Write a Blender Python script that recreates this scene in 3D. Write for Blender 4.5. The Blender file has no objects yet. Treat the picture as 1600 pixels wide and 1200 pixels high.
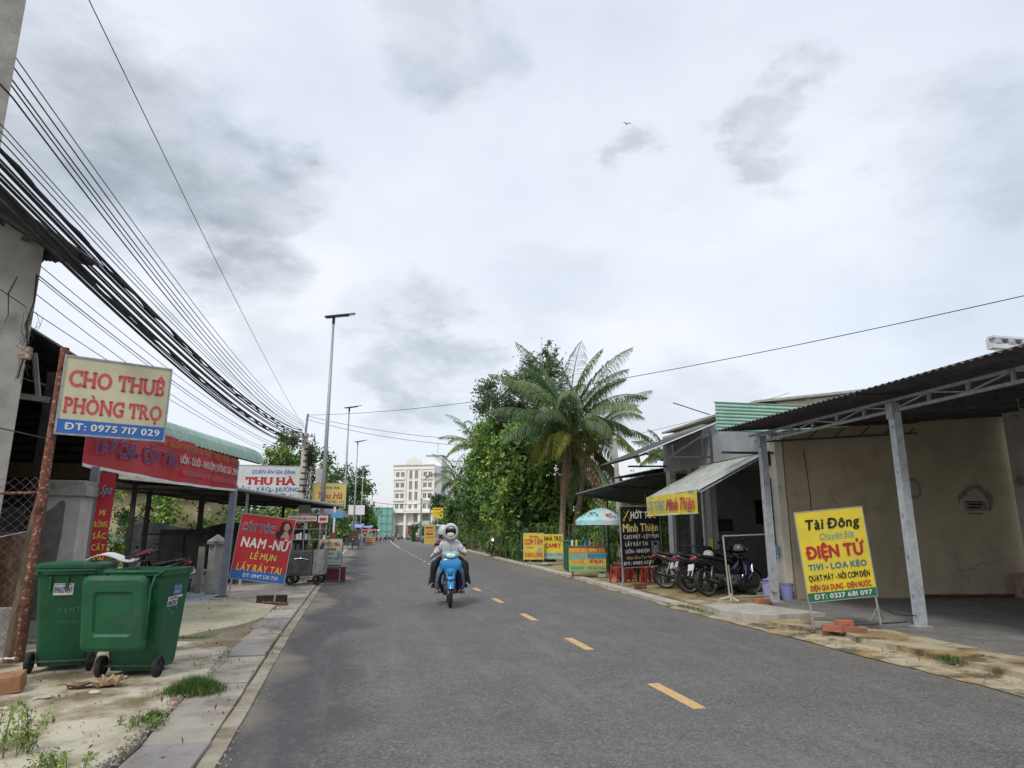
import bpy, bmesh, math, random, unicodedata
import numpy as np
from mathutils import Vector, Matrix, Euler
R = math.radians
PI = math.pi
rnd = random.Random(7)
SC = bpy.context.scene
COL = SC.collection

# ------------------------------------------------------------------ camera
cam = bpy.data.cameras.new('camera')
cam.sensor_width = 36.0
cam.lens = 36.0 * 1040 / 1600
cam.clip_start = 0.05
cam.clip_end = 3000
camo = bpy.data.objects.new('camera', cam)
COL.objects.link(camo)
camo.location = (0, 0, 1.5)
camo.rotation_euler = Euler((R(90 + 12.575), 0, R(-11.92)), 'XYZ')
SC.camera = camo

# ------------------------------------------------------------------ light, sky, exposure
SUN_EL, SUN_AZ = R(50), R(215)          # azimuth of the sun, clockwise from +Y
world = bpy.data.worlds.new('World')
SC.world = world
world.use_nodes = True


def build_sky():
    nt = world.node_tree
    nt.nodes.clear()
    N, L = nt.nodes.new, nt.links.new
    out = N('ShaderNodeOutputWorld')
    sky = N('ShaderNodeTexSky')
    sky.sky_type = 'NISHITA'
    sky.sun_disc = False
    sky.sun_elevation = SUN_EL
    sky.sun_rotation = SUN_AZ
    sky.air_density = 1.3
    sky.dust_density = 2.5
    bg1 = N('ShaderNodeBackground')
    bg1.inputs[1].default_value = 0.15
    L(sky.outputs[0], bg1.inputs[0])
    tc = N('ShaderNodeTexCoord')
    gen = tc.outputs['Generated']

    def vmath(op, a, b=None, sc=None):
        n = N('ShaderNodeVectorMath'); n.operation = op
        L(a, n.inputs[0])
        if b is not None:
            if isinstance(b, (tuple, list, Vector)): n.inputs[1].default_value = b
            else: L(b, n.inputs[1])
        if sc is not None: n.inputs['Scale'].default_value = sc
        return n

    def math_(op, a, b, clamp=False):
        n = N('ShaderNodeMath'); n.operation = op; n.use_clamp = clamp
        for i, v in enumerate((a, b)):
            if v is None: continue
            if isinstance(v, (int, float)): n.inputs[i].default_value = v
            else: L(v, n.inputs[i])
        return n.outputs[0]

    def noise(vec, scale, detail=6, rough=.55):
        n = N('ShaderNodeTexNoise'); n.inputs['Scale'].default_value = scale
        n.inputs['Detail'].default_value = detail; n.inputs['Roughness'].default_value = rough
        L(vec, n.inputs['Vector']); return n

    def ramp(val, pts):
        r = N('ShaderNodeValToRGB'); e = r.color_ramp.elements
        while len(e) < len(pts): e.new(0.5)
        for el, (p, c) in zip(e, pts):
            el.position = p; el.color = (*c, 1) if len(c) == 3 else c
        L(val, r.inputs[0]); return r.outputs[0]
    # flattened direction: clouds stretch sideways near the horizon
    mp = N('ShaderNodeMapping'); mp.inputs['Scale'].default_value = (1, 1, 2.1)
    L(gen, mp.inputs['Vector'])
    flat = mp.outputs[0]
    warp = noise(flat, 2.6, 6, .62)
    w0 = vmath('SUBTRACT', warp.outputs['Color'], (.5, .5, .5))
    w1 = vmath('SCALE', w0.outputs[0], sc=.34)
    w2n = noise(flat, 9.0, 5, .6)
    w2 = vmath('SCALE', vmath('SUBTRACT', w2n.outputs['Color'], (.5, .5, .5)).outputs[0], sc=.17)
    wv = vmath('ADD', vmath('ADD', gen, w1.outputs[0]).outputs[0], w2.outputs[0])
    wn = vmath('NORMALIZE', wv.outputs[0])
    # white cloud deck with soft variation everywhere
    deck = noise(flat, 1.7, 7, .52)
    base = ramp(deck.outputs['Fac'], [(.30, (.67, .71, .785)), (.46, (.725, .765, .845)), (.60, (.765, .80, .87)), (.78, (.82, .845, .895))])
    # heavier grey clouds: (direction, size, depth)
    blobs = [((-.270, .855, .440), .12, 1.0), ((-.190, .895, .400), .085, 1.0), ((-.344, .808, .478), .13, .85), ((-.394, .769, .504), .11, .65), ((-.295, .80, .52), .10, .6),
             ((.013, .975, .223), .06, .85), ((.087, .966, .244), .07, .80), ((.150, .956, .245), .05, .6), ((.028, .957, .288), .05, .25), ((.45, .876, .174), .09, .45), ((-.141, .951, .275), .07, .3),
             ((.332, .775, .538), .038, .65), ((.475, .697, .537), .050, .65), ((.509, .704, .495), .045, .55), ((.032, .762, .646), .06, .65), ((.108, .759, .642), .05, .4), ((.688, .592, .42), .10, .55),
             ((.72, .61, .34), .11, .35), ((.26, .90, .33), .07, .2),
             ((-.8, -.2, .5), .25, .7), ((.3, -.85, .45), .25, .7), ((-.3, -.6, .75), .2, .6), ((.85, -.3, .4), .22, .7)]
    acc = None
    for d, s, k in blobs:
        d = Vector(d).normalized()
        dt = N('ShaderNodeVectorMath'); dt.operation = 'DISTANCE'
        L(wn.outputs[0], dt.inputs[0]); dt.inputs[1].default_value = d
        mr = N('ShaderNodeMapRange'); mr.interpolation_type = 'SMOOTHSTEP'
        mr.inputs['From Min'].default_value = s * 1.55; mr.inputs['From Max'].default_value = s * .25
        mr.inputs['To Min'].default_value = 0; mr.inputs['To Max'].default_value = k
        L(dt.outputs['Value'], mr.inputs[0])
        acc = mr.outputs[0] if acc is None else math_('MAXIMUM', acc, mr.outputs[0])
    fine = noise(flat, 5.5, 8, .6)
    fr = ramp(fine.outputs['Fac'], [(.32, (.38, .38, .38)), (.62, (1, 1, 1))])
    gm = math_('MULTIPLY', acc, fr)
    g2 = noise(flat, 3.3, 7, .58)
    soft = ramp(g2.outputs['Fac'], [(.54, (0, 0, 0)), (.78, (.20, .20, .20))])
    gm = math_('MAXIMUM', gm, soft)
    mixc = N('ShaderNodeMix'); mixc.data_type = 'RGBA'
    L(gm, mixc.inputs[0]); L(base, mixc.inputs[6]); mixc.inputs[7].default_value = (.35, .395, .435, 1)
    bg2 = N('ShaderNodeBackground'); bg2.inputs[1].default_value = 1.0
    L(mixc.outputs[2], bg2.inputs[0])
    # thin deck low over the horizon lets some blue through
    sep = N('ShaderNodeSeparateXYZ'); L(gen, sep.inputs[0])
    mr = N('ShaderNodeMapRange'); L(sep.outputs[2], mr.inputs[0])
    mr.inputs['From Min'].default_value = 0.02; mr.inputs['From Max'].default_value = .32
    mr.inputs['To Min'].default_value = .80; mr.inputs['To Max'].default_value = .95
    cov = noise(flat, 1.9, 5, .5)
    cv = ramp(cov.outputs['Fac'], [(.35, (.80, .80, .80)), (.6, (1, 1, 1))])
    fac = math_('MULTIPLY', mr.outputs[0], cv, True)
    ms = N('ShaderNodeMixShader'); L(fac, ms.inputs[0]); L(bg1.outputs[0], ms.inputs[1]); L(bg2.outputs[0], ms.inputs[2])
    L(ms.outputs[0], out.inputs[0])


build_sky()
sun = bpy.data.lights.new('sun', 'SUN')
sun.energy = 1.5
sun.angle = R(11)
sun.color = (1, .95, .86)
suno = bpy.data.objects.new('sun', sun)
COL.objects.link(suno)
sd = Vector((math.sin(SUN_AZ) * math.cos(SUN_EL), math.cos(SUN_AZ) * math.cos(SUN_EL), math.sin(SUN_EL)))
suno.rotation_euler = sd.to_track_quat('Z', 'Y').to_euler()
suno.location = (0, 0, 40)
vs = SC.view_settings
SC.display_settings.display_device = 'sRGB'
vs.view_transform = 'Standard'
vs.look = 'None'
vs.exposure = 0.27
vs.gamma = 1.0
vs.use_curve_mapping = False
SC.cycles.max_bounces = 6
SC.cycles.diffuse_bounces = 3
SC.cycles.transparent_max_bounces = 6

# ------------------------------------------------------------------ materials
MATS = {}


def mat(name, c, c2=None, scale=6, lo=.42, hi=.62, c3=None, scale3=1.2, lo3=.5, hi3=.62, rough=.8, metal=0.0,
        bump=0.0, bscale=40, detail=6, emit=None, coat=0.0, trans=0.0, spec=.5, stretch=None, world=False):
    if name in MATS: return MATS[name]
    m = bpy.data.materials.new(name); m.use_nodes = True
    nt = m.node_tree; N, L = nt.nodes.new, nt.links.new
    b = nt.nodes['Principled BSDF']
    b.inputs['Base Color'].default_value = (*c, 1)
    b.inputs['Roughness'].default_value = rough
    b.inputs['Metallic'].default_value = metal
    b.inputs['Coat Weight'].default_value = coat
    b.inputs['Specular IOR Level'].default_value = spec
    b.inputs['Transmission Weight'].default_value = trans
    if emit: b.inputs['Emission Color'].default_value = (*emit[0], 1); b.inputs['Emission Strength'].default_value = emit[1]
    if c2 or bump:
        if world: src = N('ShaderNodeNewGeometry').outputs['Position']
        else: src = N('ShaderNodeTexCoord').outputs['Object']
        if stretch:
            mp = N('ShaderNodeMapping'); mp.inputs['Scale'].default_value = stretch; L(src, mp.inputs[0]); src = mp.outputs[0]

    def noisef(s, lo_, hi_, d=detail):
        n = N('ShaderNodeTexNoise'); n.inputs['Scale'].default_value = s; n.inputs['Detail'].default_value = d
        n.inputs['Roughness'].default_value = .6
        L(src, n.inputs['Vector'])
        r = N('ShaderNodeMapRange'); r.inputs['From Min'].default_value = lo_; r.inputs['From Max'].default_value = hi_
        L(n.outputs['Fac'], r.inputs[0]); return r.outputs[0]
    if c2:
        mx = N('ShaderNodeMix'); mx.data_type = 'RGBA'
        L(noisef(scale, lo, hi), mx.inputs[0]); mx.inputs[6].default_value = (*c, 1); mx.inputs[7].default_value = (*c2, 1)
        o = mx.outputs[2]
        if c3:
            m3 = N('ShaderNodeMix'); m3.data_type = 'RGBA'
            L(noisef(scale3, lo3, hi3), m3.inputs[0]); L(o, m3.inputs[6]); m3.inputs[7].default_value = (*c3, 1)
            o = m3.outputs[2]
        L(o, b.inputs['Base Color'])
    if bump:
        n = N('ShaderNodeTexNoise'); n.inputs['Scale'].default_value = bscale; n.inputs['Detail'].default_value = 6
        L(src, n.inputs['Vector'])
        bp = N('ShaderNodeBump'); bp.inputs['Strength'].default_value = bump; bp.inputs['Distance'].default_value = .02
        L(n.outputs['Fac'], bp.inputs['Height']); L(bp.outputs[0], b.inputs['Normal'])
    MATS[name] = m
    return m


def flat(name, c, rough=.6, **k):
    # thin even coats still carry a little dust and fading
    if name.startswith(('print', 'paint', 'crate', 'billboard', 'faded', 'sticker')):
        g_ = sum(c) / 3; return mat(name, c, tuple(x * .72 + g_ * .10 for x in c), 2.3, .38, .68, tuple(x * .55 + .05 for x in c), 5.5, .62, .78, rough=rough, **k)
    return mat(name, c, rough=rough, **k)


WHITE = flat('paint_white', (.75, .75, .74), .5)
RED = flat('print_red', (.50, .02, .035), .45)
DKRED = flat('print_dark_red', (.42, .015, .02), .45)
YEL = flat('print_yellow', (.78, .62, .03), .45)
YEL2 = flat('print_yellow_letters', (.80, .60, .08), .5)
BLUE = flat('print_blue', (.02, .14, .50), .45)
NAVY = flat('print_navy', (.03, .035, .16), .5)
TEAL = flat('print_teal', (.02, .22, .36), .5)
GREEN = flat('print_green', (.01, .17, .09), .5)
BLACK = flat('print_black', (.012, .012, .014), .5)
CREAM = flat('print_cream', (.72, .70, .42), .5)
ORANGE = flat('print_orange', (.75, .25, .03), .5)
PINK = flat('print_pink', (.62, .16, .22), .5)
SKYB = flat('print_sky_blue', (.10, .36, .62), .5)
CYAN = flat('print_cyan', (.15, .42, .40), .5)
LGREEN = flat('print_light_green', (.22, .50, .18), .5)
GALV = mat('galvanised_steel', (.40, .42, .43), (.28, .29, .31), 14, .4, .6, rough=.5, metal=.35)
GALVP = mat('painted_post', (.46, .49, .52), (.33, .355, .39), 10, .4, .65, (.22, .18, .14), 3, .62, .72, rough=.6, metal=.1)
BLUEP = mat('bluegrey_post', (.24, .28, .36), (.17, .20, .26), 8, .4, .65, rough=.55)
DARKST = mat('dark_steel', (.06, .065, .07), (.10, .10, .10), 10, .45, .65, rough=.6, metal=.2)
RUST = mat('rust', (.17, .06, .04), (.42, .30, .24), 26, .53, .66, (.06, .028, .02), 9, .50, .64, rough=.95, bump=.4, bscale=60)
CONC = mat('grey_concrete', (.33, .325, .30), (.22, .215, .20), 4, .4, .65, (.10, .10, .09), 2.2, .58, .7, rough=.95, bump=.25, bscale=50)
CONCL = mat('light_concrete', (.46, .44, .39), (.34, .32, .28), 4, .4, .65, rough=.95, bump=.25, bscale=50)
PLAST = mat('aged_plaster', (.30, .295, .28), (.22, .215, .20), 2.0, .4, .65, (.14, .14, .13), 1.3, .56, .72, rough=.95, bump=.2, bscale=25)
RUBBER = mat('rubber', (.018, .018, .019), (.035, .034, .033), 30, .5, .7, rough=.85)
BLACKPL = mat('black_plastic', (.015, .015, .017), rough=.35)
BLKGLOSS = mat('black_gloss_paint', (.012, .012, .016), rough=.15, coat=.6)
CHROME = mat('chrome', (.62, .62, .63), rough=.18, metal=1)
ALU = mat('cast_aluminium', (.20, .20, .20), rough=.5, metal=.7)
BARK = mat('bark', (.12, .095, .075), (.06, .05, .04), 9, .4, .6, rough=.95, bump=.6, bscale=20)
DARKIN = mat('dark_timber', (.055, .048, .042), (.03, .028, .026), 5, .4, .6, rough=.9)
GLASS = mat('dark_glass', (.05, .06, .07), rough=.12, spec=.8)


# ------------------------------------------------------------------ object helpers
def thing(name, label, cat, loc=(0, 0, 0), rotz=0.0, group=None, rot=None):
    o = bpy.data.objects.new(name, None); COL.objects.link(o)
    o.empty_display_size = .2
    o.location = loc
    o.rotation_euler = rot if rot is not None else (0, 0, rotz)
    return tag(o, label, cat, group)


def tag(o, label, cat, group=None, kind=None):
    o['label'] = label; o['category'] = cat
    if group: o['group'] = group
    if kind: o['kind'] = kind
    return o


def stru(o):
    o['kind'] = 'structure'; return o


def stuff(o, label=None, cat=None):
    o['kind'] = 'stuff'
    if label: o['label'] = label; o['category'] = cat
    return o


def offset_of(o):
    v = Vector((0, 0, 0))
    while o is not None:
        v += o.location; o = o.parent
    return v


def link_mesh(name, me, parent=None, smooth=False):
    o = bpy.data.objects.new(name, me); COL.objects.link(o)
    if parent is not None: o.parent = parent
    if smooth: me.polygons.foreach_set('use_smooth', [True] * len(me.polygons))
    return o


def frame_of(d):
    d = d.normalized()
    up = Vector((0, 0, 1)) if abs(d.z) < .95 else Vector((0, 1, 0))
    a = d.cross(up).normalized(); return a, a.cross(d).normalized()


class MB:
    """collects shapes; build() makes them one mesh object"""

    def __init__(s): s.v = []; s.f = []; s.mi = []; s.cur = 0

    def add(s, vs_, fs):
        n = len(s.v); s.v += [tuple(p) for p in vs_]
        s.f += [tuple(i + n for i in f) for f in fs]; s.mi += [s.cur] * len(fs); return s

    def m(s, i): s.cur = i; return s

    def box(s, c, d, rot=None):
        c = Vector(c); h = Vector(d) / 2
        P = [Vector((x * h.x, y * h.y, z * h.z)) for x in (-1, 1) for y in (-1, 1) for z in (-1, 1)]
        if rot is not None:
            M = rot if isinstance(rot, Matrix) else Euler(rot).to_matrix()
            P = [M @ p for p in P]
        return s.add([c + p for p in P], [(0, 1, 3, 2), (4, 6, 7, 5), (0, 4, 5, 1), (2, 3, 7, 6), (0, 2, 6, 4), (1, 5, 7, 3)])

    def b2(s, a, b):  # box by two corners
        a, b = Vector(a), Vector(b); return s.box((a + b) / 2, [abs(x) for x in (b - a)])

    def bar(s, a, b, w, h=None, up=None):
        a, b = Vector(a), Vector(b); h = h or w
        u, v = frame_of(b - a)
        P = []
        for p in (a, b):
            for i, j in ((-1, -1), (1, -1), (1, 1), (-1, 1)): P.append(p + u * i * w / 2 + v * j * h / 2)
        return s.add(P, [(0, 3, 2, 1), (4, 5, 6, 7), (0, 1, 5, 4), (1, 2, 6, 5), (2, 3, 7, 6), (3, 0, 4, 7)])

    def tube(s, pts, r, n=8, cap=True):
        pts = [Vector(p) for p in pts]; k = len(pts)
        rr = r if isinstance(r, (list, tuple)) else [r] * k
        V = []; pu = None
        for i, p in enumerate(pts):
            d = (pts[min(i + 1, k - 1)] - pts[max(i - 1, 0)])
            if d.length < 1e-9: d = Vector((0, 0, 1))
            u, v = frame_of(d)
            if pu is not None:
                dn = d.normalized(); u = (pu - dn * pu.dot(dn)).normalized(); v = u.cross(dn)
            pu = u
            for j in range(n):
                a = 2 * PI * j / n; V.append(p + (u * math.cos(a) + v * math.sin(a)) * rr[i])
        F = [(i * n + j, i * n + (j + 1) % n, (i + 1) * n + (j + 1) % n, (i + 1) * n + j) for i in range(k - 1) for j in range(n)]
        if cap: F += [tuple(range(n))[::-1], tuple((k - 1) * n + j for j in range(n))]
        return s.add(V, F)

    def cyl(s, a, b, r, n=12, r2=None): return s.tube([a, b], [r, r2 if r2 is not None else r], n)

    def lathe(s, prof, c=(0, 0, 0), n=16, axis='z', cap=False):
        c = Vector(c); V = []
        for r, h in prof:
            for j in range(n):
                a = 2 * PI * j / n; x, y = r * math.cos(a), r * math.sin(a)
                V.append(c + (Vector((x, y, h)) if axis == 'z' else Vector((h, x, y)) if axis == 'x' else Vector((x, h, y))))
        k = len(prof)
        F = [(i * n + j, i * n + (j + 1) % n, (i + 1) * n + (j + 1) % n, (i + 1) * n + j) for i in range(k - 1) for j in range(n)]
        if cap: F += [tuple(range(n))[::-1], tuple((k - 1) * n + j for j in range(n))]
        return s.add(V, F)

    def loft(s, secs, n=12, p=2.6, cap=True):
        """secs: (centre, half_width, half_height[, tilt]) stacked along +Y-ish; ring lies in XZ, tilted about X"""
        V = []
        for q in secs:
            c, hw, hh = Vector(q[0]), q[1], q[2]; t = q[3] if len(q) > 3 else 0
            for j in range(n):
                a = 2 * PI * j / n; ca, sa = math.cos(a), math.sin(a)
                x = hw * math.copysign(abs(ca) ** (2 / p), ca); z = hh * math.copysign(abs(sa) ** (2 / p), sa)
                V.append(c + Vector((x, -z * math.sin(t), z * math.cos(t))))
        k = len(secs)
        F = [(i * n + j, i * n + (j + 1) % n, (i + 1) * n + (j + 1) % n, (i + 1) * n + j) for i in range(k - 1) for j in range(n)]
        if cap: F += [tuple(range(n))[::-1], tuple((k - 1) * n + j for j in range(n))]
        return s.add(V, F)

    def grid(s, fn, nu, nv, thick=0.0):
        V = [Vector(fn(i / nu, j / nv)) for i in range(nu + 1) for j in range(nv + 1)]
        w = nv + 1
        F = [(i * w + j, (i + 1) * w + j, (i + 1) * w + j + 1, i * w + j + 1) for i in range(nu) for j in range(nv)]
        if thick:
            k = len(V); V += [p - Vector((0, 0, thick)) for p in V]
            F += [tuple(q + k for q in f[::-1]) for f in F]
            for i in range(nu):
                for a in (0, nv): F.append((i * w + a, (i + 1) * w + a, (i + 1) * w + a + k, i * w + a + k))
            for j in range(nv):
                for a in (0, nu): F.append((a * w + j, a * w + j + 1, a * w + j + 1 + k, a * w + j + k))
        return s.add(V, F)

    def prism(s, pts, z0, z1):
        n = len(pts)
        V = [(x, y, z0) for x, y in pts] + [(x, y, z1) for x, y in pts]
        return s.add(V, [tuple(range(n))[::-1], tuple(range(n, 2 * n))] + [(i, (i + 1) % n, (i + 1) % n + n, i + n) for i in range(n)])

    def prism_y(s, pts, y0, y1):
        n = len(pts)
        V = [(x, y0, z) for x, z in pts] + [(x, y1, z) for x, z in pts]
        return s.add(V, [tuple(range(n)), tuple(range(n, 2 * n))[::-1]] + [(i, i + n, (i + 1) % n + n, (i + 1) % n) for i in range(n)])

    def prism_x(s, pts, x0, x1):
        n = len(pts)
        V = [(x0, y, z) for y, z in pts] + [(x1, y, z) for y, z in pts]
        return s.add(V, [tuple(range(n))[::-1], tuple(range(n, 2 * n))] + [(i, (i + 1) % n, (i + 1) % n + n, i + n) for i in range(n)])

    def build(s, name, mats, parent=None, smooth=False, world=True, bevel=0, fix=True, label=None):
        me = bpy.data.meshes.new(name)
        o = Vector((0, 0, 0))
        if parent is not None and world: o = offset_of(parent)
        me.from_pydata([(p[0] - o.x, p[1] - o.y, p[2] - o.z) for p in s.v], [], s.f)
        for m_ in (mats if isinstance(mats, (list, tuple)) else [mats]): me.materials.append(m_)
        if any(s.mi): me.polygons.foreach_set('material_index', s.mi)
        if fix:
            bm = bmesh.new(); bm.from_mesh(me); bmesh.ops.recalc_face_normals(bm, faces=bm.faces); bm.to_mesh(me); bm.free()
        me.update()
        ob = link_mesh(name, me, parent, smooth)
        if bevel:
            b = ob.modifiers.new('bevel', 'BEVEL'); b.width = bevel; b.segments = 2; b.limit_method = 'ANGLE'
        if label: ob['label'] = label
        return ob


def L(name, mats, parent=None, **k):  # single local-space shape shortcut
    return k


def copy_tree(o, loc=None, rotz=None, label=None, group=None, parent=None):
    c = o.copy(); COL.objects.link(c); c.parent = parent
    if loc is not None: c.location = loc
    if rotz is not None: c.rotation_euler = (c.rotation_euler[0], c.rotation_euler[1], rotz)
    if label: c['label'] = label
    if group: c['group'] = group
    for ch in o.children: copy_tree(ch, parent=c)
    return c


# ------------------------------------------------------------------ lettering
GLY = {}
HOLD = bpy.data.curves.new('glyph_source', 'FONT')


def glyph(ch):
    if ch in GLY: return GLY[ch]
    HOLD.body = ch
    HOLD.resolution_u = 3
    o = bpy.data.objects.new('glyph_source', HOLD); COL.objects.link(o)
    bpy.context.view_layer.update()
    me = o.evaluated_get(bpy.context.evaluated_depsgraph_get()).to_mesh()
    V = [(v.co.x, v.co.y) for v in me.vertices]; F = [tuple(p.vertices) for p in me.polygons]
    bpy.data.objects.remove(o)
    if V:
        x0 = min(v[0] for v in V); x1 = max(v[0] for v in V); y1 = max(v[1] for v in V); y0 = min(v[1] for v in V)
    else: x0 = x1 = y0 = y1 = 0
    GLY[ch] = ([(x - x0, y) for x, y in V], F, x1 - x0, y0, y1)
    return GLY[ch]


SERIF = {'C': [(.95, 1, 1)], 'H': [(.1, 0, 0), (.1, 1, 0), (.9, 0, 0), (.9, 1, 0)], 'T': [(.5, 0, 0), (.04, 1, 1), (.96, 1, 1)], 'U': [(.1, 1, 0), (.9, 1, 0)],
         'E': [(.1, 0, 0), (.1, 1, 0), (.95, 1, 1), (.97, 0, 2)], 'P': [(.12, 0, 0), (.12, 1, 0)], 'N': [(.1, 0, 0), (.08, 1, 0), (.92, 1, 0)], 'G': [(.95, 1, 1), (.9, .42, 0)],
         'R': [(.12, 0, 0), (.12, 1, 0), (.95, 0, 0)], 'A': [(.06, 0, 0), (.94, 0, 0)], 'I': [(.5, 0, 0), (.5, 1, 0)], 'M': [(.08, 0, 0), (.92, 0, 0), (.08, 1, 0), (.92, 1, 0)]}


def letter_shapes(text, serif):
    """flat glyph faces (x, y) in font units, marks drawn as strokes"""
    V, F = [], []
    x = 0.0

    def poly(pts):
        n = len(V); V.extend(pts); F.append(tuple(range(n, n + len(pts))))

    def stroke(a, b, w):
        ax, ay = a; bx, by = b; dx, dy = bx - ax, by - ay; l = math.hypot(dx, dy) or 1
        nx, ny = -dy / l * w / 2, dx / l * w / 2
        poly([(ax + nx, ay + ny), (ax - nx, ay - ny), (bx - nx, by - ny), (bx + nx, by + ny)])
    for chx in text:
        if chx == ' ': x += .26; continue
        bar = chx in 'Đđ'
        dec = unicodedata.normalize('NFD', {'Đ': 'D', 'đ': 'd'}.get(chx, chx))
        base, marks = dec[0], dec[1:]
        gv, gf, w, y0, y1 = glyph(base)
        n = len(V); V.extend((px + x, py) for px, py in gv); F.extend(tuple(i + n for i in f) for f in gf)
        if bar: stroke((x - .07, .35 if base == 'D' else .58), (x + .22 if base == 'D' else x + w + .05, .35 if base == 'D' else .58), .075)
        if serif and base in SERIF:
            for fx, fy, kd in SERIF[base]:
                cx = x + fx * w; cy = y0 + .035 + fy * (y1 - y0 - .07)
                if kd == 0: stroke((cx - .10, cy), (cx + .10, cy), .07)
                else: stroke((cx, cy + .03), (cx, cy - .2 if kd == 1 else cy + .2), .07)
        top = y1 + .05; cx = x + w / 2
        stack = 0
        for mk in marks:
            c = ord(mk)
            if c == 0x302: stroke((cx - .13, top), (cx, top + .11), .05); stroke((cx + .13, top), (cx, top + .11), .05); stack = .1
            elif c == 0x306: stroke((cx - .12, top + .1), (cx, top), .05); stroke((cx + .12, top + .1), (cx, top), .05); stack = .1
            elif c == 0x301: stroke((cx - .03 + stack, top + stack * .5), (cx + .10 + stack, top + .13 + stack * .5), .06)
            elif c == 0x300: stroke((cx + .03 - stack * .4, top + stack * .5), (cx - .11 - stack * .4, top + .13 + stack * .5), .06)
            elif c == 0x303: stroke((cx - .13, top + .02), (cx - .03, top + .1), .05); stroke((cx - .03, top + .1), (cx + .05, top + .03), .05); stroke((cx + .05, top + .03), (cx + .14, top + .1), .05)
            elif c == 0x309: stroke((cx - .06, top + .15 + stack * .7), (cx + .06, top + .15 + stack * .7), .05); stroke((cx + .06, top + .15 + stack * .7), (cx, top + .02 + stack * .7), .05)
            elif c == 0x31b: stroke((x + w - .03, y1 - .06), (x + w + .10, y1 + .04), .06); stroke((x + w + .10, y1 + .04), (x + w + .07, y1 + .12), .05)
            elif c == 0x323: poly([(cx - .05, -.18), (cx + .05, -.18), (cx + .05, -.08), (cx - .05, -.08)])
        x += w + (.13 if w > .2 else .15)
    return V, F, x - .1


def letters(parent, text, cx, z, width, height, m, y=-.02, bold=.02, outline=None, ow=.04, serif=False, shear=0.0, rise=0.0, name='lettering'):
    """one line of print on a sign face looking towards local -Y; z = baseline, height = cap height"""
    V, F, adv = letter_shapes(text, serif)
    sx = width / adv; sy = height / .7
    mb = MB()
    lay = [0]

    def put(dx, dy, mi):
        mb.m(mi)
        yy = y - lay[0] * .0004; lay[0] += 1
        mb.add([(cx - width / 2 + (px + dx) * sx + shear * (py + dy) * sy, yy, z + (py + dy) * sy + rise * (px * sx)) for px, py in V], F)
    if outline is not None:
        for k in range(6):
            a = k * PI / 3; put(ow * math.cos(a) * 1.0, ow * math.sin(a), 1)
    if bold:
        for dx, dy in ((-bold, 0), (bold, 0), (0, bold * .7), (0, -bold * .7)): put(dx, dy, 0)
    put(0, 0, 0)
    ms = [m] + ([outline] if outline is not None else [])
    return mb.build(name, ms, parent, world=False, fix=False)


def panel(parent, x0, x1, z0, z1, m, y=0.0, t=.02, name='panel'):
    return MB().b2((x0, y - t / 2, z0), (x1, y + t / 2, z1)).build(name, m, parent, world=False)


def band(parent, x0, x1, z0, z1, m, y=-.0115, name='band'):
    return MB().b2((x0, y - .001, z0), (x1, y, z1)).build(name, m, parent, world=False)


def rim_frame(parent, x0, x1, z0, z1, m, w=.025, d=.035, y=.0, name='frame'):
    b = MB()
    b.b2((x0 - w, y - d / 2, z0 - w), (x0, y + d / 2, z1 + w)); b.b2((x1, y - d / 2, z0 - w), (x1 + w, y + d / 2, z1 + w))
    b.b2((x0, y - d / 2, z0 - w), (x1, y + d / 2, z0)); b.b2((x0, y - d / 2, z1), (x1, y + d / 2, z1 + w))
    return b.build(name, m, parent, world=False)


# ------------------------------------------------------------------ sheets and foliage
def corrugated(mb, a, b, c, d, waves, amp=.018, ns=4):
    """sheet a-b (eave) to d-c; ridges run from a-b edge to d-c edge"""
    a, b, c, d = map(Vector, (a, b, c, d))
    nrm = (b - a).cross(d - a).normalized()
    nu = waves * ns

    def fn(u, v):
        return a.lerp(b, u).lerp(d.lerp(c, u), v) + nrm * amp * math.sin(2 * PI * waves * u)
    return mb.grid(fn, nu, 1, .006)


CLUMP = [None]


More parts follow.
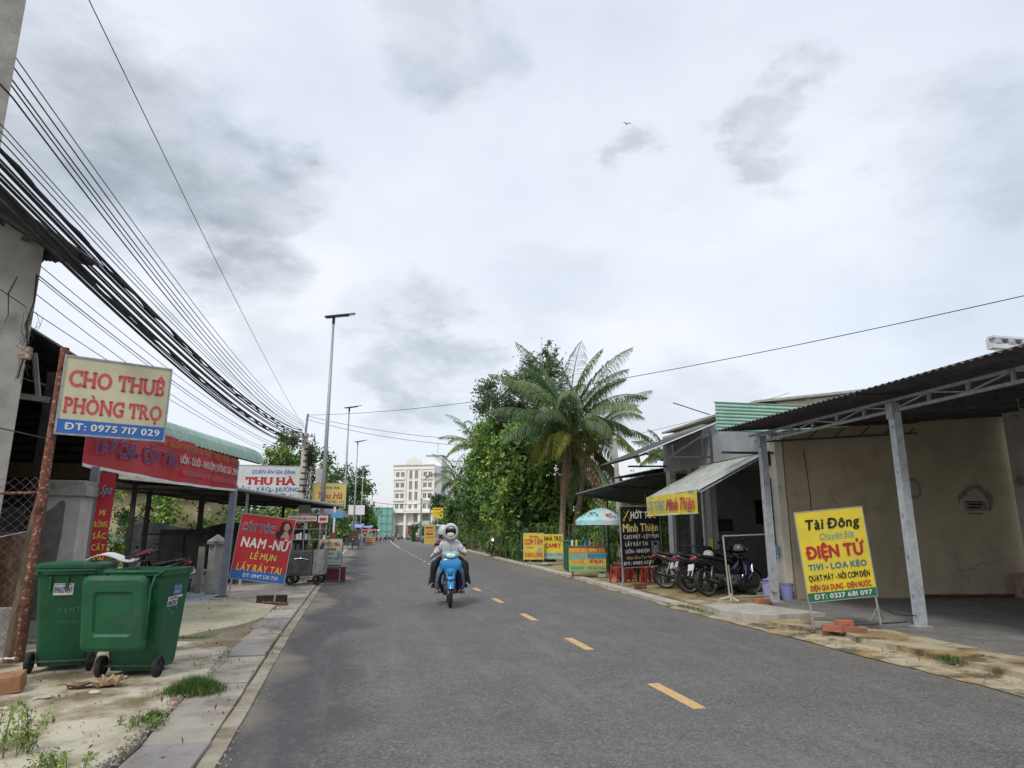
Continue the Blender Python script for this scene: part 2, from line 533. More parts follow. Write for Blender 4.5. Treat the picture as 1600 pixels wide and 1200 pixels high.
def leaf_mesh(name, pts, nrm_bias, size, mats, parent, seed, aspect=.5, droop=.3, wts=None):
    """pts: (n,3) array of leaf positions; every leaf is one folded blade of two quads"""
    rs = np.random.RandomState(seed); n = len(pts)
    d = rs.normal(size=(n, 3)); d[:, 2] -= droop * 1.2
    d /= np.linalg.norm(d, axis=1)[:, None]
    u = rs.normal(size=(n, 3)) * .6 + nrm_bias
    u -= (u * d).sum(1)[:, None] * d; u /= np.linalg.norm(u, axis=1)[:, None] + 1e-9
    s = np.cross(d, u)
    Ln = size * rs.uniform(.6, 1.35, n)[:, None]; W = Ln * aspect / 2
    V = np.empty((n, 6, 3))
    V[:, 0] = pts; V[:, 1] = pts + d * Ln * .5 + s * W + u * W * .35; V[:, 2] = pts + d * Ln
    V[:, 3] = pts + d * Ln * .5 - s * W + u * W * .35; V[:, 4] = pts + d * Ln * .5; V = V[:, :5]
    me = bpy.data.meshes.new(name)
    me.vertices.add(n * 5); me.vertices.foreach_set('co', (V.reshape(-1, 3) - np.array(offset_of(parent) if parent else (0, 0, 0))).ravel())
    base = (np.arange(n) * 5)[:, None]
    T = np.concatenate([base + np.array([0, 1, 4]), base + np.array([4, 1, 2]), base + np.array([0, 4, 3]), base + np.array([4, 2, 3])], 1).reshape(-1)
    me.loops.add(len(T)); me.loops.foreach_set('vertex_index', T.astype(np.int32))
    me.polygons.add(len(T) // 3); me.polygons.foreach_set('loop_start', np.arange(0, len(T), 3, dtype=np.int32))
    me.polygons.foreach_set('loop_total', np.full(len(T) // 3, 3, dtype=np.int32))
    for m_ in mats: me.materials.append(m_)
    w = np.array(wts or [1] * len(mats), float); w /= w.sum()
    pick = rs.choice(len(mats), n, p=w)
    if CLUMP[0] is not None and len(CLUMP[0]) == n:      # young and old shoots keep together in clumps
        cl = rs.choice(len(mats), int(CLUMP[0].max()) + 1, p=w)[CLUMP[0]]
        pick = np.where(rs.uniform(size=n) < .72, cl, pick)
    CLUMP[0] = None
    me.polygons.foreach_set('material_index', np.repeat(pick, 4).astype(np.int32))
    me.update(calc_edges=True); me.validate()
    return link_mesh(name, me, parent)


def crown_points(blobs, n, seed, clumps=60, spread=.16, hollow=.55):
    """leaf positions gathered in clumps over the outer part of ellipsoids"""
    rs = np.random.RandomState(seed); out = []; ids = []; base_id = 0
    vol = np.array([b[3] * b[4] * b[5] for b in blobs]) ** .67; vol /= vol.sum()
    for b, f in zip(blobs, vol):
        k = max(6, int(clumps * f)); c = rs.normal(size=(k, 3)); c /= np.linalg.norm(c, axis=1)[:, None]
        c *= (hollow + (1 - hollow) * rs.uniform(size=(k, 1)) ** .5) * rs.uniform(.82, 1.12, (k, 1))
        wt = rs.uniform(.25, 1.9, k); wt /= wt.sum()
        i = rs.choice(k, int(n * f), p=wt)
        sp = spread * rs.uniform(.6, 1.3, k)
        q = c[i] + rs.normal(size=(len(i), 3)) * sp[i][:, None]
        out.append(q * np.array(b[3:6]) + np.array(b[:3])); ids.append(i + base_id); base_id += k
    CLUMP[0] = np.concatenate(ids)
    return np.concatenate(out)


LEAFS = {}


def leafmat(name, c, rough=.5, tr=.35):
    if name in LEAFS: return LEAFS[name]
    m = bpy.data.materials.new(name); m.use_nodes = True
    nt = m.node_tree; b = nt.nodes['Principled BSDF']; N, Lk = nt.nodes.new, nt.links.new
    g = N('ShaderNodeNewGeometry')
    hs = N('ShaderNodeHueSaturation'); hs.inputs['Color'].default_value = (*c, 1)
    mr = N('ShaderNodeMapRange'); mr.inputs['To Min'].default_value = .55; mr.inputs['To Max'].default_value = 1.5
    Lk(g.outputs['Random Per Island'], mr.inputs[0]); Lk(mr.outputs[0], hs.inputs['Value'])
    b.inputs['Roughness'].default_value = rough
    Lk(hs.outputs[0], b.inputs['Base Color'])
    t = N('ShaderNodeBsdfTranslucent'); Lk(hs.outputs[0], t.inputs[0])
    mx = N('ShaderNodeMixShader'); mx.inputs[0].default_value = tr
    Lk(b.outputs[0], mx.inputs[1]); Lk(t.outputs[0], mx.inputs[2]); Lk(mx.outputs[0], nt.nodes['Material Output'].inputs[0])
    LEAFS[name] = m
    return m


LF_D = leafmat('leaf_dark', (.055, .12, .034))
LF_M = leafmat('leaf_mid', (.12, .23, .045))
LF_L = leafmat('leaf_light', (.27, .39, .075))
LF_G = leafmat('leaf_greyish', (.14, .17, .12))
LF_G2 = leafmat('leaf_greyish_pale', (.24, .27, .20))
PALM_G = leafmat('palm_leaf', (.12, .20, .085), .4, .45)
PALM_G2 = leafmat('palm_leaf_pale', (.20, .29, .12), .4, .45)
PALM_Y = leafmat('palm_leaf_yellow', (.32, .34, .07), .4)
PALM_B = leafmat('palm_leaf_brown', (.15, .10, .045), .7)
GRASS = leafmat('grass_blade', (.085, .17, .035), .6)


def trunk(parent, base, top, r0, r1, limbs=6, seed=1, reach=1.5, m=None, name='trunk'):
    rs = random.Random(seed); b = MB(); base, top = Vector(base), Vector(top)
    pts = [base.lerp(top, t) + Vector((rs.uniform(-.1, .1), rs.uniform(-.1, .1), 0)) * t * 2 for t in (0, .25, .5, .75, 1)]
    b.tube(pts, [r0, r0 * .85, (r0 + r1) / 2, r1 * 1.2, r1], 9)
    for i in range(limbs):
        s = base.lerp(top, rs.uniform(.45, .95)); a = rs.uniform(0, 2 * PI)
        e = s + Vector((math.cos(a) * reach, math.sin(a) * reach, reach * rs.uniform(.4, 1.1)))
        mid = s.lerp(e, .5) + Vector((0, 0, -.1 * reach))
        b.tube([s, mid, e], [r1 * .6, r1 * .4, r1 * .15], 6)
    return b.build(name, m or BARK, parent, smooth=True)

# ================================================================== GROUND AND ROAD
def bend(y): return max(0.0, y - 60) ** 2 * .00018


def interp(tab, y):
    for (a, p), (b, q) in zip(tab, tab[1:]):
        if y <= b: return p + (q - p) * (y - a) / (b - a)
    return tab[-1][1]


LE = [(-30, -.9), (5, -.9), (10.5, -1.08), (20, -1.25), (40, -1.55), (73, -1.75), (200, -1.4)]
RE = [(-30, 6.15), (12, 6.15), (17, 6.45), (22, 6.78), (35, 7.25), (43, 7.6), (60, 8.3), (90, 8.0), (200, 8.2)]


def le(y): return interp(LE, y) + bend(y)


def re_(y): return interp(RE, y) + bend(y)


def asphalt():
    m = bpy.data.materials.new('asphalt'); m.use_nodes = True
    nt = m.node_tree; N, Lk = nt.nodes.new, nt.links.new; b = nt.nodes['Principled BSDF']
    P = N('ShaderNodeNewGeometry').outputs['Position']

    def ns(scale, detail, lo, hi, vec=P, rough=.6):
        n = N('ShaderNodeTexNoise'); n.inputs['Scale'].default_value = scale; n.inputs['Detail'].default_value = detail; n.inputs['Roughness'].default_value = rough
        Lk(vec, n.inputs['Vector']); r = N('ShaderNodeMapRange'); Lk(n.outputs['Fac'], r.inputs[0])
        r.inputs['From Min'].default_value = lo; r.inputs['From Max'].default_value = hi; return r.outputs[0], n

    def mix(f, a, c):
        x = N('ShaderNodeMix'); x.data_type = 'RGBA'
        if isinstance(f, float): x.inputs[0].default_value = f
        else: Lk(f, x.inputs[0])
        for i, v in ((6, a), (7, c)):
            if isinstance(v, tuple): x.inputs[i].default_value = (*v, 1)
            else: Lk(v, x.inputs[i])
        return x.outputs[2]
    # aggregate: small pale and dark stones
    vo = N('ShaderNodeTexVoronoi'); vo.inputs['Scale'].default_value = 70; Lk(P, vo.inputs['Vector'])
    sep = N('ShaderNodeSeparateColor'); Lk(vo.outputs['Color'], sep.inputs[0])
    r = N('ShaderNodeValToRGB'); Lk(sep.outputs[0], r.inputs[0]); e = r.color_ramp.elements
    e[0].position = 0; e[0].color = (.055, .054, .055, 1); e[1].position = 1; e[1].color = (.34, .33, .31, 1)
    e.new(.45).color = (.115, .113, .112, 1); e.new(.85).color = (.19, .185, .178, 1)
    f1, _ = ns(1.1, 6, .35, .65)
    f9, _ = ns(7.5, 7, .40, .62, rough=.7)
    c1 = mix(f1, (.085, .083, .082), (.165, .160, .152))
    kk = N('ShaderNodeMath'); kk.operation = 'MULTIPLY'; Lk(f9, kk.inputs[0]); kk.inputs[1].default_value = .55
    c1 = mix(kk.outputs[0], c1, (.060, .058, .058))
    col = mix(.5, c1, r.outputs[0])
    # fresher dark strip along the left edge with a ragged seam
    sx = N('ShaderNodeSeparateXYZ'); Lk(P, sx.inputs[0])
    n2 = N('ShaderNodeTexNoise'); n2.inputs['Scale'].default_value = .35; n2.inputs['Detail'].default_value = 7; Lk(P, n2.inputs['Vector'])
    a = N('ShaderNodeMath'); a.operation = 'MULTIPLY_ADD'; Lk(n2.outputs['Fac'], a.inputs[0]); a.inputs[1].default_value = 3.0; Lk(sx.outputs[0], a.inputs[2])
    mr = N('ShaderNodeMapRange'); Lk(a.outputs[0], mr.inputs[0]); mr.inputs['From Min'].default_value = 1.15; mr.inputs['From Max'].default_value = 1.95
    mr.inputs['To Min'].default_value = .72; mr.inputs['To Max'].default_value = 0
    fm, _ = ns(9, 7, .38, .60, rough=.75)
    mm_ = N('ShaderNodeMath'); mm_.operation = 'POWER'; Lk(fm, mm_.inputs[0]); mm_.inputs[1].default_value = 1.0
    # the seam is flaky: dark crumbs break up where the strip thins out
    s1 = N('ShaderNodeMath'); s1.operation = 'MULTIPLY_ADD'; Lk(mr.outputs[0], s1.inputs[0]); s1.inputs[1].default_value = 2.2; s1.inputs[2].default_value = -1.0
    s2 = N('ShaderNodeMath'); s2.operation = 'ADD'; s2.use_clamp = True; Lk(s1.outputs[0], s2.inputs[0]); Lk(fm, s2.inputs[1])
    s3 = N('ShaderNodeMath'); s3.operation = 'MULTIPLY'; Lk(s2.outputs[0], s3.inputs[0]); Lk(mr.outputs[0], s3.inputs[1])
    col = mix(s3.outputs[0], col, (.050, .050, .053))
    # pale dust blown along the road edges and thin scuffs
    st = N('ShaderNodeMapping'); st.inputs['Scale'].default_value = (2.2, .22, 1); Lk(P, st.inputs[0])
    f3, _ = ns(1.6, 5, .52, .75, st.outputs[0])
    k = N('ShaderNodeMath'); k.operation = 'MULTIPLY'; Lk(f3, k.inputs[0]); k.inputs[1].default_value = .45
    col = mix(k.outputs[0], col, (.215, .20, .18))
    f4, _ = ns(.55, 7, .60, .72)
    k = N('ShaderNodeMath'); k.operation = 'MULTIPLY'; Lk(f4, k.inputs[0]); k.inputs[1].default_value = .5
    col = mix(k.outputs[0], col, (.075, .073, .072))
    # sand drifted in from both edges
    ab = N('ShaderNodeMath'); ab.operation = 'MULTIPLY_ADD'; Lk(n2.outputs['Fac'], ab.inputs[0]); ab.inputs[1].default_value = 1.3; Lk(sx.outputs[0], ab.inputs[2])
    me_ = N('ShaderNodeMapRange'); Lk(ab.outputs[0], me_.inputs[0]); me_.inputs['From Min'].default_value = 6.15; me_.inputs['From Max'].default_value = 7.0; me_.inputs['To Max'].default_value = .65
    e2 = N('ShaderNodeMath'); e2.operation = 'MULTIPLY'; Lk(me_.outputs[0], e2.inputs[0]); Lk(fm, e2.inputs[1])
    col = mix(e2.outputs[0], col, (.25, .21, .15))
    ac = N('ShaderNodeMath'); ac.operation = 'MULTIPLY_ADD'; Lk(n2.outputs['Fac'], ac.inputs[0]); ac.inputs[1].default_value = 2.6; Lk(sx.outputs[0], ac.inputs[2])
    mf_ = N('ShaderNodeMapRange'); Lk(ac.outputs[0], mf_.inputs[0]); mf_.inputs['From Min'].default_value = .50; mf_.inputs['From Max'].default_value = .10; mf_.inputs['To Max'].default_value = .7
    col = mix(mf_.outputs[0], col, (.27, .235, .18))
    Lk(col, b.inputs['Base Color'])
    b.inputs['Roughness'].default_value = .78
    bp = N('ShaderNodeBump'); bp.inputs['Strength'].default_value = .55; bp.inputs['Distance'].default_value = .012
    ad = N('ShaderNodeMath'); ad.operation = 'ADD'; Lk(vo.outputs['Distance'], ad.inputs[0])
    _, nb = ns(28, 6, 0, 1); Lk(nb.outputs['Fac'], ad.inputs[1])
    Lk(ad.outputs[0], bp.inputs['Height']); Lk(bp.outputs[0], b.inputs['Normal'])
    return m


ASPH = asphalt()
DIRT = mat('dirt', (.20, .17, .12), (.30, .27, .20), 1.3, .4, .62, (.09, .11, .05), .5, .55, .7, rough=1, bump=.3, bscale=20, world=True)
APRON = mat('stained_concrete', (.50, .46, .36), (.36, .30, .20), 2.2, .42, .62, (.17, .135, .07), 1.1, .49, .62, rough=.95, bump=.25, bscale=30, world=True, stretch=(1, .8, 1))
APRON2 = mat('worn_yellowish_concrete', (.46, .43, .32), (.36, .32, .19), 1.5, .42, .66, (.30, .25, .12), 2.3, .58, .72, rough=.95, bump=.2, bscale=30, world=True)
SLABM = mat('kerb_slab_concrete', (.40, .36, .30), (.30, .265, .22), 2.6, .4, .64, (.17, .15, .125), 1.2, .54, .68, rough=.95, bump=.3, bscale=40, world=True)
SLABG = mat('kerb_slab_grey', (.30, .28, .26), (.23, .215, .20), 2.6, .4, .64, (.14, .13, .11), 1.2, .54, .68, rough=.95, bump=.3, bscale=40, world=True)
SLABP = mat('kerb_slab_pale', (.50, .47, .42), (.38, .34, .29), 2.2, .4, .64, (.22, .19, .15), 1.5, .56, .7, rough=.95, bump=.3, bscale=40, world=True)
KERBM = mat('kerb_edge_concrete', (.38, .34, .27), (.27, .235, .17), 3, .4, .62, (.14, .13, .06), 1.4, .55, .68, rough=.95, bump=.3, bscale=40, world=True)
PAVER = mat('brick_paving', (.36, .25, .18), (.44, .34, .26), 2, .4, .62, (.25, .2, .15), 1, .5, .7, rough=.95, bump=.3, bscale=30, world=True)
MOSSC = mat('mossy_concrete', (.42, .37, .26), (.30, .20, .09), 1.6, .44, .58, (.105, .09, .045), 2.4, .50, .62, rough=.95, bump=.35, bscale=25, world=True)
MOSSD = mat('muddy_concrete', (.25, .21, .15), (.17, .13, .075), 1.6, .44, .60, (.30, .17, .08), 1.3, .56, .68, rough=.9, bump=.3, bscale=25, world=True)
YARD = mat('yard_concrete', (.20, .195, .185), (.145, .14, .135), 1.2, .4, .62, (.28, .27, .255), 3.1, .56, .72, rough=.8, bump=.25, bscale=35, world=True)

g = MB()
g.add([(-400, -60, -.06), (400, -60, -.06), (400, 900, -.06), (-400, 900, -.06)], [(0, 1, 2, 3)])
stru(g.build('ground', DIRT, fix=False))

ys = [-25, 0, 3, 6, 9, 12, 14.5, 17, 19.5, 22, 26, 30, 35, 39, 43, 50, 60, 66, 73, 80, 90, 100, 110, 120, 130, 140, 150, 160, 170, 178]
b = MB()
V = []
for y in ys:
    for t in (0, .25, .5, .75, 1): V.append((le(y) + (re_(y) - le(y)) * t, y, -.012 * (2 * t - 1) ** 2))
b.add(V, [(i * 5 + j, i * 5 + j + 1, (i + 1) * 5 + j + 1, (i + 1) * 5 + j) for i in range(len(ys) - 1) for j in range(4)])
b.add([(-60, 178, 0), (90, 178, 0), (90, 188, 0), (-60, 188, 0)], [(0, 1, 2, 3)])
road = stru(b.build('road', ASPH, fix=False))
LINE = mat('road_paint', (.62, .41, .17), (.54, .35, .15), 9, .4, .6, (.26, .20, .13), 30, .56, .68, rough=.7, world=True)
LINEW = mat('road_paint_faded', (.55, .50, .42), (.42, .40, .36), 9, .4, .6, rough=.7, world=True)
# centre dashes, one metre long every three metres; far away they run into one line
k = 0
y = 3 - .24 - 0
while y < 66:
    b = MB(); rr = random.Random(int(y * 10)); x0 = 2.88 + y * .0035 + bend(y)
    P = []
    for i in range(6): P.append((x0 - .062 + rr.uniform(-.003, .003), y + i * .2))
    for i in range(5, -1, -1): P.append((x0 + .062 + rr.uniform(-.003, .003), y + i * .2))
    b.prism(P, -.001, .004 + (0 if True else 0))
    b.build('lane_dash', LINE if y < 30 else LINEW, road)
    y += 3.05; k += 1
b = MB()
V = []
for i in range(30):
    y = 67 + i * 2.6; x0 = 2.88 + y * .0035 + bend(y); V += [(x0 - .07, y, .004), (x0 + .07, y, .004)]
b.add(V, [(2 * i, 2 * i + 1, 2 * i + 3, 2 * i + 2) for i in range(29)])
b.build('lane_line', LINEW, road, fix=False)


def ragged(p, q, n, amp, rr):
    out = []
    for i in range(n):
        t = i / n; out.append((p[0] + (q[0] - p[0]) * t + rr.uniform(-amp, amp), p[1] + (q[1] - p[1]) * t + rr.uniform(-amp, amp)))
    return out


def patch(pts, z0, z1, amp, rr, n=7):
    """polygon with broken edges"""
    out = []
    for p, q in zip(pts, pts[1:] + pts[:1]):
        L_ = math.hypot(q[0] - p[0], q[1] - p[1]); out += ragged(p, q, max(2, int(L_ * n / 3)), amp, rr)
    return MB().prism(out, z0, z1)


# ---- left side: kerb slabs, kerb edge, concrete aprons
rr = random.Random(3)
lsw = patch([(-1.6, -8), (-1.6, 18), (-1.75, 40), (-2.2, 70), (-6, 70), (-9, 40), (-14, 18), (-14, -8)], -.05, .0, .03, rr).build('left_verge', DIRT)
stru(lsw)
ap = stru(patch([(-1.62, 1.0), (-1.58, 8.8), (-1.75, 9.9), (-2.4, 10.45), (-3.4, 10.6), (-6.5, 10.7), (-6.5, 1.0)], -.05, .035, .022, rr).build('concrete_apron', APRON))
ap2 = stru(patch([(-1.95, 11.9), (-2.5, 10.95), (-3.3, 10.75), (-5.5, 10.85), (-5.5, 15.4), (-2.9, 16.4), (-1.78, 14.9), (-1.72, 13.0)], -.05, .055, .03, rr).build('concrete_ramp', APRON2))
patch([(-1.66, 15.1), (-2.9, 16.6), (-4.5, 17.0), (-4.8, 22), (-1.75, 22)], -.05, .03, .03, rr).build('concrete_patch', SLABM, ap2)
patch([(-1.5, 9.3), (-1.48, 12.6), (-1.75, 12.9), (-2.1, 11.4), (-2.2, 10.6), (-1.75, 9.75)], -.05, .012, .03, rr).build('gravel_patch', MOSSD, ap2)
slabs = thing('kerb_slabs', 'x', 'x'); del slabs['label'], slabs['category']; slabs['kind'] = 'structure'
slabs.name = 'kerb_paving'
y = 0.6; i = 0
lens = [1.35, 1.25, 1.25, 1.15, 2.0, 1.5, 1.3, 1.2, 1.2]
while y < 46:
    l = lens[i] if i < len(lens) else 1.25
    a, c = y + .018, y + l - .018
    w0 = -.60 + rr.uniform(-.03, .03)
    dz = rr.uniform(-.018, .018)
    P = []
    P += ragged((le(a) - .13, a), (le(c) - .13, c), 5, .006, rr)
    P += ragged((le(c) - .13, c), (le(c) + w0 - rr.uniform(0, .04), c), 3, .012, rr)
    P += ragged((le(c) + w0, c), (le(a) + w0, a), 5, .022, rr)
    P += ragged((le(a) + w0, a), (le(a) - .13, a), 3, .012, rr)
    MB().prism(P, -.05, .036 + dz).build('slab', rr.choice([SLABM, SLABM, SLABG, SLABP]) if i != 3 else SLABG, slabs, bevel=.006)
    if y > 10: pass
    y += l; i += 1
y = 0.0
while y < 70:
    l = 2.2 if y < 46 else 6; a, c = y + .01, y + l - .01
    P = ragged((le(a) + .012, a), (le(c) + .012, c), 6, .006, rr) + [(le(c) + .012, c)] + ragged((le(c) - .115, c), (le(a) - .115, a), 6, .006, rr) + [(le(a) - .115, a)]
    MB().prism(P, -.05, .004 + rr.uniform(-.004, .008)).build('kerb_stone', KERBM, slabs)
    y += l
b = MB()
b.prism([(-2.2, 24), (-1.9, 24), (-2.2, 46), (-2.35, 110), (-3.9, 110), (-3.6, 24)], -.05, .03)
stru(b.build('left_pavement', PAVER))
b = MB(); b.prism([(le(y) - .02, y) for y in (46, 55, 65, 75, 90, 110)] + [(-2.3, 110), (-2.25, 46)][::1], -.05, .035)
stru(b.build('left_pavement', SLABP))

# porch tiles behind the post: separate square tiles
porch = stru(MB().b2((-7.5, 14.6, -.05), (-3.35, 19.5, .02)).build('porch_floor', CONC))
TILE = mat('porch_tile', (.30, .33, .37), (.38, .41, .45), 12, .4, .6, (.2, .2, .2), 3, .6, .7, rough=.6, world=True)
tm = MB().box((0, 0, .0), (.385, .385, .018))
first = None
for iy in range(10):
    for ix in range(9):
        x, yy = -3.6 - ix * .4, 14.9 + iy * .4
        if first is None:
            first = tm.build('tile', TILE, porch, world=False); o = first
        else:
            o = first.copy(); COL.objects.link(o)
        o.location = (x, yy, .028 + rr.uniform(-.002, .002))

# ---- right side
sh = MB()
ye = [-8 + .16 * k for k in range(150)] + [16 + .8 * k for k in range(75)]
V = []; rs_ = random.Random(12); w_ = 0
for y in ye: w_ = w_ * .75 + rs_.uniform(-.035, .035); V += [(re_(y) - .03 + w_, y, -.006 + rs_.uniform(0, .006)), (re_(y) + (.75 if y < 13 else .42), y, .04)]
sh.add(V, [(2 * i, 2 * i + 1, 2 * i + 3, 2 * i + 2) for i in range(len(ye) - 1)])
stru(sh.build('right_shoulder', MOSSC, fix=False))
rk = thing('right_kerb', 'x', 'x'); del rk['label'], rk['category']; rk['kind'] = 'structure'
y = 13.4
while y < 74:
    l = 1.6 if y < 30 else 3.4; a, c = y + .015, y + l - .015
    P = ragged((re_(a) + .03, a), (re_(c) + .03, c), 4, .008, rr) + [(re_(c) + .03, c)] + ragged((re_(c) + .36, c), (re_(a) + .36, a), 4, .012, rr) + [(re_(a) + .36, a)]
    MB().prism([(p[0], p[1]) for p in P], -.05, .06 + rr.uniform(-.008, .01)).build('kerb_stone', SLABP, rk)
    y += l
# broken raised slabs in front of the canopy
rp = thing('right_paving', 'x', 'x'); del rp['label'], rp['category']; rp['kind'] = 'structure'
for (pts, z, mm) in [
    ([(6.72, 1.2), (6.60, 3.6), (7.5, 3.65), (7.55, 1.2)], .085, MOSSC),
    ([(6.62, 3.7), (6.62, 5.7), (6.66, 6.9), (7.5, 7.0), (7.48, 3.7)], .09, MOSSC),
    ([(6.67, 6.98), (6.62, 8.5), (6.85, 9.05), (7.6, 9.1), (7.5, 7.05)], .095, MOSSC),
    ([(6.64, 9.15), (6.50, 10.4), (6.8, 10.55), (7.6, 10.6), (7.62, 9.2)], .075, MOSSC),
    ([(6.55, 10.75), (6.30, 11.6), (6.42, 12.5), (7.5, 12.6), (7.9, 10.85)], .13, CONCL),
    ([(6.6, 12.65), (6.75, 14.0), (7.6, 14.3), (8.2, 12.7)], .06, MOSSC)]:
    patch(pts, -.05, z, .03, rr, 16).build('slab', mm, rp)
stru(patch([(7.55, -6), (7.55, 9), (7.66, 10.8), (7.9, 12.5), (8.6, 13.55), (9.2, 13.75), (16, 13.2), (16, -6)], -.05, .06, .015, rr).build('yard_floor', YARD))
stru(patch([(6.95, 13.6), (7.1, 19), (7.3, 24), (7.8, 34), (12, 34), (12, 19), (9.3, 13.9), (8.4, 13.7)], -.05, .035, .03, rr).build('right_verge', mat('right_verge_mud', (.32, .24, .12), (.20, .17, .07), 1.2, .42, .6, (.42, .38, .29), 1.9, .55, .66, rough=.95, bump=.3, bscale=25, world=True)))
stru(MB().b2((9.2, 14.0, -.05), (14.5, 18.4, .09)).build('barber_floor', CONC))


def grass_tuft(name, label, c, rx, ry, h, n, seed, cat='grass', z=.03):
    rs = np.random.RandomState(seed)
    r = rs.normal(size=(n, 2)) * .45; P = np.zeros((n, 3)); P[:, 0] = c[0] + r[:, 0] * rx; P[:, 1] = c[1] + r[:, 1] * ry; P[:, 2] = z
    hh = h * rs.uniform(.45, 1.1, n) * np.clip(1.15 - np.hypot(r[:, 0], r[:, 1]) * .7, .3, 1)
    a = rs.uniform(0, 2 * PI, n); lean = rs.uniform(.1, .75, n)
    V = np.zeros((n, 4, 3)); w = .0035 * rs.uniform(.7, 1.6, n)
    sx, sy = -np.sin(a), np.cos(a)
    V[:, 0] = P + np.stack([sx * w, sy * w, 0 * w], 1); V[:, 1] = P - np.stack([sx * w, sy * w, 0 * w], 1)
    mid = P + np.stack([np.cos(a) * lean * hh * .35, np.sin(a) * lean * hh * .35, hh * .6], 1)
    V[:, 2] = mid; V[:, 3] = P + np.stack([np.cos(a) * lean * hh, np.sin(a) * lean * hh, hh], 1)
    V2 = np.concatenate([V, (mid + np.stack([sx * w, sy * w, 0 * w], 1))[:, None]], 1)
    F = []
    for i in range(n): F += [(i * 5, i * 5 + 1, i * 5 + 2, i * 5 + 4), (i * 5 + 4, i * 5 + 2, i * 5 + 3)]
    me = bpy.data.meshes.new(name); me.from_pydata(V2.reshape(-1, 3).tolist(), [], F)
    me.materials.append(GRASS); me.materials.append(leafmat('grass_dry', (.22, .20, .08)))
    mi = np.repeat((rs.uniform(size=n) < .12).astype(np.int32), 2); me.polygons.foreach_set('material_index', mi)
    o = link_mesh(name, me); stuff(o, label, cat); return o


grass_tuft('grass_tuft', 'round tuft of dense green grass growing from the kerb joint beside the green bins', (-1.54, 7.25), .26, .24, .16, 2600, 5)
grass_tuft('grass_tuft', 'small sparse green weed in the slab joint nearer than the round grass tuft', (-1.62, 6.25), .10, .16, .10, 320, 6)
grass_tuft('grass_tuft', 'small grass tuft on the broken slab edge under the right canopy', (6.62, 6.95), .10, .30, .09, 420, 8, z=.06)
grass_tuft('grass_tuft', 'dry moss and grass filling the crack between the two left concrete aprons', (-2.75, 10.75), .95, .07, .05, 900, 9)


def weed(name, label, loc, h, n, seed):
    t = thing(name, label, 'plant', loc); rs = random.Random(seed); b = MB(); tips = []
    for i in range(n):
        a = rs.uniform(0, 2 * PI); l = rs.uniform(.5, 1) * h; q = rs.uniform(.15, .5) * l
        p0 = Vector(loc) + Vector((rs.uniform(-.18, .18), rs.uniform(-.12, .12), 0)); p2 = p0 + Vector((math.cos(a) * q, math.sin(a) * q, l))
        b.tube([p0, p0.lerp(p2, .5) + Vector((0, 0, .03)), p2], [.003, .0025, .0012], 4)
        for k in range(26):
            s = p0.lerp(p2, .15 + .85 * rs.random()); tips.append(s + Vector((rs.gauss(0, .018), rs.gauss(0, .018), rs.gauss(0, .012))))
    b.build('stem', leafmat('weed_stem', (.12, .16, .05)), t)
    leaf_mesh('leaves', np.array([tuple(p) for p in tips]), np.array([0, 0, 1.0]), .032, [LF_L, leafmat('weed_leaf', (.17, .25, .09))], t, seed, .45)
    return t


weed('weed_plant', 'tall feathery green weed at the bottom left corner of the pavement', (-2.32, 5.55, .035), .36, 26, 3)
weed('weed_plant', 'low leafy weed at the near edge beside the tall feathery one', (-1.82, 5.05, .035), .15, 12, 4)
grass_tuft('grass_tuft', 'sparse creeping weeds along the muddy right road edge near the kerb step', (6.35, 12.9), .16, 1.6, .06, 700, 15, z=.02)
weed('weed_plant', 'small bright weed sprouting between apron and slabs below the grass tuft', (-1.66, 6.05, .035), .12, 8, 5)

BRICKM = mat('red_brick', (.40, .15, .085), (.32, .115, .07), 9, .4, .6, (.45, .30, .22), 6, .58, .7, rough=.95, bump=.4, bscale=60)


def brick_obj(label, loc, rot=(0, 0, 0), d=(.20, .10, .07), m=None, group=None, name='brick'):
    b = MB().box((0, 0, d[2] / 2), d)
    o = b.build(name, m or BRICKM, bevel=.006); o.location = loc; o.rotation_euler = rot
    return tag(o, label, 'brick', group)


brick_obj('large orange-brown block lying at the left picture edge below the bins', (-3.33, 7.55, .035), (R(4), R(-6), R(12)), (.42, .24, .15), mat('orange_block', (.36, .18, .09), (.26, .13, .07), 6, rough=.95, bump=.4))
# rubbish in front of the bins
CARD = mat('wet_cardboard', (.22, .13, .075), (.13, .08, .05), 7, .4, .6, (.36, .24, .14), 12, .55, .65, rough=.9, bump=.4)


def litter(name, label, loc, w, l, h, seed, m, cat='rubbish', grp=None):
    rs = random.Random(seed)
    hv = {(i, j): rs.uniform(0, h) for i in range(7) for j in range(5)}

    def fn(u, v):
        i, j = int(round(u * 6)), int(round(v * 4)); k = 1 - .3 * rs.random() if (i in (0, 6) or j in (0, 4)) else 1
        return ((u - .5) * w * k, (v - .5) * l * k + .1 * (u - .5) * w, hv[i, j])
    o = MB().grid(fn, 6, 4, .004).build(name, m); o.location = loc
    return tag(o, label, cat, grp)


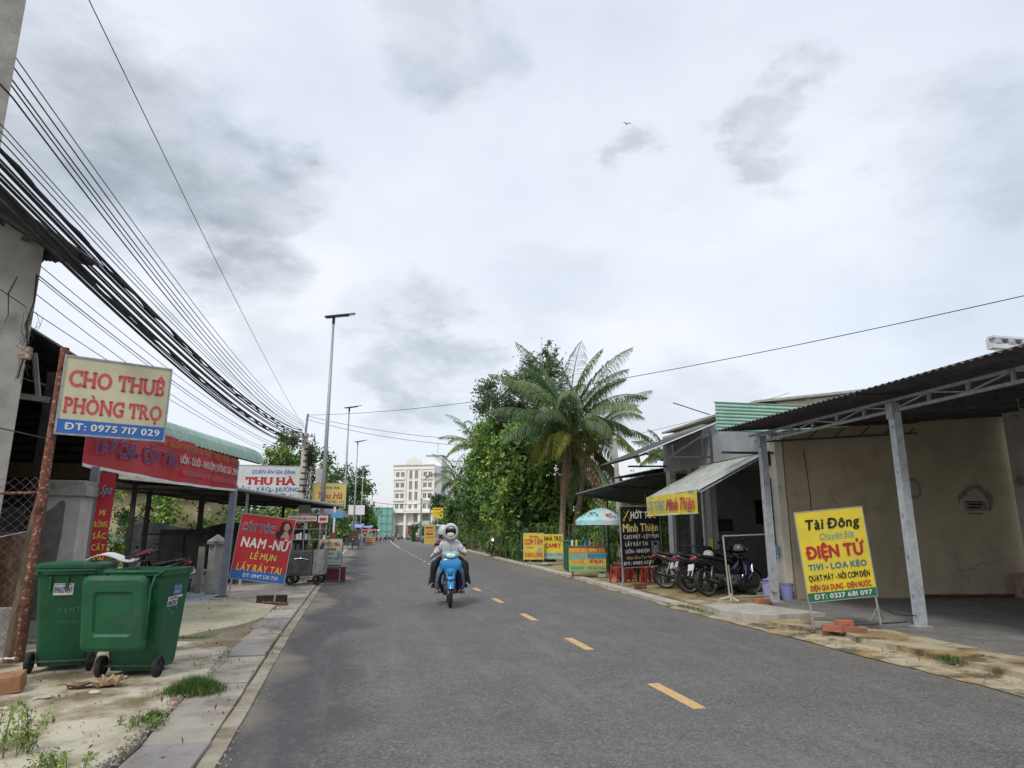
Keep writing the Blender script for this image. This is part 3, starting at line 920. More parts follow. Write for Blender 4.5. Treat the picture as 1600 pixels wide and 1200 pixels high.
litter('crumpled_cardboard', 'torn sheet of wet brown cardboard on the ground in front of the bins', (-2.55, 7.62, .04), .55, .22, .06, 2, CARD)
litter('crumpled_cardboard', 'curled pale brown scrap standing up on the wet cardboard', (-2.38, 7.58, .06), .22, .12, .10, 5, mat('pale_card', (.45, .32, .19), (.3, .2, .12), 9, rough=.9))
litter('plastic_bag', 'small flattened clear plastic bag left of the cardboard scrap', (-2.80, 7.22, .04), .17, .08, .02, 8, mat('dirty_film', (.40, .40, .38), (.3, .3, .28), 9, rough=.4))
litter('plastic_bag', 'grey scrap of bag lying under the right bin wheels', (-2.42, 7.98, .04), .16, .08, .03, 18, mat('grey_film', (.25, .25, .26), (.4, .4, .4), 9, rough=.4))
litter('paper_scrap', 'white paper scrap against the foot of the rusty post', (-3.9, 8.9, .12), .24, .10, .02, 28, WHITE)
for i, (x, y_, s, lb) in enumerate([(-2.42, 7.32, .045, 'pale pebble below the cardboard scrap'), (-2.95, 6.85, .035, 'small tan pebble alone on the stained apron'), (-1.62, 6.9, .03, 'small red brick chip beside the round grass tuft')]):
    b = MB(); b.lathe([(0.001, 0), (s * .8, .1 * s), (s, .5 * s), (s * .7, .9 * s), (.001, s)], n=8)
    o = b.build('pebble', mat('pebble_pale', (.55, .50, .38), rough=.9) if i < 2 else BRICKM); o.location = (x, y_, .034); o.scale = (1.2, .8, .8); tag(o, lb, 'stone')
# grit along the joint
rs = np.random.RandomState(4); b = MB()
for i in range(900):
    y_ = rs.uniform(4.6, 16); x = rs.uniform(-3.6, -1.0) ; s = rs.uniform(.003, .011)
    b.box((x, y_, .04 + s * .3), (s, s * .8, s * .7), (rs.uniform(0, 3), rs.uniform(0, 3), 0))
for i in range(420):
    y_ = rs.uniform(4, 14); x = le(y_) + rs.normal() * .05; s = rs.uniform(.003, .012)
    b.box((x, y_, .004 + s * .3), (s, s * .8, s * .7), (rs.uniform(0, 3), rs.uniform(0, 3), 0))
for i in range(700):
    y_ = rs.uniform(5.1, 9.6); x = -1.585 + rs.normal() * .035 - max(0, y_ - 8.6) * .12; s = rs.uniform(.004, .018)
    b.box((x, y_, .037 + s * .3), (s, s * .8, s * .7), (rs.uniform(0, 3), rs.uniform(0, 3), 0))
for i in range(500):
    y_ = rs.uniform(2, 13); x = re_(y_) + rs.uniform(0, .55); s = rs.uniform(.004, .018)
    b.box((x, y_, .02 + s * .3 + (x - re_(y_)) * .045), (s, s * .8, s * .7), (rs.uniform(0, 3), rs.uniform(0, 3), 0))
stuff(b.build('grit', mat('grit', (.26, .22, .17), (.45, .42, .36), 30, .4, .6, rough=1), fix=False), 'loose grit and pebbles along the slab joints', 'gravel')
def leaf_litter(seed):
    rs = np.random.RandomState(seed); n = 620
    P = np.zeros((n, 3)); P[:, 0] = np.where(rs.uniform(size=n) < .6, rs.uniform(-3.6, -1.1, n), rs.uniform(6.2, 9, n)); P[:, 1] = rs.uniform(4.5, 17, n); P[:, 2] = np.where(P[:, 0] > 7.5, .066, .064)
    P[:, 2] = np.where((P[:, 0] < 0) & (P[:, 1] < 10.5), .044, P[:, 2])
    o = leaf_mesh('fallen_leaves', P, np.array([0, 0, 3.0]), .05, [CARD, leafmat('leaf_fallen', (.2, .16, .06))], None, seed, .4, .0); stuff(o, 'small brown leaves scattered on both verges', 'leaves')
leaf_litter(3)

# ================================================================== RIGHT SIDE: CANOPY, WALLS, BARBER HOUSE
ROOFD = mat('weathered_roof_sheet', (.075, .07, .075), (.12, .115, .12), 2.5, .4, .64, (.05, .045, .045), 7, .52, .68, rough=.75, metal=.1)
ROOFU = mat('dark_grey_sheet', (.06, .066, .07), (.095, .10, .105), 2.5, .4, .64, rough=.7, metal=.15)
ROOFP = mat('pale_awning_sheet', (.36, .38, .34), (.26, .28, .25), 2.2, .4, .64, (.46, .47, .42), 6, .52, .68, rough=.6)
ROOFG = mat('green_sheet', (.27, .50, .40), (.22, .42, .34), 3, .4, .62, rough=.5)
BEIGE = mat('beige_render', (.47, .40, .285), (.40, .34, .24), 1.3, .42, .62, (.33, .285, .20), 2.2, .55, .72, rough=.95, bump=.3, bscale=14, world=True)
GREYW = mat('grey_rendered_wall', (.58, .57, .54), (.46, .455, .43), 1.2, .4, .64, (.18, .17, .15), 1.7, .58, .74, rough=.95, bump=.3, bscale=14, world=True)
CREAMW = mat('cream_wall_paint', (.76, .73, .62), (.66, .63, .52), 1.6, .4, .64, (.40, .37, .29), 2.6, .62, .76, rough=.9, world=True)
WHITEW = mat('whitewash', (.66, .67, .66), (.55, .56, .55), 1.6, .4, .64, (.36, .36, .34), 2.6, .62, .76, rough=.9, world=True)
GREYP = mat('grey_wall_paint', (.34, .355, .37), (.28, .29, .30), 1.6, .4, .64, rough=.9, world=True)

# --- steel shelter
t = thing('steel_canopy', 'long grey corrugated steel canopy on posts over the concrete yard at right', 'canopy', (8.57, 9.47, .06))
roof = corrugated(MB(), (7.80, 14.05, 3.80), (7.80, .5, 3.72), (15.2, .5, 4.25), (15.2, 14.05, 4.33), 96, .017).build('roof_sheet', ROOFD, t, fix=False)
for y in (13.40, 9.47, 5.55, 1.7):
    b = MB()
    # open C-section post: web and two flanges, base plate and cleats
    b.b2((8.50, y - .055, .06), (8.64, y + .055, 3.62))
    b.b2((8.495, y - .062, .06), (8.505, y + .062, 3.62)); b.b2((8.635, y - .062, .06), (8.645, y + .062, 3.62))
    b.b2((8.44, y - .11, .055), (8.70, y + .11, .072))
    p_ = b.build('post', GALVP, t)
    c_ = MB()
    for z in (.5, 1.1, 1.75, 2.45, 3.2): c_.b2((8.485, y - .02, z), (8.4955, y + .02, z + .05))
    c_.b2((8.47, y - .075, 3.36), (8.50, y + .075, 3.62))
    stuff(c_.build('cleat', GALV, p_))
b = MB()
b.bar((8.57, .5, 3.50), (8.57, 13.45, 3.50), .05, .05); tb = b.build('bottom_chord', GALV, t)
MB().bar((8.57, .5, 3.68), (8.57, 13.9, 3.68), .045, .045).build('top_chord', GALVP, t)
up_, dg = None, None
y = .8; i = 0
while y < 13.3:
    o = MB().bar((8.57, y, 3.526), (8.57, y, 3.656), .045, .05).build('upright', GALV, t)
    MB().bar((8.57, y + .03, 3.66 if i % 2 else 3.53), (8.57, y + .68, 3.53 if i % 2 else 3.66), .022).build('brace', GALVP, t)
    y += .72; i += 1
for y in (13.45, 9.47, 5.55, 1.7):     # rafters (trusses running back under the sheet)
    b = MB(); b.bar((7.85, y, 3.74), (15.1, y, 4.24), .05, .05).build('rafter', DARKST, t)
    b = MB(); b.bar((8.6, y, 3.50), (15.1, y, 4.0), .04, .04); b.build('lower_rafter', DARKST, t)
    for k in range(9):
        x = 9.1 + k * .68; z = 3.5 + (x - 8.6) * .077
        MB().bar((x, y, z), (x + .3, y, z + .24), .022).build('web_bar', DARKST, t)
for k in range(8):
    x = 8.0 + k * 1.0; MB().bar((x, .5, 3.775 + (x - 7.85) * .0685), (x, 13.95, 3.80 + (x - 7.85) * .0685), .045, .05).build('purlin', DARKST, t)
# dangling odds
MB().tube([(10.6, 9.0, 3.70), (10.6, 9.0, 3.52), (12.6, 8.4, 3.52)], .012, 6).build('conduit', GALV, t)

# --- boundary walls of the yard
t = thing('yard_wall', 'stained beige rendered wall closing the far side of the canopy yard', 'wall', (12, 13.7, 0))
b = MB(); wy = lambda x: 13.92 - (x - 9.25) * .14
# wall with an opening for the vent
X0, X1, Z1 = 9.45, 15.3, 4.6
zt = lambda x, z: 3.84 + (x - 9.45) * .074 if z == Z1 else z
vx0, vx1, vz0, vz1 = 13.55, 14.22, 1.98, 2.24
for (a, c, z0, z1) in ((X0, vx0, 0, Z1), (vx1, X1, 0, Z1), (vx0, vx1, 0, vz0), (vx0, vx1, vz1, Z1)):
    b.add([(a, wy(a), z0), (c, wy(c), z0), (c, wy(c), zt(c, z1)), (a, wy(a), zt(a, z1)), (a, wy(a) + .2, z0), (c, wy(c) + .2, z0), (c, wy(c) + .2, zt(c, z1)), (a, wy(a) + .2, zt(a, z1))],
          [(0, 1, 2, 3), (4, 7, 6, 5), (0, 3, 7, 4), (1, 5, 6, 2), (3, 2, 6, 7), (0, 4, 5, 1)])
b.build('render_wall', BEIGE, t)
yv = wy(13.9)
b = MB(); cx, cz = 13.885, 2.11
for (a, c, z0, z1) in ((vx0, vx1, vz0 - .03, vz0 + .02), (vx0, vx1, vz1 - .02, vz1 + .03), (vx0 - .02, vx0 + .03, vz0, vz1), (vx1 - .03, vx1 + .02, vz0, vz1)):
    b.b2((a, yv - .05, z0), (c, yv + .06, z1))
b.build('vent_frame', CONCL, t)
b = MB(); b.b2((vx0, yv + .12, vz0), (vx1, yv + .13, vz1)); b.build('vent_back', BLACKPL, t)
for k in range(3):
    MB().b2((vx0 + .03, yv + .02, vz0 + .05 + k * .07), (vx1 - .03, yv + .05, vz0 + .07 + k * .07)).build('louvre', GALVP, t)
CRK = mat('plaster_crack', (.06, .055, .05), rough=1)
for (x0_, z0_, x1_, z1_, sd_) in ((12.9, .55, 14.6, .95, 1), (10.2, 2.9, 10.9, 1.4, 2)):
    rq = random.Random(sd_); P_ = []
    for k in range(15): f = k / 14; x_ = x0_ + (x1_ - x0_) * f + rq.uniform(-.03, .03); P_.append((x_, wy(x_) - .001, z0_ + (z1_ - z0_) * f + rq.uniform(-.05, .05)))
    MB().tube(P_, [.001 + .004 * math.sin(PI * k / 14) for k in range(15)], 4).build('crack', CRK, t)
MB().tube([(9.9, wy(9.9) - .02, 3.4), (9.95, wy(9.95) - .02, 2.4), (9.93, wy(9.93) - .02, 1.5)], .008, 5).build('wall_wire', RUBBER, t)
MB().b2((9.86, wy(9.93) - .05, 1.38), (9.99, wy(9.93) - .012, 1.52)).build('socket_box', WHITEW, t)
# plaster patches where the render was mended, skirting line of red tiles at the foot
PATCHM = mat('grey_mortar_patch', (.24, .22, .18), (.18, .165, .14), 6, rough=1, bump=.5)
def ring_patch(cx, cz, rx, rz, w, seed):
    rr_ = random.Random(seed); b = MB(); n = 22; V = []
    for k in range(n):
        a = 2 * PI * k / n; q = 1 + rr_.uniform(-.08, .08); ww = w * rr_.uniform(.6, 1.3)
        for f in (q, q - ww): V.append((cx + rx * f * math.cos(a), wy(cx) - .006 - (rx * f * math.cos(a)) * -.14 * -1, cz + rz * f * math.sin(a)))
    b.add(V, [(2 * k, 2 * k + 1, (2 * k + 3) % (2 * n), (2 * k + 2) % (2 * n)) for k in range(n)])
    return b
ring_patch(12.45, 2.50, .19, .24, .3, 3).build('mortar_patch', PATCHM, t, fix=False)
ring_patch(13.93, 2.24, .42, .34, .35, 5).build('mortar_patch', PATCHM, t, fix=False)
b = MB()
for k in range(9): b.box((12.2 + k * .26, wy(12.2 + k * .26) - .07, .10), (.25, .13, .06), (0, R(rnd.uniform(-4, 4)), R(-8)))
o = b.build('loose_boards', mat('red_brown_board', (.10, .05, .035), (.07, .04, .03), 8, rough=.9)); tag(o, 'low heap of red-brown boards at the foot of the beige wall', 'boards')
t = thing('back_wall', 'pale grey cement wall closing the yard at the far right edge', 'wall', (14.3, 8, 0))
MB().b2((14.72, -2, 0), (14.92, 12.95, 4.5)).build('cement_wall', GREYW, t)
tag(MB().b2((14.25, 12.35, .06), (14.68, 12.9, .62)).build('rubble_block', mat('pinkish_block', (.32, .19, .16), (.42, .33, .28), 8, rough=.95), bevel=.03), 'low pinkish block against the grey wall corner of the yard', 'block')

t = thing('cream_pier', 'narrow cream painted pier between the yard wall and the barber porch', 'wall', (9.3, 14.0, 0))
MB().b2((9.22, 13.93, 0), (9.42, 14.38, 3.62)).build('pier', CREAMW, t, bevel=.01)
MB().b2((9.205, 13.925, .0), (9.43, 14.39, .22)).build('skirting', GREYP, t)
b = MB(); b.b2((9.12, 14.12, 3.05), (9.22, 14.34, 3.38)); b.build('meter_box', BLACKPL, t)
tag(MB().b2((9.08, 14.16, .9), (9.2, 14.3, 2.75)).build('hanging_tools', DARKIN), 'dark vertical bundle of tools hanging behind the second canopy post', 'tools')
tag(MB().box((9.12, 14.05, 1.08), (.05, .16, .26)).build('hanging_cloth', SKYB, bevel=.02), 'small blue cloth hanging on the cream pier', 'cloth')
tag(MB().tube([(9.1, 13.98, .12), (9.06, 13.92, 1.0)], .012, 6).build('broom_stick', WHITE), 'thin pale stick leaning on the foot of the cream pier', 'stick')

# --- barber house
t = thing('barber_house', 'low grey and white barber house with a dark open porch behind the motorbikes', 'house', (9.3, 16, 0))
MB().b2((9.32, 18.4, .09), (14.6, 18.6, 3.5)).build('porch_back_wall', GREYP, t)
MB().b2((12.6, 14.5, .09), (12.8, 18.4, 3.5)).build('side_wall', GREYP, t)
MB().b2((9.3, 17.5, 3.36), (14.6, 20.2, 4.55)).build('upper_wall', GREYP, t)
MB().b2((9.32, 14.3, 3.40), (14.6, 17.49, 4.15)).build('upper_wall', GREYP, t)
MB().b2((9.4, 14.4, 3.30), (12.7, 18.5, 3.36)).build('porch_ceiling', GREYP, t)
for y, w in ((17.28, .26), (17.62, .10), (19.75, .30)):
    MB().b2((9.22, y - w / 2, .05), (9.42, y + w / 2, 3.36)).build('column', WHITEW, t, bevel=.008)
sgn = MB().b2((9.175, 17.03, .55), (9.195, 17.33, 2.75)).build('vertical_sign', mat('grey_sign_print', (.30, .31, .34), rough=.5), t)
b = MB(); b.b2((9.170, 17.05, .6), (9.1745, 17.31, 1.35)); b.build('sign_print', YEL, sgn)
# framed picture and plaque on the porch wall
f_ = MB().b2((10.05, 18.35, 1.55), (10.55, 18.39, 1.88)).build('plaque', BLACKPL, t)
MB().b2((10.09, 18.335, 1.59), (10.51, 18.348, 1.84)).build('plaque_print', DARKST, f_)
f_ = MB().b2((11.35, 18.35, 1.75), (11.7, 18.39, 2.45)).build('picture_frame', BLACKPL, t)
# steel folding gate between the columns: upright bars
gate = thing('folding_gate', 'dark steel folding gate between the white columns of the barber house', 'gate', (9.34, 18.7, .05))
for k in range(17):
    MB().b2((9.32, 17.74 + k * .112, .08), (9.345, 17.764 + k * .112, 2.3)).build('bar', DARKST, gate)
for z in (.12, 1.1, 2.28): MB().b2((9.312, 17.7, z), (9.353, 19.6, z + .04)).build('rail', DARKST, gate)
MB().b2((9.6, 17.8, .1), (9.65, 19.5, 2.4)).build('curtain', mat('dark_curtain', (.03, .03, .035), (.06, .05, .05), 9, stretch=(1, 8, .5)), gate)

# lean-to awning with its hanging banner
t = thing('awning', 'pale corrugated lean-to awning sloping down to the road over the motorbikes', 'awning', (9.3, 16, 3.3))
corrugated(MB(), (7.48, 14.38, 2.475), (7.48, 17.42, 2.43), (9.30, 17.42, 3.36), (9.30, 14.38, 3.38), 22, .012).build('awning_sheet', ROOFP, t, fix=False)
MB().bar((7.50, 14.4, 2.44), (7.50, 17.4, 2.40), .035).build('edge_tube', GALV, t)
for y in (14.42, 15.9, 17.38): MB().bar((7.52, y, 2.42), (9.28, y, 3.32), .03).build('rafter_tube', GALVP, t)
b = MB()


def ban(u, v):
    y = 17.42 - u * 2.95; return (7.465 + .02 * math.sin(u * 9) + .015 * math.sin(u * 23 + v), y, 2.45 - v * .50 - .015 * math.sin(u * 11) + u * .03)


t2 = thing('hanging_banner', 'yellow banner reading ỚT TÓC Minh Thiện hung from the pale awning edge', 'banner', (7.46, 17.42, 1.93), R(-90))
# built in local space: local x runs along the awning edge towards the camera
b.grid(lambda u, v: (u * 2.95, .02 * math.sin(u * 9) + .012 * math.sin(u * 23 + v), .52 - v * .50 - .012 * math.sin(u * 11)), 28, 4, 0)
b.build('cloth', YEL, t2, world=False, fix=False, smooth=True)
letters(t2, 'ỚT TÓC', .68, .13, 1.05, .25, SKYB, y=-.045, bold=.012, outline=NAVY, ow=.014)
letters(t2, 'Minh Thiện', 2.08, .12, 1.5, .28, RED, y=-.045, bold=.022, outline=PINK, ow=.04, shear=.28)
PALEC = flat('print_pale_yellow', (.80, .76, .45), .6)
b = MB(); b.grid(lambda u, v: (u * 2.95, .02 * math.sin(u * 9) - .004, .04 - v * .04), 20, 1); b.build('hem', PALEC, t2, world=False, fix=False)

# high roof over the porch behind the awning
t = thing('porch_roof', 'dark steel framed roof jutting out high above the barber awning', 'roof', (8.4, 17.5, 3.6))
corrugated(MB(), (7.12, 17.0, 3.57), (7.12, 20.2, 3.57), (9.66, 20.2, 4.60), (9.66, 17.0, 4.60), 26, .018).build('roof_sheet', ROOFU, t, fix=False)
MB().bar((7.1, 16.98, 3.565), (9.66, 16.98, 4.60), .03, .03).build('edge_trim', WHITE, t)
for a, c in (((7.9, 17.02, 3.52), (9.3, 17.02, 3.56)), ((8.1, 17.0, 3.86), (8.1, 17.0, 3.55)), ((9.0, 17.0, 4.2), (9.0, 17.0, 3.57)), ((8.1, 17.02, 3.58), (9.2, 17.02, 4.25)), ((9.28, 17.0, 3.2), (9.28, 17.0, 4.3)), ((8.0, 20, 3.55), (9.3, 20, 3.58)), ((7.4, 17.1, 3.62), (7.4, 20.1, 3.62)), ((8.4, 17.1, 4.02), (8.4, 20.1, 4.02))):
    MB().bar(a, c, .05).build('beam', DARKST, t)
MB().bar((7.9, 14.0, 3.30), (9.3, 14.0, 3.32), .05).build('beam', DARKST, t)
MB().tube([(9.3, 17, 4.75), (8.2, 17, 5.05)], .015, 6).build('antenna_arm', DARKST, t)

t = thing('low_dark_roof', 'wide dark corrugated roof sheltering the drink stall behind the black sign', 'roof', (9, 23, 2.8))
corrugated(MB(), (6.95, 22.2, 2.77), (11.2, 26.0, 2.60), (10.4, 20.0, 3.56), (8.5, 20.0, 3.26), 34, .016).build('roof_sheet', ROOFU, t, fix=False)
corrugated(MB(), (9.1, 20.4, 3.52), (9.1, 25.0, 3.55), (13.5, 25.0, 4.0), (13.5, 20.4, 3.98), 34, .018).build('roof_sheet', ROOFU, t, fix=False)
MB().bar((6.93, 22.2, 2.79), (8.5, 19.97, 3.28), .025).build('edge_trim', GALV, t)
for x, y in ((8.2, 22.6), (10.9, 25.4), (8.7, 20.4)):
    MB().bar((x, y, 0), (x, y, 2.75), .05).build('post', DARKST, t)
for a_, c_ in (((7.2, 22.2, 2.74), (10.9, 25.7, 2.56)), ((8.4, 20.3, 3.16), (10.4, 20.3, 3.42)), ((7.9, 21.2, 2.98), (10.6, 23, 2.98))): MB().bar(a_, c_, .045).build('rafter', DARKST, t)

t = thing('green_fascia', 'upright pale green corrugated sheet standing above the canopy end', 'metal sheet', (9.2, 14.3, 4))
b = MB()
nw = 8.5
b.grid(lambda u, v: (7.95 + v * 4.4, 14.25 + .016 * math.sin(2 * PI * nw * u), 3.83 + u * .70 + .0 * v), 68, 1)
b.build('ribbed_sheet', mat('green_ribbed_sheet', (.45, .62, .53), (.36, .55, .46), 3, rough=.5), t, fix=False, smooth=True)
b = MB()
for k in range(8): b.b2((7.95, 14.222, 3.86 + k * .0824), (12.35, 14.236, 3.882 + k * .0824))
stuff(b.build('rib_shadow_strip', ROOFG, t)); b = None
MB().b2((7.94, 14.22, 4.53), (12.4, 14.29, 4.545)).build('top_trim', ROOFG, t)

t = thing('cream_upper_house', 'cream upper storey with a thin flat roof rising behind the canopy', 'house', (16, 25, 0))
b = MB(); b.prism_y([(15.9, 0), (20.2, 0), (20.2, 7.25), (15.9, 6.66)], 24, 32); b.build('wall', CREAMW, t)
b = MB(); b.prism_y([(14.9, 6.56), (20.6, 7.34), (20.6, 7.43), (14.9, 6.65)], 23.5, 32.4); b.build('roof_slab', CONCL, t)
for x in (17.2, 20.2): MB().b2((x, 23.6, 6.82 + (x - 17.2) * .12), (x + .25, 24.0, 6.97 + (x - 17.2) * .12)).build('eave_bracket', CONC, t)
MB().prism_y([(14.6, 6.3), (15.9, 6.5), (15.9, 6.62), (14.6, 6.42)], 23.6, 26).build('side_roof', ROOFU, t)
t = thing('far_right_house', 'pale house with a blue patterned parapet at the far right edge', 'house', (22, 18, 0))
b = MB(); b.prism([(18.3, 16), (34, 16), (44, 26), (30.2, 26)], 0, 6.95); b.build('wall', WHITEW, t)
MB().b2((18.25, 15.95, 6.95), (34, 16.2, 7.10)).build('parapet_base', WHITEW, t)
for k in range(9):
    MB().b2((18.3 + k * .5, 15.93, 7.10 + .0), (18.55 + k * .5, 16.1, 7.26)).build('patterned_block', mat('parapet_blue', (.25, .29, .42), (.5, .5, .55), 9, rough=.7), t)
MB().b2((18.25, 15.92, 7.26), (34, 16.15, 7.33)).build('coping', WHITEW, t)
MB().b2((18.25, 16.1, 7.1), (34, 16.2, 7.26)).build('parapet_back', WHITEW, t)

# ================================================================== LEFT SIDE BUILDINGS
t = thing('concrete_utility_pole', 'tall square-sided concrete utility pole at the top left edge', 'utility pole', (-4.0, 7.0, 0))
b = MB(); b.tube([(-4.05, 7.05, 0), (-4.0, 7.0, 9.2)], [.24, .15], 4); b.build('pole', CONCL, t)
MB().b2((-4.13, 6.83, 7.0), (-3.87, 6.86, 7.22)).build('plate', GALV, t)
t = thing('near_plaster_building', 'grey plastered building end under a ragged roof at the left edge', 'building', (-5.5, 10.5, 0))
b = MB(); b.add([(-4.50, 9.6, 0), (-9.5, 9.2, 0), (-11.5, 14.0, 0), (-6.75, 14.0, 0), (-4.50, 9.6, 5.29), (-9.5, 9.2, 8.4), (-11.5, 14, 8.6), (-6.75, 14.0, 5.6)], [(0, 1, 2, 3), (4, 7, 6, 5), (0, 4, 5, 1), (1, 5, 6, 2), (2, 6, 7, 3), (3, 7, 4, 0)]); b.build('plaster_wall', PLAST, t)
b = corrugated(MB(), (-4.95, 10.5, 5.46), (-3.50, 8.90, 4.84), (-6.6, 8.35, 6.82), (-7.9, 9.9, 7.35), 16, .022)
b.build('roof_sheet', ROOFD, t, fix=False)
for q in (.12, .5, .88): MB().bar(Vector((-3.80, 8.97, 4.90)).lerp(Vector((-4.95, 10.45, 5.40)), q), Vector((-6.6, 8.37, 6.76)).lerp(Vector((-7.9, 9.9, 7.29)), q), .05).build('rafter', DARKIN, t)
for q in (.15, .5, .85): MB().bar(Vector((-3.80, 9.0, 4.88)).lerp(Vector((-6.6, 8.4, 6.75)), q), Vector((-4.95, 10.45, 5.38)).lerp(Vector((-7.9, 9.9, 7.28)), q), .045).build('purlin', DARKIN, t)
b = MB(); b.tube([(-4.53, 9.58, 4.9), (-4.50, 9.57, 4.5), (-4.56, 9.58, 4.2), (-4.49, 9.56, 3.9), (-4.54, 9.56, 3.45)], .010, 5).build('drop_wire', RUBBER, t)
MB().tube([(-4.75, 9.58, 4.85), (-4.82, 9.57, 4.6), (-4.78, 9.58, 4.3), (-4.83, 9.58, 4.1)], .006, 5).build('drop_wire', RUBBER, t)
f_ = MB().box((-4.46, 9.50, 3.78), (.10, .09, .16)).build('junction_box', mat('box_rust', (.25, .12, .08), (.4, .38, .35), 20), t)
rr = random.Random(5); b = MB()
for k in range(7):
    a = [(-4.46 + rr.uniform(-.1, .12), 9.48 + rr.uniform(-.05, .05), 4.3 - q * .2 + rr.uniform(-.08, .08)) for q in range(5)]
    b.tube(a, .003, 4)
stuff(b.build('loose_wires', RUBBER, t))

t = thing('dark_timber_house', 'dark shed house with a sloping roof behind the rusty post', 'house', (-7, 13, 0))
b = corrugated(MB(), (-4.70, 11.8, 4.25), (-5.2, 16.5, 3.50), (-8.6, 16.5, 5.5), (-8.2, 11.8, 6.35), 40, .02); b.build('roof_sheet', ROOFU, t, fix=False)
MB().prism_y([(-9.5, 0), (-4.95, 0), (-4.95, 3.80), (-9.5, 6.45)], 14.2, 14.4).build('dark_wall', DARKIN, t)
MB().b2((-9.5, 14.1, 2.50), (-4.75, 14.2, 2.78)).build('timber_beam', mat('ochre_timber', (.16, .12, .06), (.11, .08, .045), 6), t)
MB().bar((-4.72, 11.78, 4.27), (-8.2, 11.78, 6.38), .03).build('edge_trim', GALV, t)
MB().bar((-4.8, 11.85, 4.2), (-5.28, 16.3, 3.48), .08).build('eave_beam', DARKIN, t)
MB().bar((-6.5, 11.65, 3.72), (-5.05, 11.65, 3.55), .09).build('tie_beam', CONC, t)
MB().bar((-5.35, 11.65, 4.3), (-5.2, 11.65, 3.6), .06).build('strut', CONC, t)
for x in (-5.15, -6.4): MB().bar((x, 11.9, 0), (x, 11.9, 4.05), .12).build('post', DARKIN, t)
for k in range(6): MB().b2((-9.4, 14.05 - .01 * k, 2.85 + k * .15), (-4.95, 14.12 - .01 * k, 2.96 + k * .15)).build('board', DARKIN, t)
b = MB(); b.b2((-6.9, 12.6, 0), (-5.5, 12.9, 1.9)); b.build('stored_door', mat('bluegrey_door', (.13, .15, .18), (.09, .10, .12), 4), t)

# rusty post with chain-link fence
t = thing('rusty_post', 'rust covered round post carrying the room-rental sign', 'post', (-3.86, 9.2, 0))
MB().tube([(-3.92, 9.22, 0), (-3.90, 9.2, 1.9), (-3.89, 9.2, 3.80)], [.062, .055, .05], 10).build('pipe', RUST, t)
b = MB()
b.tube([(-3.96, 9.26, 0.0), (-3.95, 9.25, .8), (-3.93, 9.24, 1.6), (-3.90, 9.23, 2.0)], [.115, .10, .085, .06], 8); b.build('rotten_stump', mat('rotten_wood', (.085, .05, .035), (.14, .10, .07), 12, .4, .6, (.05, .05, .03), 5, rough=1, bump=.8, bscale=25, stretch=(1, 1, .3)), t)
fence = thing('chain_link_fence', 'rusty chain-link fence sagging from the rusty post to the left edge', 'fence', (-4.6, 9.2, 0))
b = MB(); rr = random.Random(9)
W_, H_, s = 1.7, 1.95, .052
nx, nz = int(W_ / s), int(H_ / s)


def fp(i, j): x = -3.98 - i * s * .96; return Vector((x, 9.28 + .05 * math.sin(i * .5) + .03 * math.sin(j * .3) - i * .012, .15 + j * s * 1.05 - .05 * math.sin(i / nx * PI)))


for i in range(nx):
    for j in range(nz):
        if (i + j) % 2 == 0:
            b.bar(fp(i, j), fp(i + 1, j + 1), .0034)
        else: b.bar(fp(i, j + 1), fp(i + 1, j), .0034)
stuff(b.build('wire_mesh', mat('fence_wire', (.12, .085, .07), (.20, .18, .17), 20, rough=.6, metal=.4), fence, fix=False))
MB().tube([(-3.9, 9.25, 1.98), (-5.8, 9.1, 1.90)], .018, 6).build('top_rail', RUST, fence)
MB().tube([(-3.85, 9.22, 1.55), (-5.9, 9.0, 1.05)], .006, 5).build('brace_wire', GALV, fence)
MB().tube([(-3.88, 9.2, 2.62), (-4.6, 9.3, 2.78), (-5.9, 9.4, 2.86)], .008, 5).build('tie_cable', RUBBER, fence)
MB().b2((-5.9, 9.35, 0), (-4.0, 9.5, .62)).build('footing_wall', CONC, fence)
tag(MB().box((-5.0, 10.4, .9), (.9, .6, 1.2)).build('stacked_timber', mat('brown_heap', (.10, .05, .03), (.2, .12, .07), 6), bevel=.05), 'brown heap of stored timber behind the chain-link fence', 'timber')

# gate pillar
t = thing('gate_pillar', 'square plastered gate pillar with a cap and a dark stain behind the green bins', 'gate pillar', (-4.35, 11.2, 0))
MB().b2((-4.58, 10.98, 0), (-4.13, 11.43, 2.02)).build('shaft', mat('pillar_plaster', (.50, .50, .48), (.40, .40, .38), 3, .4, .6, (.20, .20, .19), 4.2, .60, .72, rough=.95, bump=.2, world=True), t, bevel=.008)
MB().prism_y([(-4.58, .3), (-4.58, 1.78), (-4.50, 1.84), (-4.42, 1.93), (-4.36, 1.96), (-4.33, 1.90), (-4.325, 1.5), (-4.345, 1.1), (-4.35, .3)], 10.974, 10.979).build('damp_stain', mat('damp_plaster', (.13, .13, .12), (.19, .19, .18), 5, rough=.95), t)
MB().b2((-4.66, 10.90, 2.02), (-4.05, 11.51, 2.17)).build('cap', CONC, t, bevel=.012)
MB().b2((-4.60, 10.96, 2.17), (-4.11, 11.45, 2.25)).build('cap_top', CONC, t, bevel=.012)

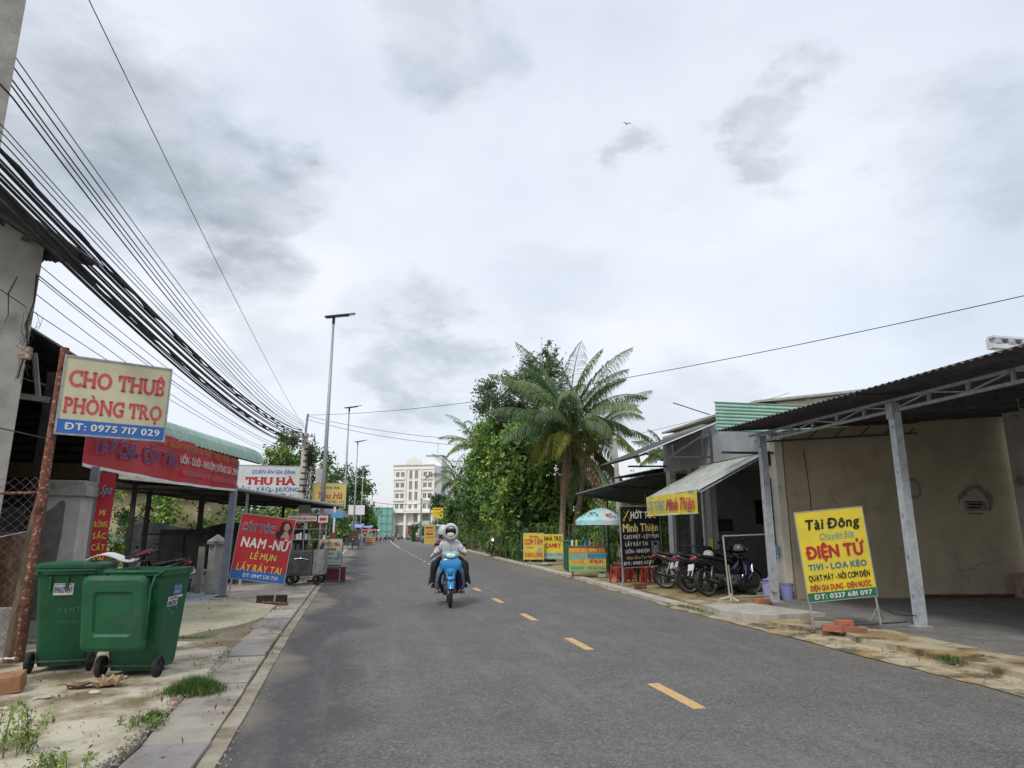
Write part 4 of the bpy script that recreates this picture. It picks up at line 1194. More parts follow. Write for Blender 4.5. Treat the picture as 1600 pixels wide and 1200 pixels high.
# posts + banners
t = thing('banner_post', 'blue-grey steel post beside the gate pillar holding the banner end', 'post', (-4.02, 11.25, 0))
MB().bar((-4.19, 11.5, 0), (-4.19, 11.5, 2.50), .10, .08).build('steel_post', BLUEP, t)
MB().bar((-4.10, 11.46, 0), (-4.10, 11.46, 2.44), .03, .03).build('edge_tube', GALV, t)
t = thing('banner_post', 'blue-grey steel post standing left of the haircut sign', 'post', (-3.28, 17.3, 0))
MB().bar((-3.28, 17.3, 0), (-3.22, 17.3, 3.2), .13, .10).build('steel_post', BLUEP, t)
MB().bar((-3.18, 17.24, .02), (-3.13, 17.24, 2.6), .025, .025).build('edge_tube', GALV, t)
MB().b2((-3.42, 17.18, .03), (-3.14, 17.42, .05)).build('base_plate', DARKST, t)

t = thing('vertical_banner', 'narrow vertical red banner with yellow words beside the gate pillar', 'banner', (-4.06, 11.35, 1.02), R(-5))
b = MB(); b.grid(lambda u, v: (u * .235, .02 * math.sin(v * 7), 1.38 - v * 1.38), 3, 12); b.build('cloth', RED, t, world=False, fix=False, smooth=True)
letters(t, 'Spa', .125, 1.05, .16, .14, SKYB, y=-.03, bold=.02, shear=.3)
for i, w in enumerate(['MI', 'RÒNG', 'SẤC', 'CẮT', 'UỐN']):
    letters(t, w, .12, .73 - i * .17, .08 if i == 0 else .19, .085, YEL2, y=-.03, bold=.03)

# red horizontal banner: from (-4.35,10.6) to (-3.2,17.4)
p0, p1 = Vector((-4.26, 11.15, 0)), Vector((-3.19, 17.32, 0))
Lb = (p1 - p0).length; az = math.atan2((p1 - p0).y, (p1 - p0).x)
t = thing('long_red_banner', 'long horizontal red banner about beauty services hung under the green tile eave', 'banner', (p0.x, p0.y, 2.50), az)
b = MB()
def bz(u): return -.02 - .10 * math.sin(PI * min(1, u * 1.0)) * .5
b.grid(lambda u, v: (u * Lb, .03 * math.sin(u * 17) * v + .02 * math.sin(u * 41), .80 - v * (.80 - bz(u)) ), 60, 5); b.build('cloth', RED, t, world=False, fix=False, smooth=True)
b = MB(); b.grid(lambda u, v: (u * Lb, -.012 + .02 * math.sin(u * 41) + .03 * math.sin(u * 17), bz(u) + .045 - v * .05), 60, 1); b.build('white_hem', WHITE, t, world=False, fix=False)
letters(t, 'TẨY CHỈ - CẤY TÀU', 1.6, .22, 2.85, .26, NAVY, y=-.055, bold=.03, outline=PINK, ow=.055)
letters(t, 'UỐN - DUỖI - NHUỘM ( ĐỒNG GIÁ 299K', 4.65, .34, 3.1, .15, flat('print_pinkish_white', (.72, .60, .58), .5), y=-.055, bold=.03)
letters(t, 'MASSAGE BẤM HUYỆT - GỘI ĐẦU DƯỠNG SINH', 4.7, .12, 2.9, .095, PINK, y=-.055, bold=.03)
letters(t, 'HAIR SALON CHĂM SÓC DA MẶT - TRIỆT LÔNG - NỐI MI', 4.15, .60, 4.0, .12, mat('print_gold', (.40, .22, .05)), y=-.055, bold=.02)

# green tile eave
t = thing('green_tile_eave', 'pale green metal tile eave curving down over the red banner', 'roof', (-4, 14, 3.4))
q0, q1 = Vector((-4.27, 11.7, 0)), Vector((-2.80, 18.75, 0)); dq = (q1 - q0).normalized(); nq = Vector((-dq.y, dq.x, 0))
prof = [(0, 3.26), (.015, 3.36), (.05, 3.47), (.12, 3.56), (.24, 3.63), (.6, 3.74), (1.4, 3.95)]


def eave(u, v):
    k = v * (len(prof) - 1); i = min(int(k), len(prof) - 2); f = k - i
    d = prof[i][0] * (1 - f) + prof[i + 1][0] * f; z = prof[i][1] * (1 - f) + prof[i + 1][1] * f
    p = q0.lerp(q1, u) + nq * d; wv = .5 + .5 * math.sin(u * 2 * PI * 36); stp = (v * 18) % 1
    return (p.x, p.y, z + .022 * wv - .018 * stp)


MB().grid(eave, 368, 36).build('tile_sheet', mat('sage_green_sheet', (.36, .52, .44), (.28, .43, .36), 3, .4, .62, rough=.6), t, fix=False, smooth=False)
MB().bar(q0 + nq * .12 + Vector((0, 0, 3.30)), q1 + nq * .12 + Vector((0, 0, 3.30)), .05).build('eave_tube', DARKST, t)
for k in range(6):
    p = q0.lerp(q1, .12 + k * .17); MB().bar(p + nq * .1 + Vector((0, 0, 3.3)), p + nq * 1.4 + Vector((0, 0, 3.6)), .05).build('rafter', DARKST, t)

# low shed roof beyond the porch
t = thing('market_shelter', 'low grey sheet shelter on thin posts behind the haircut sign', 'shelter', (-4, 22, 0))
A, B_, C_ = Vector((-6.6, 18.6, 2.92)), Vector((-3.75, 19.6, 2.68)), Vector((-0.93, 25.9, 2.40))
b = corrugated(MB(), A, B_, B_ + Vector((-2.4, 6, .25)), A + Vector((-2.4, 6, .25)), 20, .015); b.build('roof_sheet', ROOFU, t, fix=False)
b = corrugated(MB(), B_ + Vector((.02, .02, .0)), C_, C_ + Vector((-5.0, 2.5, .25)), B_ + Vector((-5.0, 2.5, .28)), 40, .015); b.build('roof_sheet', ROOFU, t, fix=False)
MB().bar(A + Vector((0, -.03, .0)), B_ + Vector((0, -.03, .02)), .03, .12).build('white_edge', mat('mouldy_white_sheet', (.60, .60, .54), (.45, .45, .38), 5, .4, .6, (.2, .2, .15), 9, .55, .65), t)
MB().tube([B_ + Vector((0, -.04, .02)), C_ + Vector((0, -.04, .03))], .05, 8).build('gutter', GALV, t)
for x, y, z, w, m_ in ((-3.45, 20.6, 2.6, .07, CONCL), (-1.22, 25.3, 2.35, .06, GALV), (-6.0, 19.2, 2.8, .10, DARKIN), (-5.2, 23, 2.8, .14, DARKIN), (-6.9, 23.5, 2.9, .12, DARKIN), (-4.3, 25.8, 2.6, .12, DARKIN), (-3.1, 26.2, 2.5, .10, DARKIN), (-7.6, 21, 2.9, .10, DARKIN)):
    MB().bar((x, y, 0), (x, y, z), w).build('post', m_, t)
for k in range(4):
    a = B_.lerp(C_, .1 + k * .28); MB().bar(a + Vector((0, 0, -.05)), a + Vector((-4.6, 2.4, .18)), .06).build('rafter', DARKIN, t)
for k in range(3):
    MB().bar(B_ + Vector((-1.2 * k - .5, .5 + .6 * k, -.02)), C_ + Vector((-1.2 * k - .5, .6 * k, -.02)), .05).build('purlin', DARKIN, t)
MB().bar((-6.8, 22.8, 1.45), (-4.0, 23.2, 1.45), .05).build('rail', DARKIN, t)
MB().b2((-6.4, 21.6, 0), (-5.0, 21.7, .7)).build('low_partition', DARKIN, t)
MB().grid(lambda u, v: (-8.5 + u * 6.3, 27.2 + .05 * math.sin(u * 40) - .2 * u, .0 + v * (1.75 + .12 * math.sin(u * 14))), 60, 3).build('rear_shade_sheet', mat('shelter_shade_dark', (.025, .03, .035), (.05, .05, .05), 3, rough=.8), t, fix=False, smooth=True)  # dark sheet added at the rear to deepen the shade inside the shelter
for k in range(5): MB().box((-7.6 + k * 1.25, 26.6, .45 + .1 * (k % 2)), (.9, .5, .9 + .2 * (k % 2))).build('shade_filler_box', DARKIN if k % 2 else MATS['shelter_shade_dark'], t, bevel=.05)  # dark boxes added to fill the shelter with shade

t = thing('fence_post_with_cap', 'short weathered concrete fence post with a pyramid cap behind the steel post', 'fence post', (-3.62, 18.0, 0))
MB().tube([(-3.62, 18.0, 0), (-3.62, 18.0, 1.22)], [.19, .18], 4).build('shaft', CONC, t)
MB().b2((-3.82, 17.82, 1.22), (-3.42, 18.18, 1.29)).build('capital', CONC, t)
b = MB(); b.tube([(-3.62, 18.0, 1.29), (-3.62, 18.0, 1.45)], [.25, .02], 4); b.build('pyramid_cap', CONC, t)
t = thing('fence_post_with_cap', 'dark slim concrete post left of the capped fence post', 'fence post', (-4.05, 18.4, 0))
MB().bar((-4.05, 18.4, 0), (-4.05, 18.4, 1.15), .13).build('shaft', CONC, t)
t = thing('low_garden_wall', 'low mouldy concrete wall between the capped post and the dark shelter', 'wall', (-4.8, 19, 0))
MB().b2((-6.9, 18.7, 0), (-3.9, 18.85, .52)).build('wall', CONC, t)
MB().b2((-6.9, 18.66, .52), (-3.9, 18.89, .58)).build('coping', CONC, t)
# yellow house wall far behind the shelter
t = thing('yellow_house', 'faded yellow house wall glimpsed behind the dark shelter', 'house', (-9, 31, 0))
MB().b2((-14, 31, 0), (-6.6, 35, 3.2)).build('wall', mat('faded_yellow_wall', (.50, .40, .24), (.42, .35, .23), 1, .4, .6, (.3, .26, .2), 1.5, .58, .7, world=True), t)
MB().b2((-14, 30.95, .95), (-6.6, 31, 1.5)).build('grey_dado', GREYP, t)
f_ = MB().b2((-10.2, 30.93, 1.7), (-8.8, 30.99, 2.2)).build('window', GREYP, t); MB().b2((-10.1, 30.92, 1.78), (-8.9, 30.94, 2.12)).build('pane', GLASS, f_)
MB().b2((-14, 30.6, 3.2), (-6.4, 35, 3.3)).build('roof', ROOFU, t)

# ================================================================== WHEELED BINS
BING = mat('bin_green', (.007, .105, .042), (.006, .075, .032), 3, .4, .65, (.05, .085, .055), 7, .56, .74, rough=.55, bump=.08, bscale=30)
STW = flat('sticker_white', (.70, .70, .72), .4)


def rounded(hx, hy, r, n=4):
    P = []
    for cx, cy, a0 in ((hx - r, hy - r, 0), (-hx + r, hy - r, 90), (-hx + r, -hy + r, 180), (hx - r, -hy + r, 270)):
        for k in range(n + 1):
            a = R(a0 + 90 * k / n); P.append((cx + r * math.cos(a), cy + r * math.sin(a)))
    return P


def wheelie_bin(loc, rz, label, lid_open):
    t = thing('wheeled_bin', label, 'garbage bin', loc, rz, 'green wheeled bins beside the rusty post')
    b = MB()
    rings = []
    for z, hx, hy, cy in ((.05, .235, .23, .05), (.10, .245, .245, .05), (.55, .275, .30, .02), (1.00, .30, .345, 0), (1.02, .325, .37, 0), (1.08, .325, .37, 0)):
        rings.append([(x, y + cy, z) for x, y in rounded(hx, hy, .05)])
    n = len(rings[0]); V = [p for r_ in rings for p in r_]
    F = [(i * n + j, i * n + (j + 1) % n, (i + 1) * n + (j + 1) % n, (i + 1) * n + j) for i in range(len(rings) - 1) for j in range(n)] + [tuple(range(n))[::-1]]
    # hollow inside
    inner = [[(x, y, 1.08) for x, y in rounded(.285, .33, .04)], [(x, y + .03, .25) for x, y in rounded(.24, .25, .04)]]
    k = len(V); V += inner[0] + inner[1]
    o_ = (len(rings) - 1) * n
    F += [(o_ + j, o_ + (j + 1) % n, k + (j + 1) % n, k + j) for j in range(n)] + [(k + j, k + (j + 1) % n, k + n + (j + 1) % n, k + n + j) for j in range(n)] + [tuple(k + n + j for j in range(n))]
    b.add(V, F)
    for x in (-.16, 0, .16): b.b2((x - .012, -.372, .86), (x + .012, -.30, 1.0))       # stiffening ribs
    for x in (-.2, .2): b.b2((x - .02, .32, .86), (x + .02, .372, 1.0))
    body = b.build('body', BING, t, world=False)
    for q in (.14, .56): pass
    b = MB(); b.tube([(-.27, -.37, 1.04), (-.27, -.44, 1.06), (.27, -.44, 1.06), (.27, -.37, 1.04)], .016, 8); b.build('handle', BING, t, world=False, smooth=True)
    for s in (-1, 1):
        w = MB(); w.lathe([(.02, -.02), (.10, -.024), (.10, .024), (.02, .02)], (s * .285, -.235, .10), 18, 'x'); hub = None
        ty = MB(); ty.lathe([(.088, -.028), (.107, -.02), (.107, .02), (.088, .028)], (s * .285, -.235, .107), 20, 'x')
        wh = ty.build('wheel', RUBBER, t, world=False, smooth=True)
        h = MB(); h.lathe([(.015, -.022), (.03, -.026), (.085, -.018), (.09, .0), (.085, .018), (.03, .026), (.015, .022)], (s * .285, -.235, .107), 16, 'x')
        for k in range(6):
            a = k * PI / 3; h.bar((s * .285 + s * .024, -.235 + .03 * math.cos(a), .107 + .03 * math.sin(a)), (s * .285 + s * .024, -.235 + .085 * math.cos(a), .107 + .085 * math.sin(a)), .014)
        h.build('hub', BLACKPL, wh, world=False)
    MB().cyl((-.28, -.235, .107), (.28, -.235, .107), .012, 8).build('axle', DARKST, t, world=False)
    # lid: domed, ribbed plate with a raised rectangle
    b = MB()
    P = rounded(.335, .385, .07, 5); m_ = len(P)
    V = [(x, y, 0) for x, y in P] + [(x, y, .035) for x, y in P] + [(x * .9, y * .9, .055) for x, y in P] + [(x * .62, y * .6, .058) for x, y in P] + [(x * .56, y * .54, .036) for x, y in P] + [(0, 0, .038)]
    F = [(i * m_ + j, i * m_ + (j + 1) % m_, (i + 1) * m_ + (j + 1) % m_, (i + 1) * m_ + j) for i in range(4) for j in range(m_)] + [(4 * m_ + j, 4 * m_ + (j + 1) % m_, 5 * m_) for j in range(m_)] + [tuple(range(m_))[::-1]]
    b.add(V, F)
    lid = b.build('lid', BING, t, world=False)
    if lid_open:
        lid.rotation_euler = (R(99), 0, R(0)); lid.location = (-.10, -.455, .66)
        lid.scale = (.96, .98, 1)
        MB().tube([(.30, -.36, 1.07), (.26, -.46, 1.02), (.245, -.50, .9), (.24, -.49, .4)], .012, 6).build('lid_strap', BING, t, world=False, smooth=True)
    else: lid.location = (0, 0, 1.085)
    return t


LB = wheelie_bin((-3.22, 8.75, .035), R(6), 'left green wheeled bin with its lid shut and a phone sticker on the back', False)
RB = wheelie_bin((-2.33, 8.30, .035), R(-9), 'right green wheeled bin with its lid hanging open and stickers on the side', True)
rq = random.Random(3)
s_ = panel(LB, -.13, .06, .80, .93, STW, y=-.333, t=.002, name='sticker'); s_.rotation_euler = (0, 0, 0)
letters(LB, '0906370347', -.035, .825, .17, .06, NAVY, y=-.336, bold=.03)
letters(LB, 'HÚT HẦM CẦU', -.035, .905, .16, .012, NAVY, y=-.336, bold=.01)
letters(LB, 'V.S.M.T', .04, .62, .22, .05, mat('bin_stencil', (.08, .26, .15), (.02, .17, .08), 40), y=-.318, bold=.0)
letters(LB, 'TP.MT-2020', .05, .50, .24, .035, MATS['bin_stencil'], y=-.312, bold=.0)


def side_print(parent, y0, z0, w, h, m, txt=None, tm=None, x=.3, tilt=0):
    h_ = bpy.data.objects.new('sticker', None); return None


def side_sticker(y0, z0, w, h, m, lines):
    # the right flank slopes: x grows with height
    fx = lambda z: .235 + (z - .05) * .0685 + .004
    b = MB(); b.add([(fx(z0), y0, z0), (fx(z0), y0 + w, z0), (fx(z0 + h), y0 + w, z0 + h), (fx(z0 + h), y0, z0 + h)], [(0, 1, 2, 3)])
    o = b.build('sticker', m, RB, world=False, fix=False)
    for (tx, fz, fh, col_) in lines:
        V, F, adv = letter_shapes(tx, False); sx = w * .86 / adv; sy = h * fh / .7
        bb = MB()
        for i, (dx, dy) in enumerate(((0, 0), (.03, 0), (-.03, 0), (0, .02))):
            bb.add([(fx(z0 + fz * h + (py + dy) * sy) + .002 + i * .0003, y0 + w * .07 + (px + dx) * sx, z0 + fz * h + (py + dy) * sy) for px, py in V], F)
        bb.build('sticker_print', col_, o, world=False, fix=False)


side_sticker(-.06, .80, .20, .11, BLUE, [('HÚT HẦM', .55, .25, STW), ('090637', .12, .3, STW)])
side_sticker(-.16, .67, .24, .115, STW, [('0906370347', .18, .45, NAVY), ('THÔNG CỐNG', .74, .14, NAVY)])
side_sticker(-.03, .765, .22, .025, STW, [])
# recycling style print: a stencilled box with a little figure dropping litter
STN = flat('stencil_white', (.45, .55, .50), .5)
fx = lambda z: .235 + (z - .05) * .0685 + .0045
b = MB()
for (y0, z0, y1, z1) in ((-.10, .40, -.09, .66), (.08, .40, .09, .66), (-.09, .40, .08, .41), (-.09, .47, .08, .478), (-.02, .50, .02, .59), (.03, .52, .06, .57), (-.05, .56, -.02, .58)):
    b.add([(fx(z0), y0, z0), (fx(z0), y1, z0), (fx(z1), y1, z1), (fx(z1), y0, z1)], [(0, 1, 2, 3)])
b.lathe([(.001, 0), (.017, 0)], (fx(.62), 0, .62), 10, 'x')
b.build('pictogram', STN, RB, world=False, fix=False)
tag(MB().grid(lambda u, v: (-3.2 + u * .5 + .0, 8.85 + v * .25, 1.19 + u * .03 + .05 * math.sin(u * 5) + v * .02), 10, 3, .01).build('magazine', WHITE), 'open white leaflet lying on top of the shut green bin', 'leaflet')
tag(MB().box((-2.72, 9.0, 1.235), (.22, .03, .05), (0, R(-22), R(10))).build('plastic_tray', mat('black_tray', (.02, .02, .02), rough=.3)), 'black and red tray edge sticking up behind the shut bin', 'tray')
tag(MB().box((-2.62, 8.98, 1.27), (.18, .02, .025), (0, R(-22), R(10))).build('red_strip', DKRED), 'thin red strip poking above the bins', 'strip')

# ================================================================== SIGNS
TUBE = flat('sign_tube_steel', (.42, .42, .42), .45, metal=.4)


def stand_legs(t, w, z0, z1, m=TUBE, back=.45, feet=True):
    for s in (-1, 1):
        b = MB(); b.bar((s * w / 2, .012, 0), (s * w / 2, .012, z1), .025); b.build('leg', m, t, world=False)
        if back: MB().bar((s * w / 2, .03, z1 * .85), (s * w / 2, back, 0), .02).build('back_leg', m, t, world=False)


# --- electrical repairs sign (right)
t = thing('standing_sign', 'yellow standing sign of an electrical repair shop leaning before the near canopy post', 'sign', (7.14, 9.32, .09), rot=(R(3), R(-5.4), R(-11.9)))
W, H0, H1 = 1.05, .43, 1.76
panel(t, -W / 2, W / 2, H0, H1, YEL); rim_frame(t, -W / 2, W / 2, H0, H1, TUBE, .012, .03)
band(t, -W / 2, W / 2, H0, H0 + .125, GREEN)
letters(t, 'Tài Đông', .02, H1 - .27, .84, .15, BLACK, bold=.035, shear=.12, serif=False)
letters(t, 'Chuyên Sửa', .06, H1 - .42, .54, .085, CYAN, bold=.012, shear=.22)
MB().b2((-.2, -.0125, H1 - .447), (.33, -.012, H1 - .441)).build('underline', CYAN, t, world=False)
letters(t, 'ĐIỆN TỬ', .0, H1 - .70, .86, .18, RED, bold=.05)
letters(t, 'TIVI - LOA KÉO', .0, H1 - .87, .90, .085, TEAL, bold=.035)
letters(t, 'QUẠT MÁY - NỒI CƠM ĐIỆN', .0, H1 - 1.03, .94, .085, BLACK, bold=.03)
letters(t, 'ĐIỆN GIA DỤNG - ĐIỆN NƯỚC', .0, H1 - 1.175, .93, .08, DKRED, bold=.03)
letters(t, 'ĐT: 0337 681 097', .02, H0 + .03, .88, .07, WHITE, y=-.016, bold=.03)
stand_legs(t, W - .03, 0, H0 + .05, back=0)
MB().bar((.51, .0, .26), (.62, .1, .05), .02).build('foot', TUBE, t, world=False); MB().bar((.51, .0, .26), (.42, .12, .05), .02).build('foot', TUBE, t, world=False)
tag(MB().tube([(6.95, 9.28, .13), (7.9, 9.36, .14), (8.35, 9.5, .13)], .013, 6).build('steel_rod', DARKST), 'dark steel rod lying on the slab at the foot of the yellow electrical sign', 'rod')
tag(MB().tube([(7.86, 9.38, .35), (8.1, 9.42, .25), (8.52, 9.46, .22), (8.7, 9.44, .2)], .008, 5).build('tie_rope', RUBBER), 'thin black rope tying the yellow electrical sign to the canopy post', 'rope')
bk = 'bricks weighing down the yellow electrical sign'
brick_obj('grey-brown brick behind, left of the two at the sign foot', (6.80, 9.42, .10), (0, R(2), R(-8)), (.30, .12, .085), CONC, bk)
brick_obj('bright orange brick standing right behind the front pair', (7.10, 9.35, .105), (0, 0, R(-8)), (.26, .11, .10), mat('orange_brick', (.48, .17, .08), (.40, .13, .07), 9, rough=.95, bump=.4), bk)
brick_obj('long dull red brick lying in front at the kerb', (6.74, 9.08, .085), (0, R(4), R(-30)), (.34, .13, .09), None, bk)
brick_obj('red brick stepping down to the road beside the long one', (6.93, 8.90, .085), (0, R(5), R(-30)), (.30, .12, .085), mat('dull_brick', (.30, .11, .075), (.22, .10, .07), 8, rough=.95, bump=.4), bk)
brick_obj('orange brick lying beside the foot of the second canopy post', (8.15, 13.2, .065), (0, 0, R(10)), (.32, .14, .08), MATS['orange_brick'])

# --- haircut sign (left)
t = thing('standing_sign', 'red standing sign reading CẮT TÓC NAM - NỮ tilting to the right', 'sign', (-2.28, 15.25, .06), rot=(R(4), R(7.2), R(-2)))
W, H0, H1 = 1.09, .46, 1.78
panel(t, -W / 2, W / 2, H0, H1, RED); rim_frame(t, -W / 2, W / 2, H0, H1, TUBE, .012, .03)
band(t, -W / 2, W / 2, H0, H0 + .20, BLUE)
letters(t, 'CẮT TÓC', -.16, H1 - .33, .66, .15, NAVY, bold=.03, outline=WHITE, ow=.06)
letters(t, 'NAM -NỮ', .02, H1 - .66, .94, .20, WHITE, bold=.035, shear=.08)
letters(t, 'LỂ MỤN', .04, H1 - .89, .52, .135, YEL2, bold=.022, shear=.1)
letters(t, 'LẤY RÁY TAI', .0, H1 - 1.14, .90, .14, YEL2, bold=.022, shear=.1)
letters(t, 'ĐT: 0947 530 750', .06, H0 + .055, .70, .075, WHITE, y=-.016, bold=.02)
SKIN = mat('printed_skin', (.42, .25, .20), rough=.5)
b = MB()
b.m(0)


def disc(b, cx, cz, rx, rz, y, n=18, wob=0, seed=0):
    rr_ = random.Random(seed); b.add([(cx + rx * (1 + rr_.uniform(-wob, wob)) * math.cos(2 * PI * k / n), y, cz + rz * (1 + rr_.uniform(-wob, wob)) * math.sin(2 * PI * k / n)) for k in range(n)], [tuple(range(n))])


disc(b, .385, H1 - .20, .13, .155, -.0125, 22, .12, 2); disc(b, .30, H1 - .34, .09, .10, -.0127, 18, .2, 4)
b.m(1); disc(b, .40, H1 - .17, .058, .082, -.0132); b.add([(.30, -.0134, H1 - .40), (.50, -.0134, H1 - .40), (.44, -.0134, H1 - .26), (.37, -.0134, H1 - .26)], [(0, 1, 2, 3)])
b.m(0); disc(b, .38, H1 - .155, .012, .006, -.0137); disc(b, .42, H1 - .155, .012, .006, -.0137); b.m(2); disc(b, .402, H1 - .212, .018, .007, -.0138)
b.build('portrait_print', [BLACK, SKIN, DKRED], t, world=False, fix=False)
MB().bar((.42, .01, .02), (.42, .01, H0), .03).build('leg', TUBE, t, world=False)
MB().bar((-.5, .01, .02), (-.5, .01, H0), .03).build('leg', TUBE, t, world=False)
MB().bar((.42, .02, .03), (.62, -.28, .0), .03).build('foot', DARKST, t, world=False)
tag(MB().box((-1.93, 15.5, .12), (.62, .10, .16), (0, 0, R(3))).build('weight_block', DARKIN, bevel=.01), 'dark timber block weighing down the haircut sign foot', 'block')
tag(MB().tube([(-2.1, 15.35, .07), (-1.55, 14.95, .07)], .03, 6).build('weight_bar', RUST), 'rusty bar on the ground at the haircut sign foot', 'bar')

# --- sugar cane juice sign
t = thing('standing_sign', 'small pale sign reading NƯỚC MÍA in front of the dark red crate', 'sign', (-1.13, 22.0, .03), rot=(R(3), R(1), R(-3)))
W, H0, H1 = .68, .40, 1.27
CRM = flat('faded_cream_print', (.62, .60, .38), .6)
panel(t, -W / 2, W / 2, H0, H1, flat('faded_pale_print', (.58, .60, .55), .6)); band(t, -W / 2, W / 2, H1 - .42, H1, CRM)
band(t, -W / 2, W / 2, H0, H0 + .10, flat('dull_green_print', (.03, .12, .10), .5), y=-.012)
letters(t, 'NƯỚC MÍA', 0, H1 - .20, .56, .11, RED, bold=.04)
letters(t, 'RAU MÁ', -.04, H1 - .34, .44, .075, BLACK, bold=.03)
letters(t, 'CAM VẮT', -.08, H1 - .47, .38, .07, RED, bold=.02)
letters(t, 'Cafe - Nước Ngọt', .0, H1 - .60, .60, .06, BLUE, bold=.02, shear=.2)
letters(t, 'Sinh Tố Các Loại', .0, H1 - .71, .56, .045, GREYP, bold=.02)
letters(t, 'ĐT: 0888 078 705', .0, H0 + .025, .58, .04, WHITE, y=-.016, bold=.02)
b = MB(); b.b2((.22, -.013, H1 - .56), (.31, -.0125, H1 - .37)); disc(b, .265, H1 - .44, .04, .06, -.0135); b.build('drink_print', CYAN, t, world=False)
rim_frame(t, -W / 2, W / 2, H0, H1, TUBE, .01, .02); stand_legs(t, W - .02, 0, H0, back=.0)
tag(MB().tube([(-1.75, 21.9, .05), (-1.3, 22.1, .06)], .04, 6).build('timber_offcut', DARKIN), 'dark piece of timber on the ground left of the juice sign', 'timber')
t = thing('plastic_crate', 'dark red slatted plastic crate behind the juice sign', 'crate', (-.98, 22.5, .03))
b = MB(); b.b2((-.34, -.2, 0), (.34, .2, .42)); b.build('crate_box', flat('crate_red', (.20, .02, .03), .5), t, world=False, bevel=.01)
for k in range(5): MB().b2((-.35, -.21, .05 + k * .08), (.35, -.2, .08 + k * .08)).build('slat', MATS['crate_red'], t, world=False)
for k in (-.33, 0, .33): MB().b2((k - .02, -.222, 0), (k + .02, -.211, .43)).build('upright', MATS['crate_red'], t, world=False)

# --- room rental sign on the rusty post
a0, a1 = Vector((-3.83, 9.14, 0)), Vector((-2.76, 9.68, 0)); W = (a1 - a0).length
t = thing('framed_sign', 'cream framed sign reading CHO THUÊ PHÒNG TRỌ fixed to the rusty post', 'sign', (a0.x, a0.y, 2.705), math.atan2(a1.y - a0.y, a1.x - a0.x))
SCREAM = mat('sign_cream_sheet', (.60, .57, .36), (.52, .50, .33), 3, .4, .6, rough=.5)
panel(t, 0, W, 0, .97, SCREAM, t=.03); band(t, 0, W, 0, .175, BLUE, y=-.017)
rim_frame(t, 0, W, 0, .97, GALV, .022, .05)
SRED = mat('sign_faded_red', (.58, .09, .10), (.50, .06, .07), 6, rough=.5)
letters(t, 'CHO THUÊ', W / 2 + .0, .60, 1.08, .21, SRED, y=-.018, bold=.035, serif=True)
letters(t, 'PHÒNG TRỌ', W / 2 + .0, .26, 1.10, .195, SRED, y=-.018, bold=.035, serif=True)
letters(t, 'ĐT: 0975 717 029', W / 2 + .02, .05, 1.06, .085, WHITE, y=-.022, bold=.035)
for z in (.1, .85): MB().bar((-.06, .02, z), (.02, .02, z), .03).build('bracket', RUST, t, world=False)

# --- family restaurant billboard + yellow sign
t = thing('billboard', 'white billboard reading QUÁN ĂN GIA ĐÌNH THU HÀ behind the utility pole', 'billboard', (-4.75, 36, 3.20))
panel(t, -2.2, 1.75, 0, 1.62, flat('billboard_white', (.66, .67, .66), .5), t=.05); rim_frame(t, -2.2, 1.75, 0, 1.62, GALV, .03, .08)
letters(t, 'QUÁN ĂN GIA ĐÌNH', -.12, 1.22, 2.1, .20, BLUE, y=-.03, bold=.03, shear=.1)
letters(t, 'THU HÀ', -.22, .68, 2.35, .36, RED, y=-.03, bold=.05, serif=True)
letters(t, 'LẨU - XÀO - NƯỚNG', -.30, .34, 2.95, .20, BLUE, y=-.03, bold=.03)
band(t, -1.9, .55, .02, .23, GREEN, y=-.028)
letters(t, 'TÔM - GÀ', -.2, .05, 1.2, .13, WHITE, y=-.035, bold=.03)
letters(t, 'VỊT - BÒ', 1.1, .05, .8, .11, PINK, y=-.03, bold=.03)
for x in (-1.8, 1.3): MB().bar((x, .1, -3.2), (x, .1, 1.5), .09).build('post', DARKST, t, world=False)
t2 = thing('side_panel_board', 'narrow white upright panel just right of the utility pole', 'sign', (-2.80, 36.2, 3.25)); panel(t2, 0, .32, 0, 1.5, WHITE, t=.04); MB().bar((.1, .05, -3.25), (.1, .05, 0), .08).build('post', DARKST, t2, world=False)
t = thing('hanging_shop_sign', 'yellow shop sign reading QUÁN ĂN Thu Hà beyond the first street lamp', 'sign', (-1.98, 35, 2.68))
panel(t, -.82, .80, 0, 1.24, mat('sign_ochre', (.60, .48, .16), rough=.5), t=.04); rim_frame(t, -.82, .80, 0, 1.24, GALV, .02, .06)
letters(t, 'QUÁN ĂN', 0, .96, .92, .12, NAVY, y=-.024, bold=.03)
letters(t, 'Thu Hà', 0, .47, 1.25, .32, RED, y=-.024, bold=.02, shear=.25)
letters(t, 'CƠM, PHỞ, HỦ TIẾU - LẨU', .0, .28, 1.45, .075, NAVY, y=-.024, bold=.02)
letters(t, 'Các Món Ăn Gia Đình', .3, .16, .9, .06, NAVY, y=-.024, bold=.02)
b = MB(); disc(b, -.1, .09, .34, .05, -.0245, 20); b.build('fish_print', ORANGE, t, world=False, fix=False)
MB().bar((-.5, .06, -2.65), (-.5, .06, 1.2), .07).build('post', DARKST, t, world=False); MB().bar((.75, .06, -2.65), (.75, .06, 1.2), .06).build('post', DARKST, t, world=False)

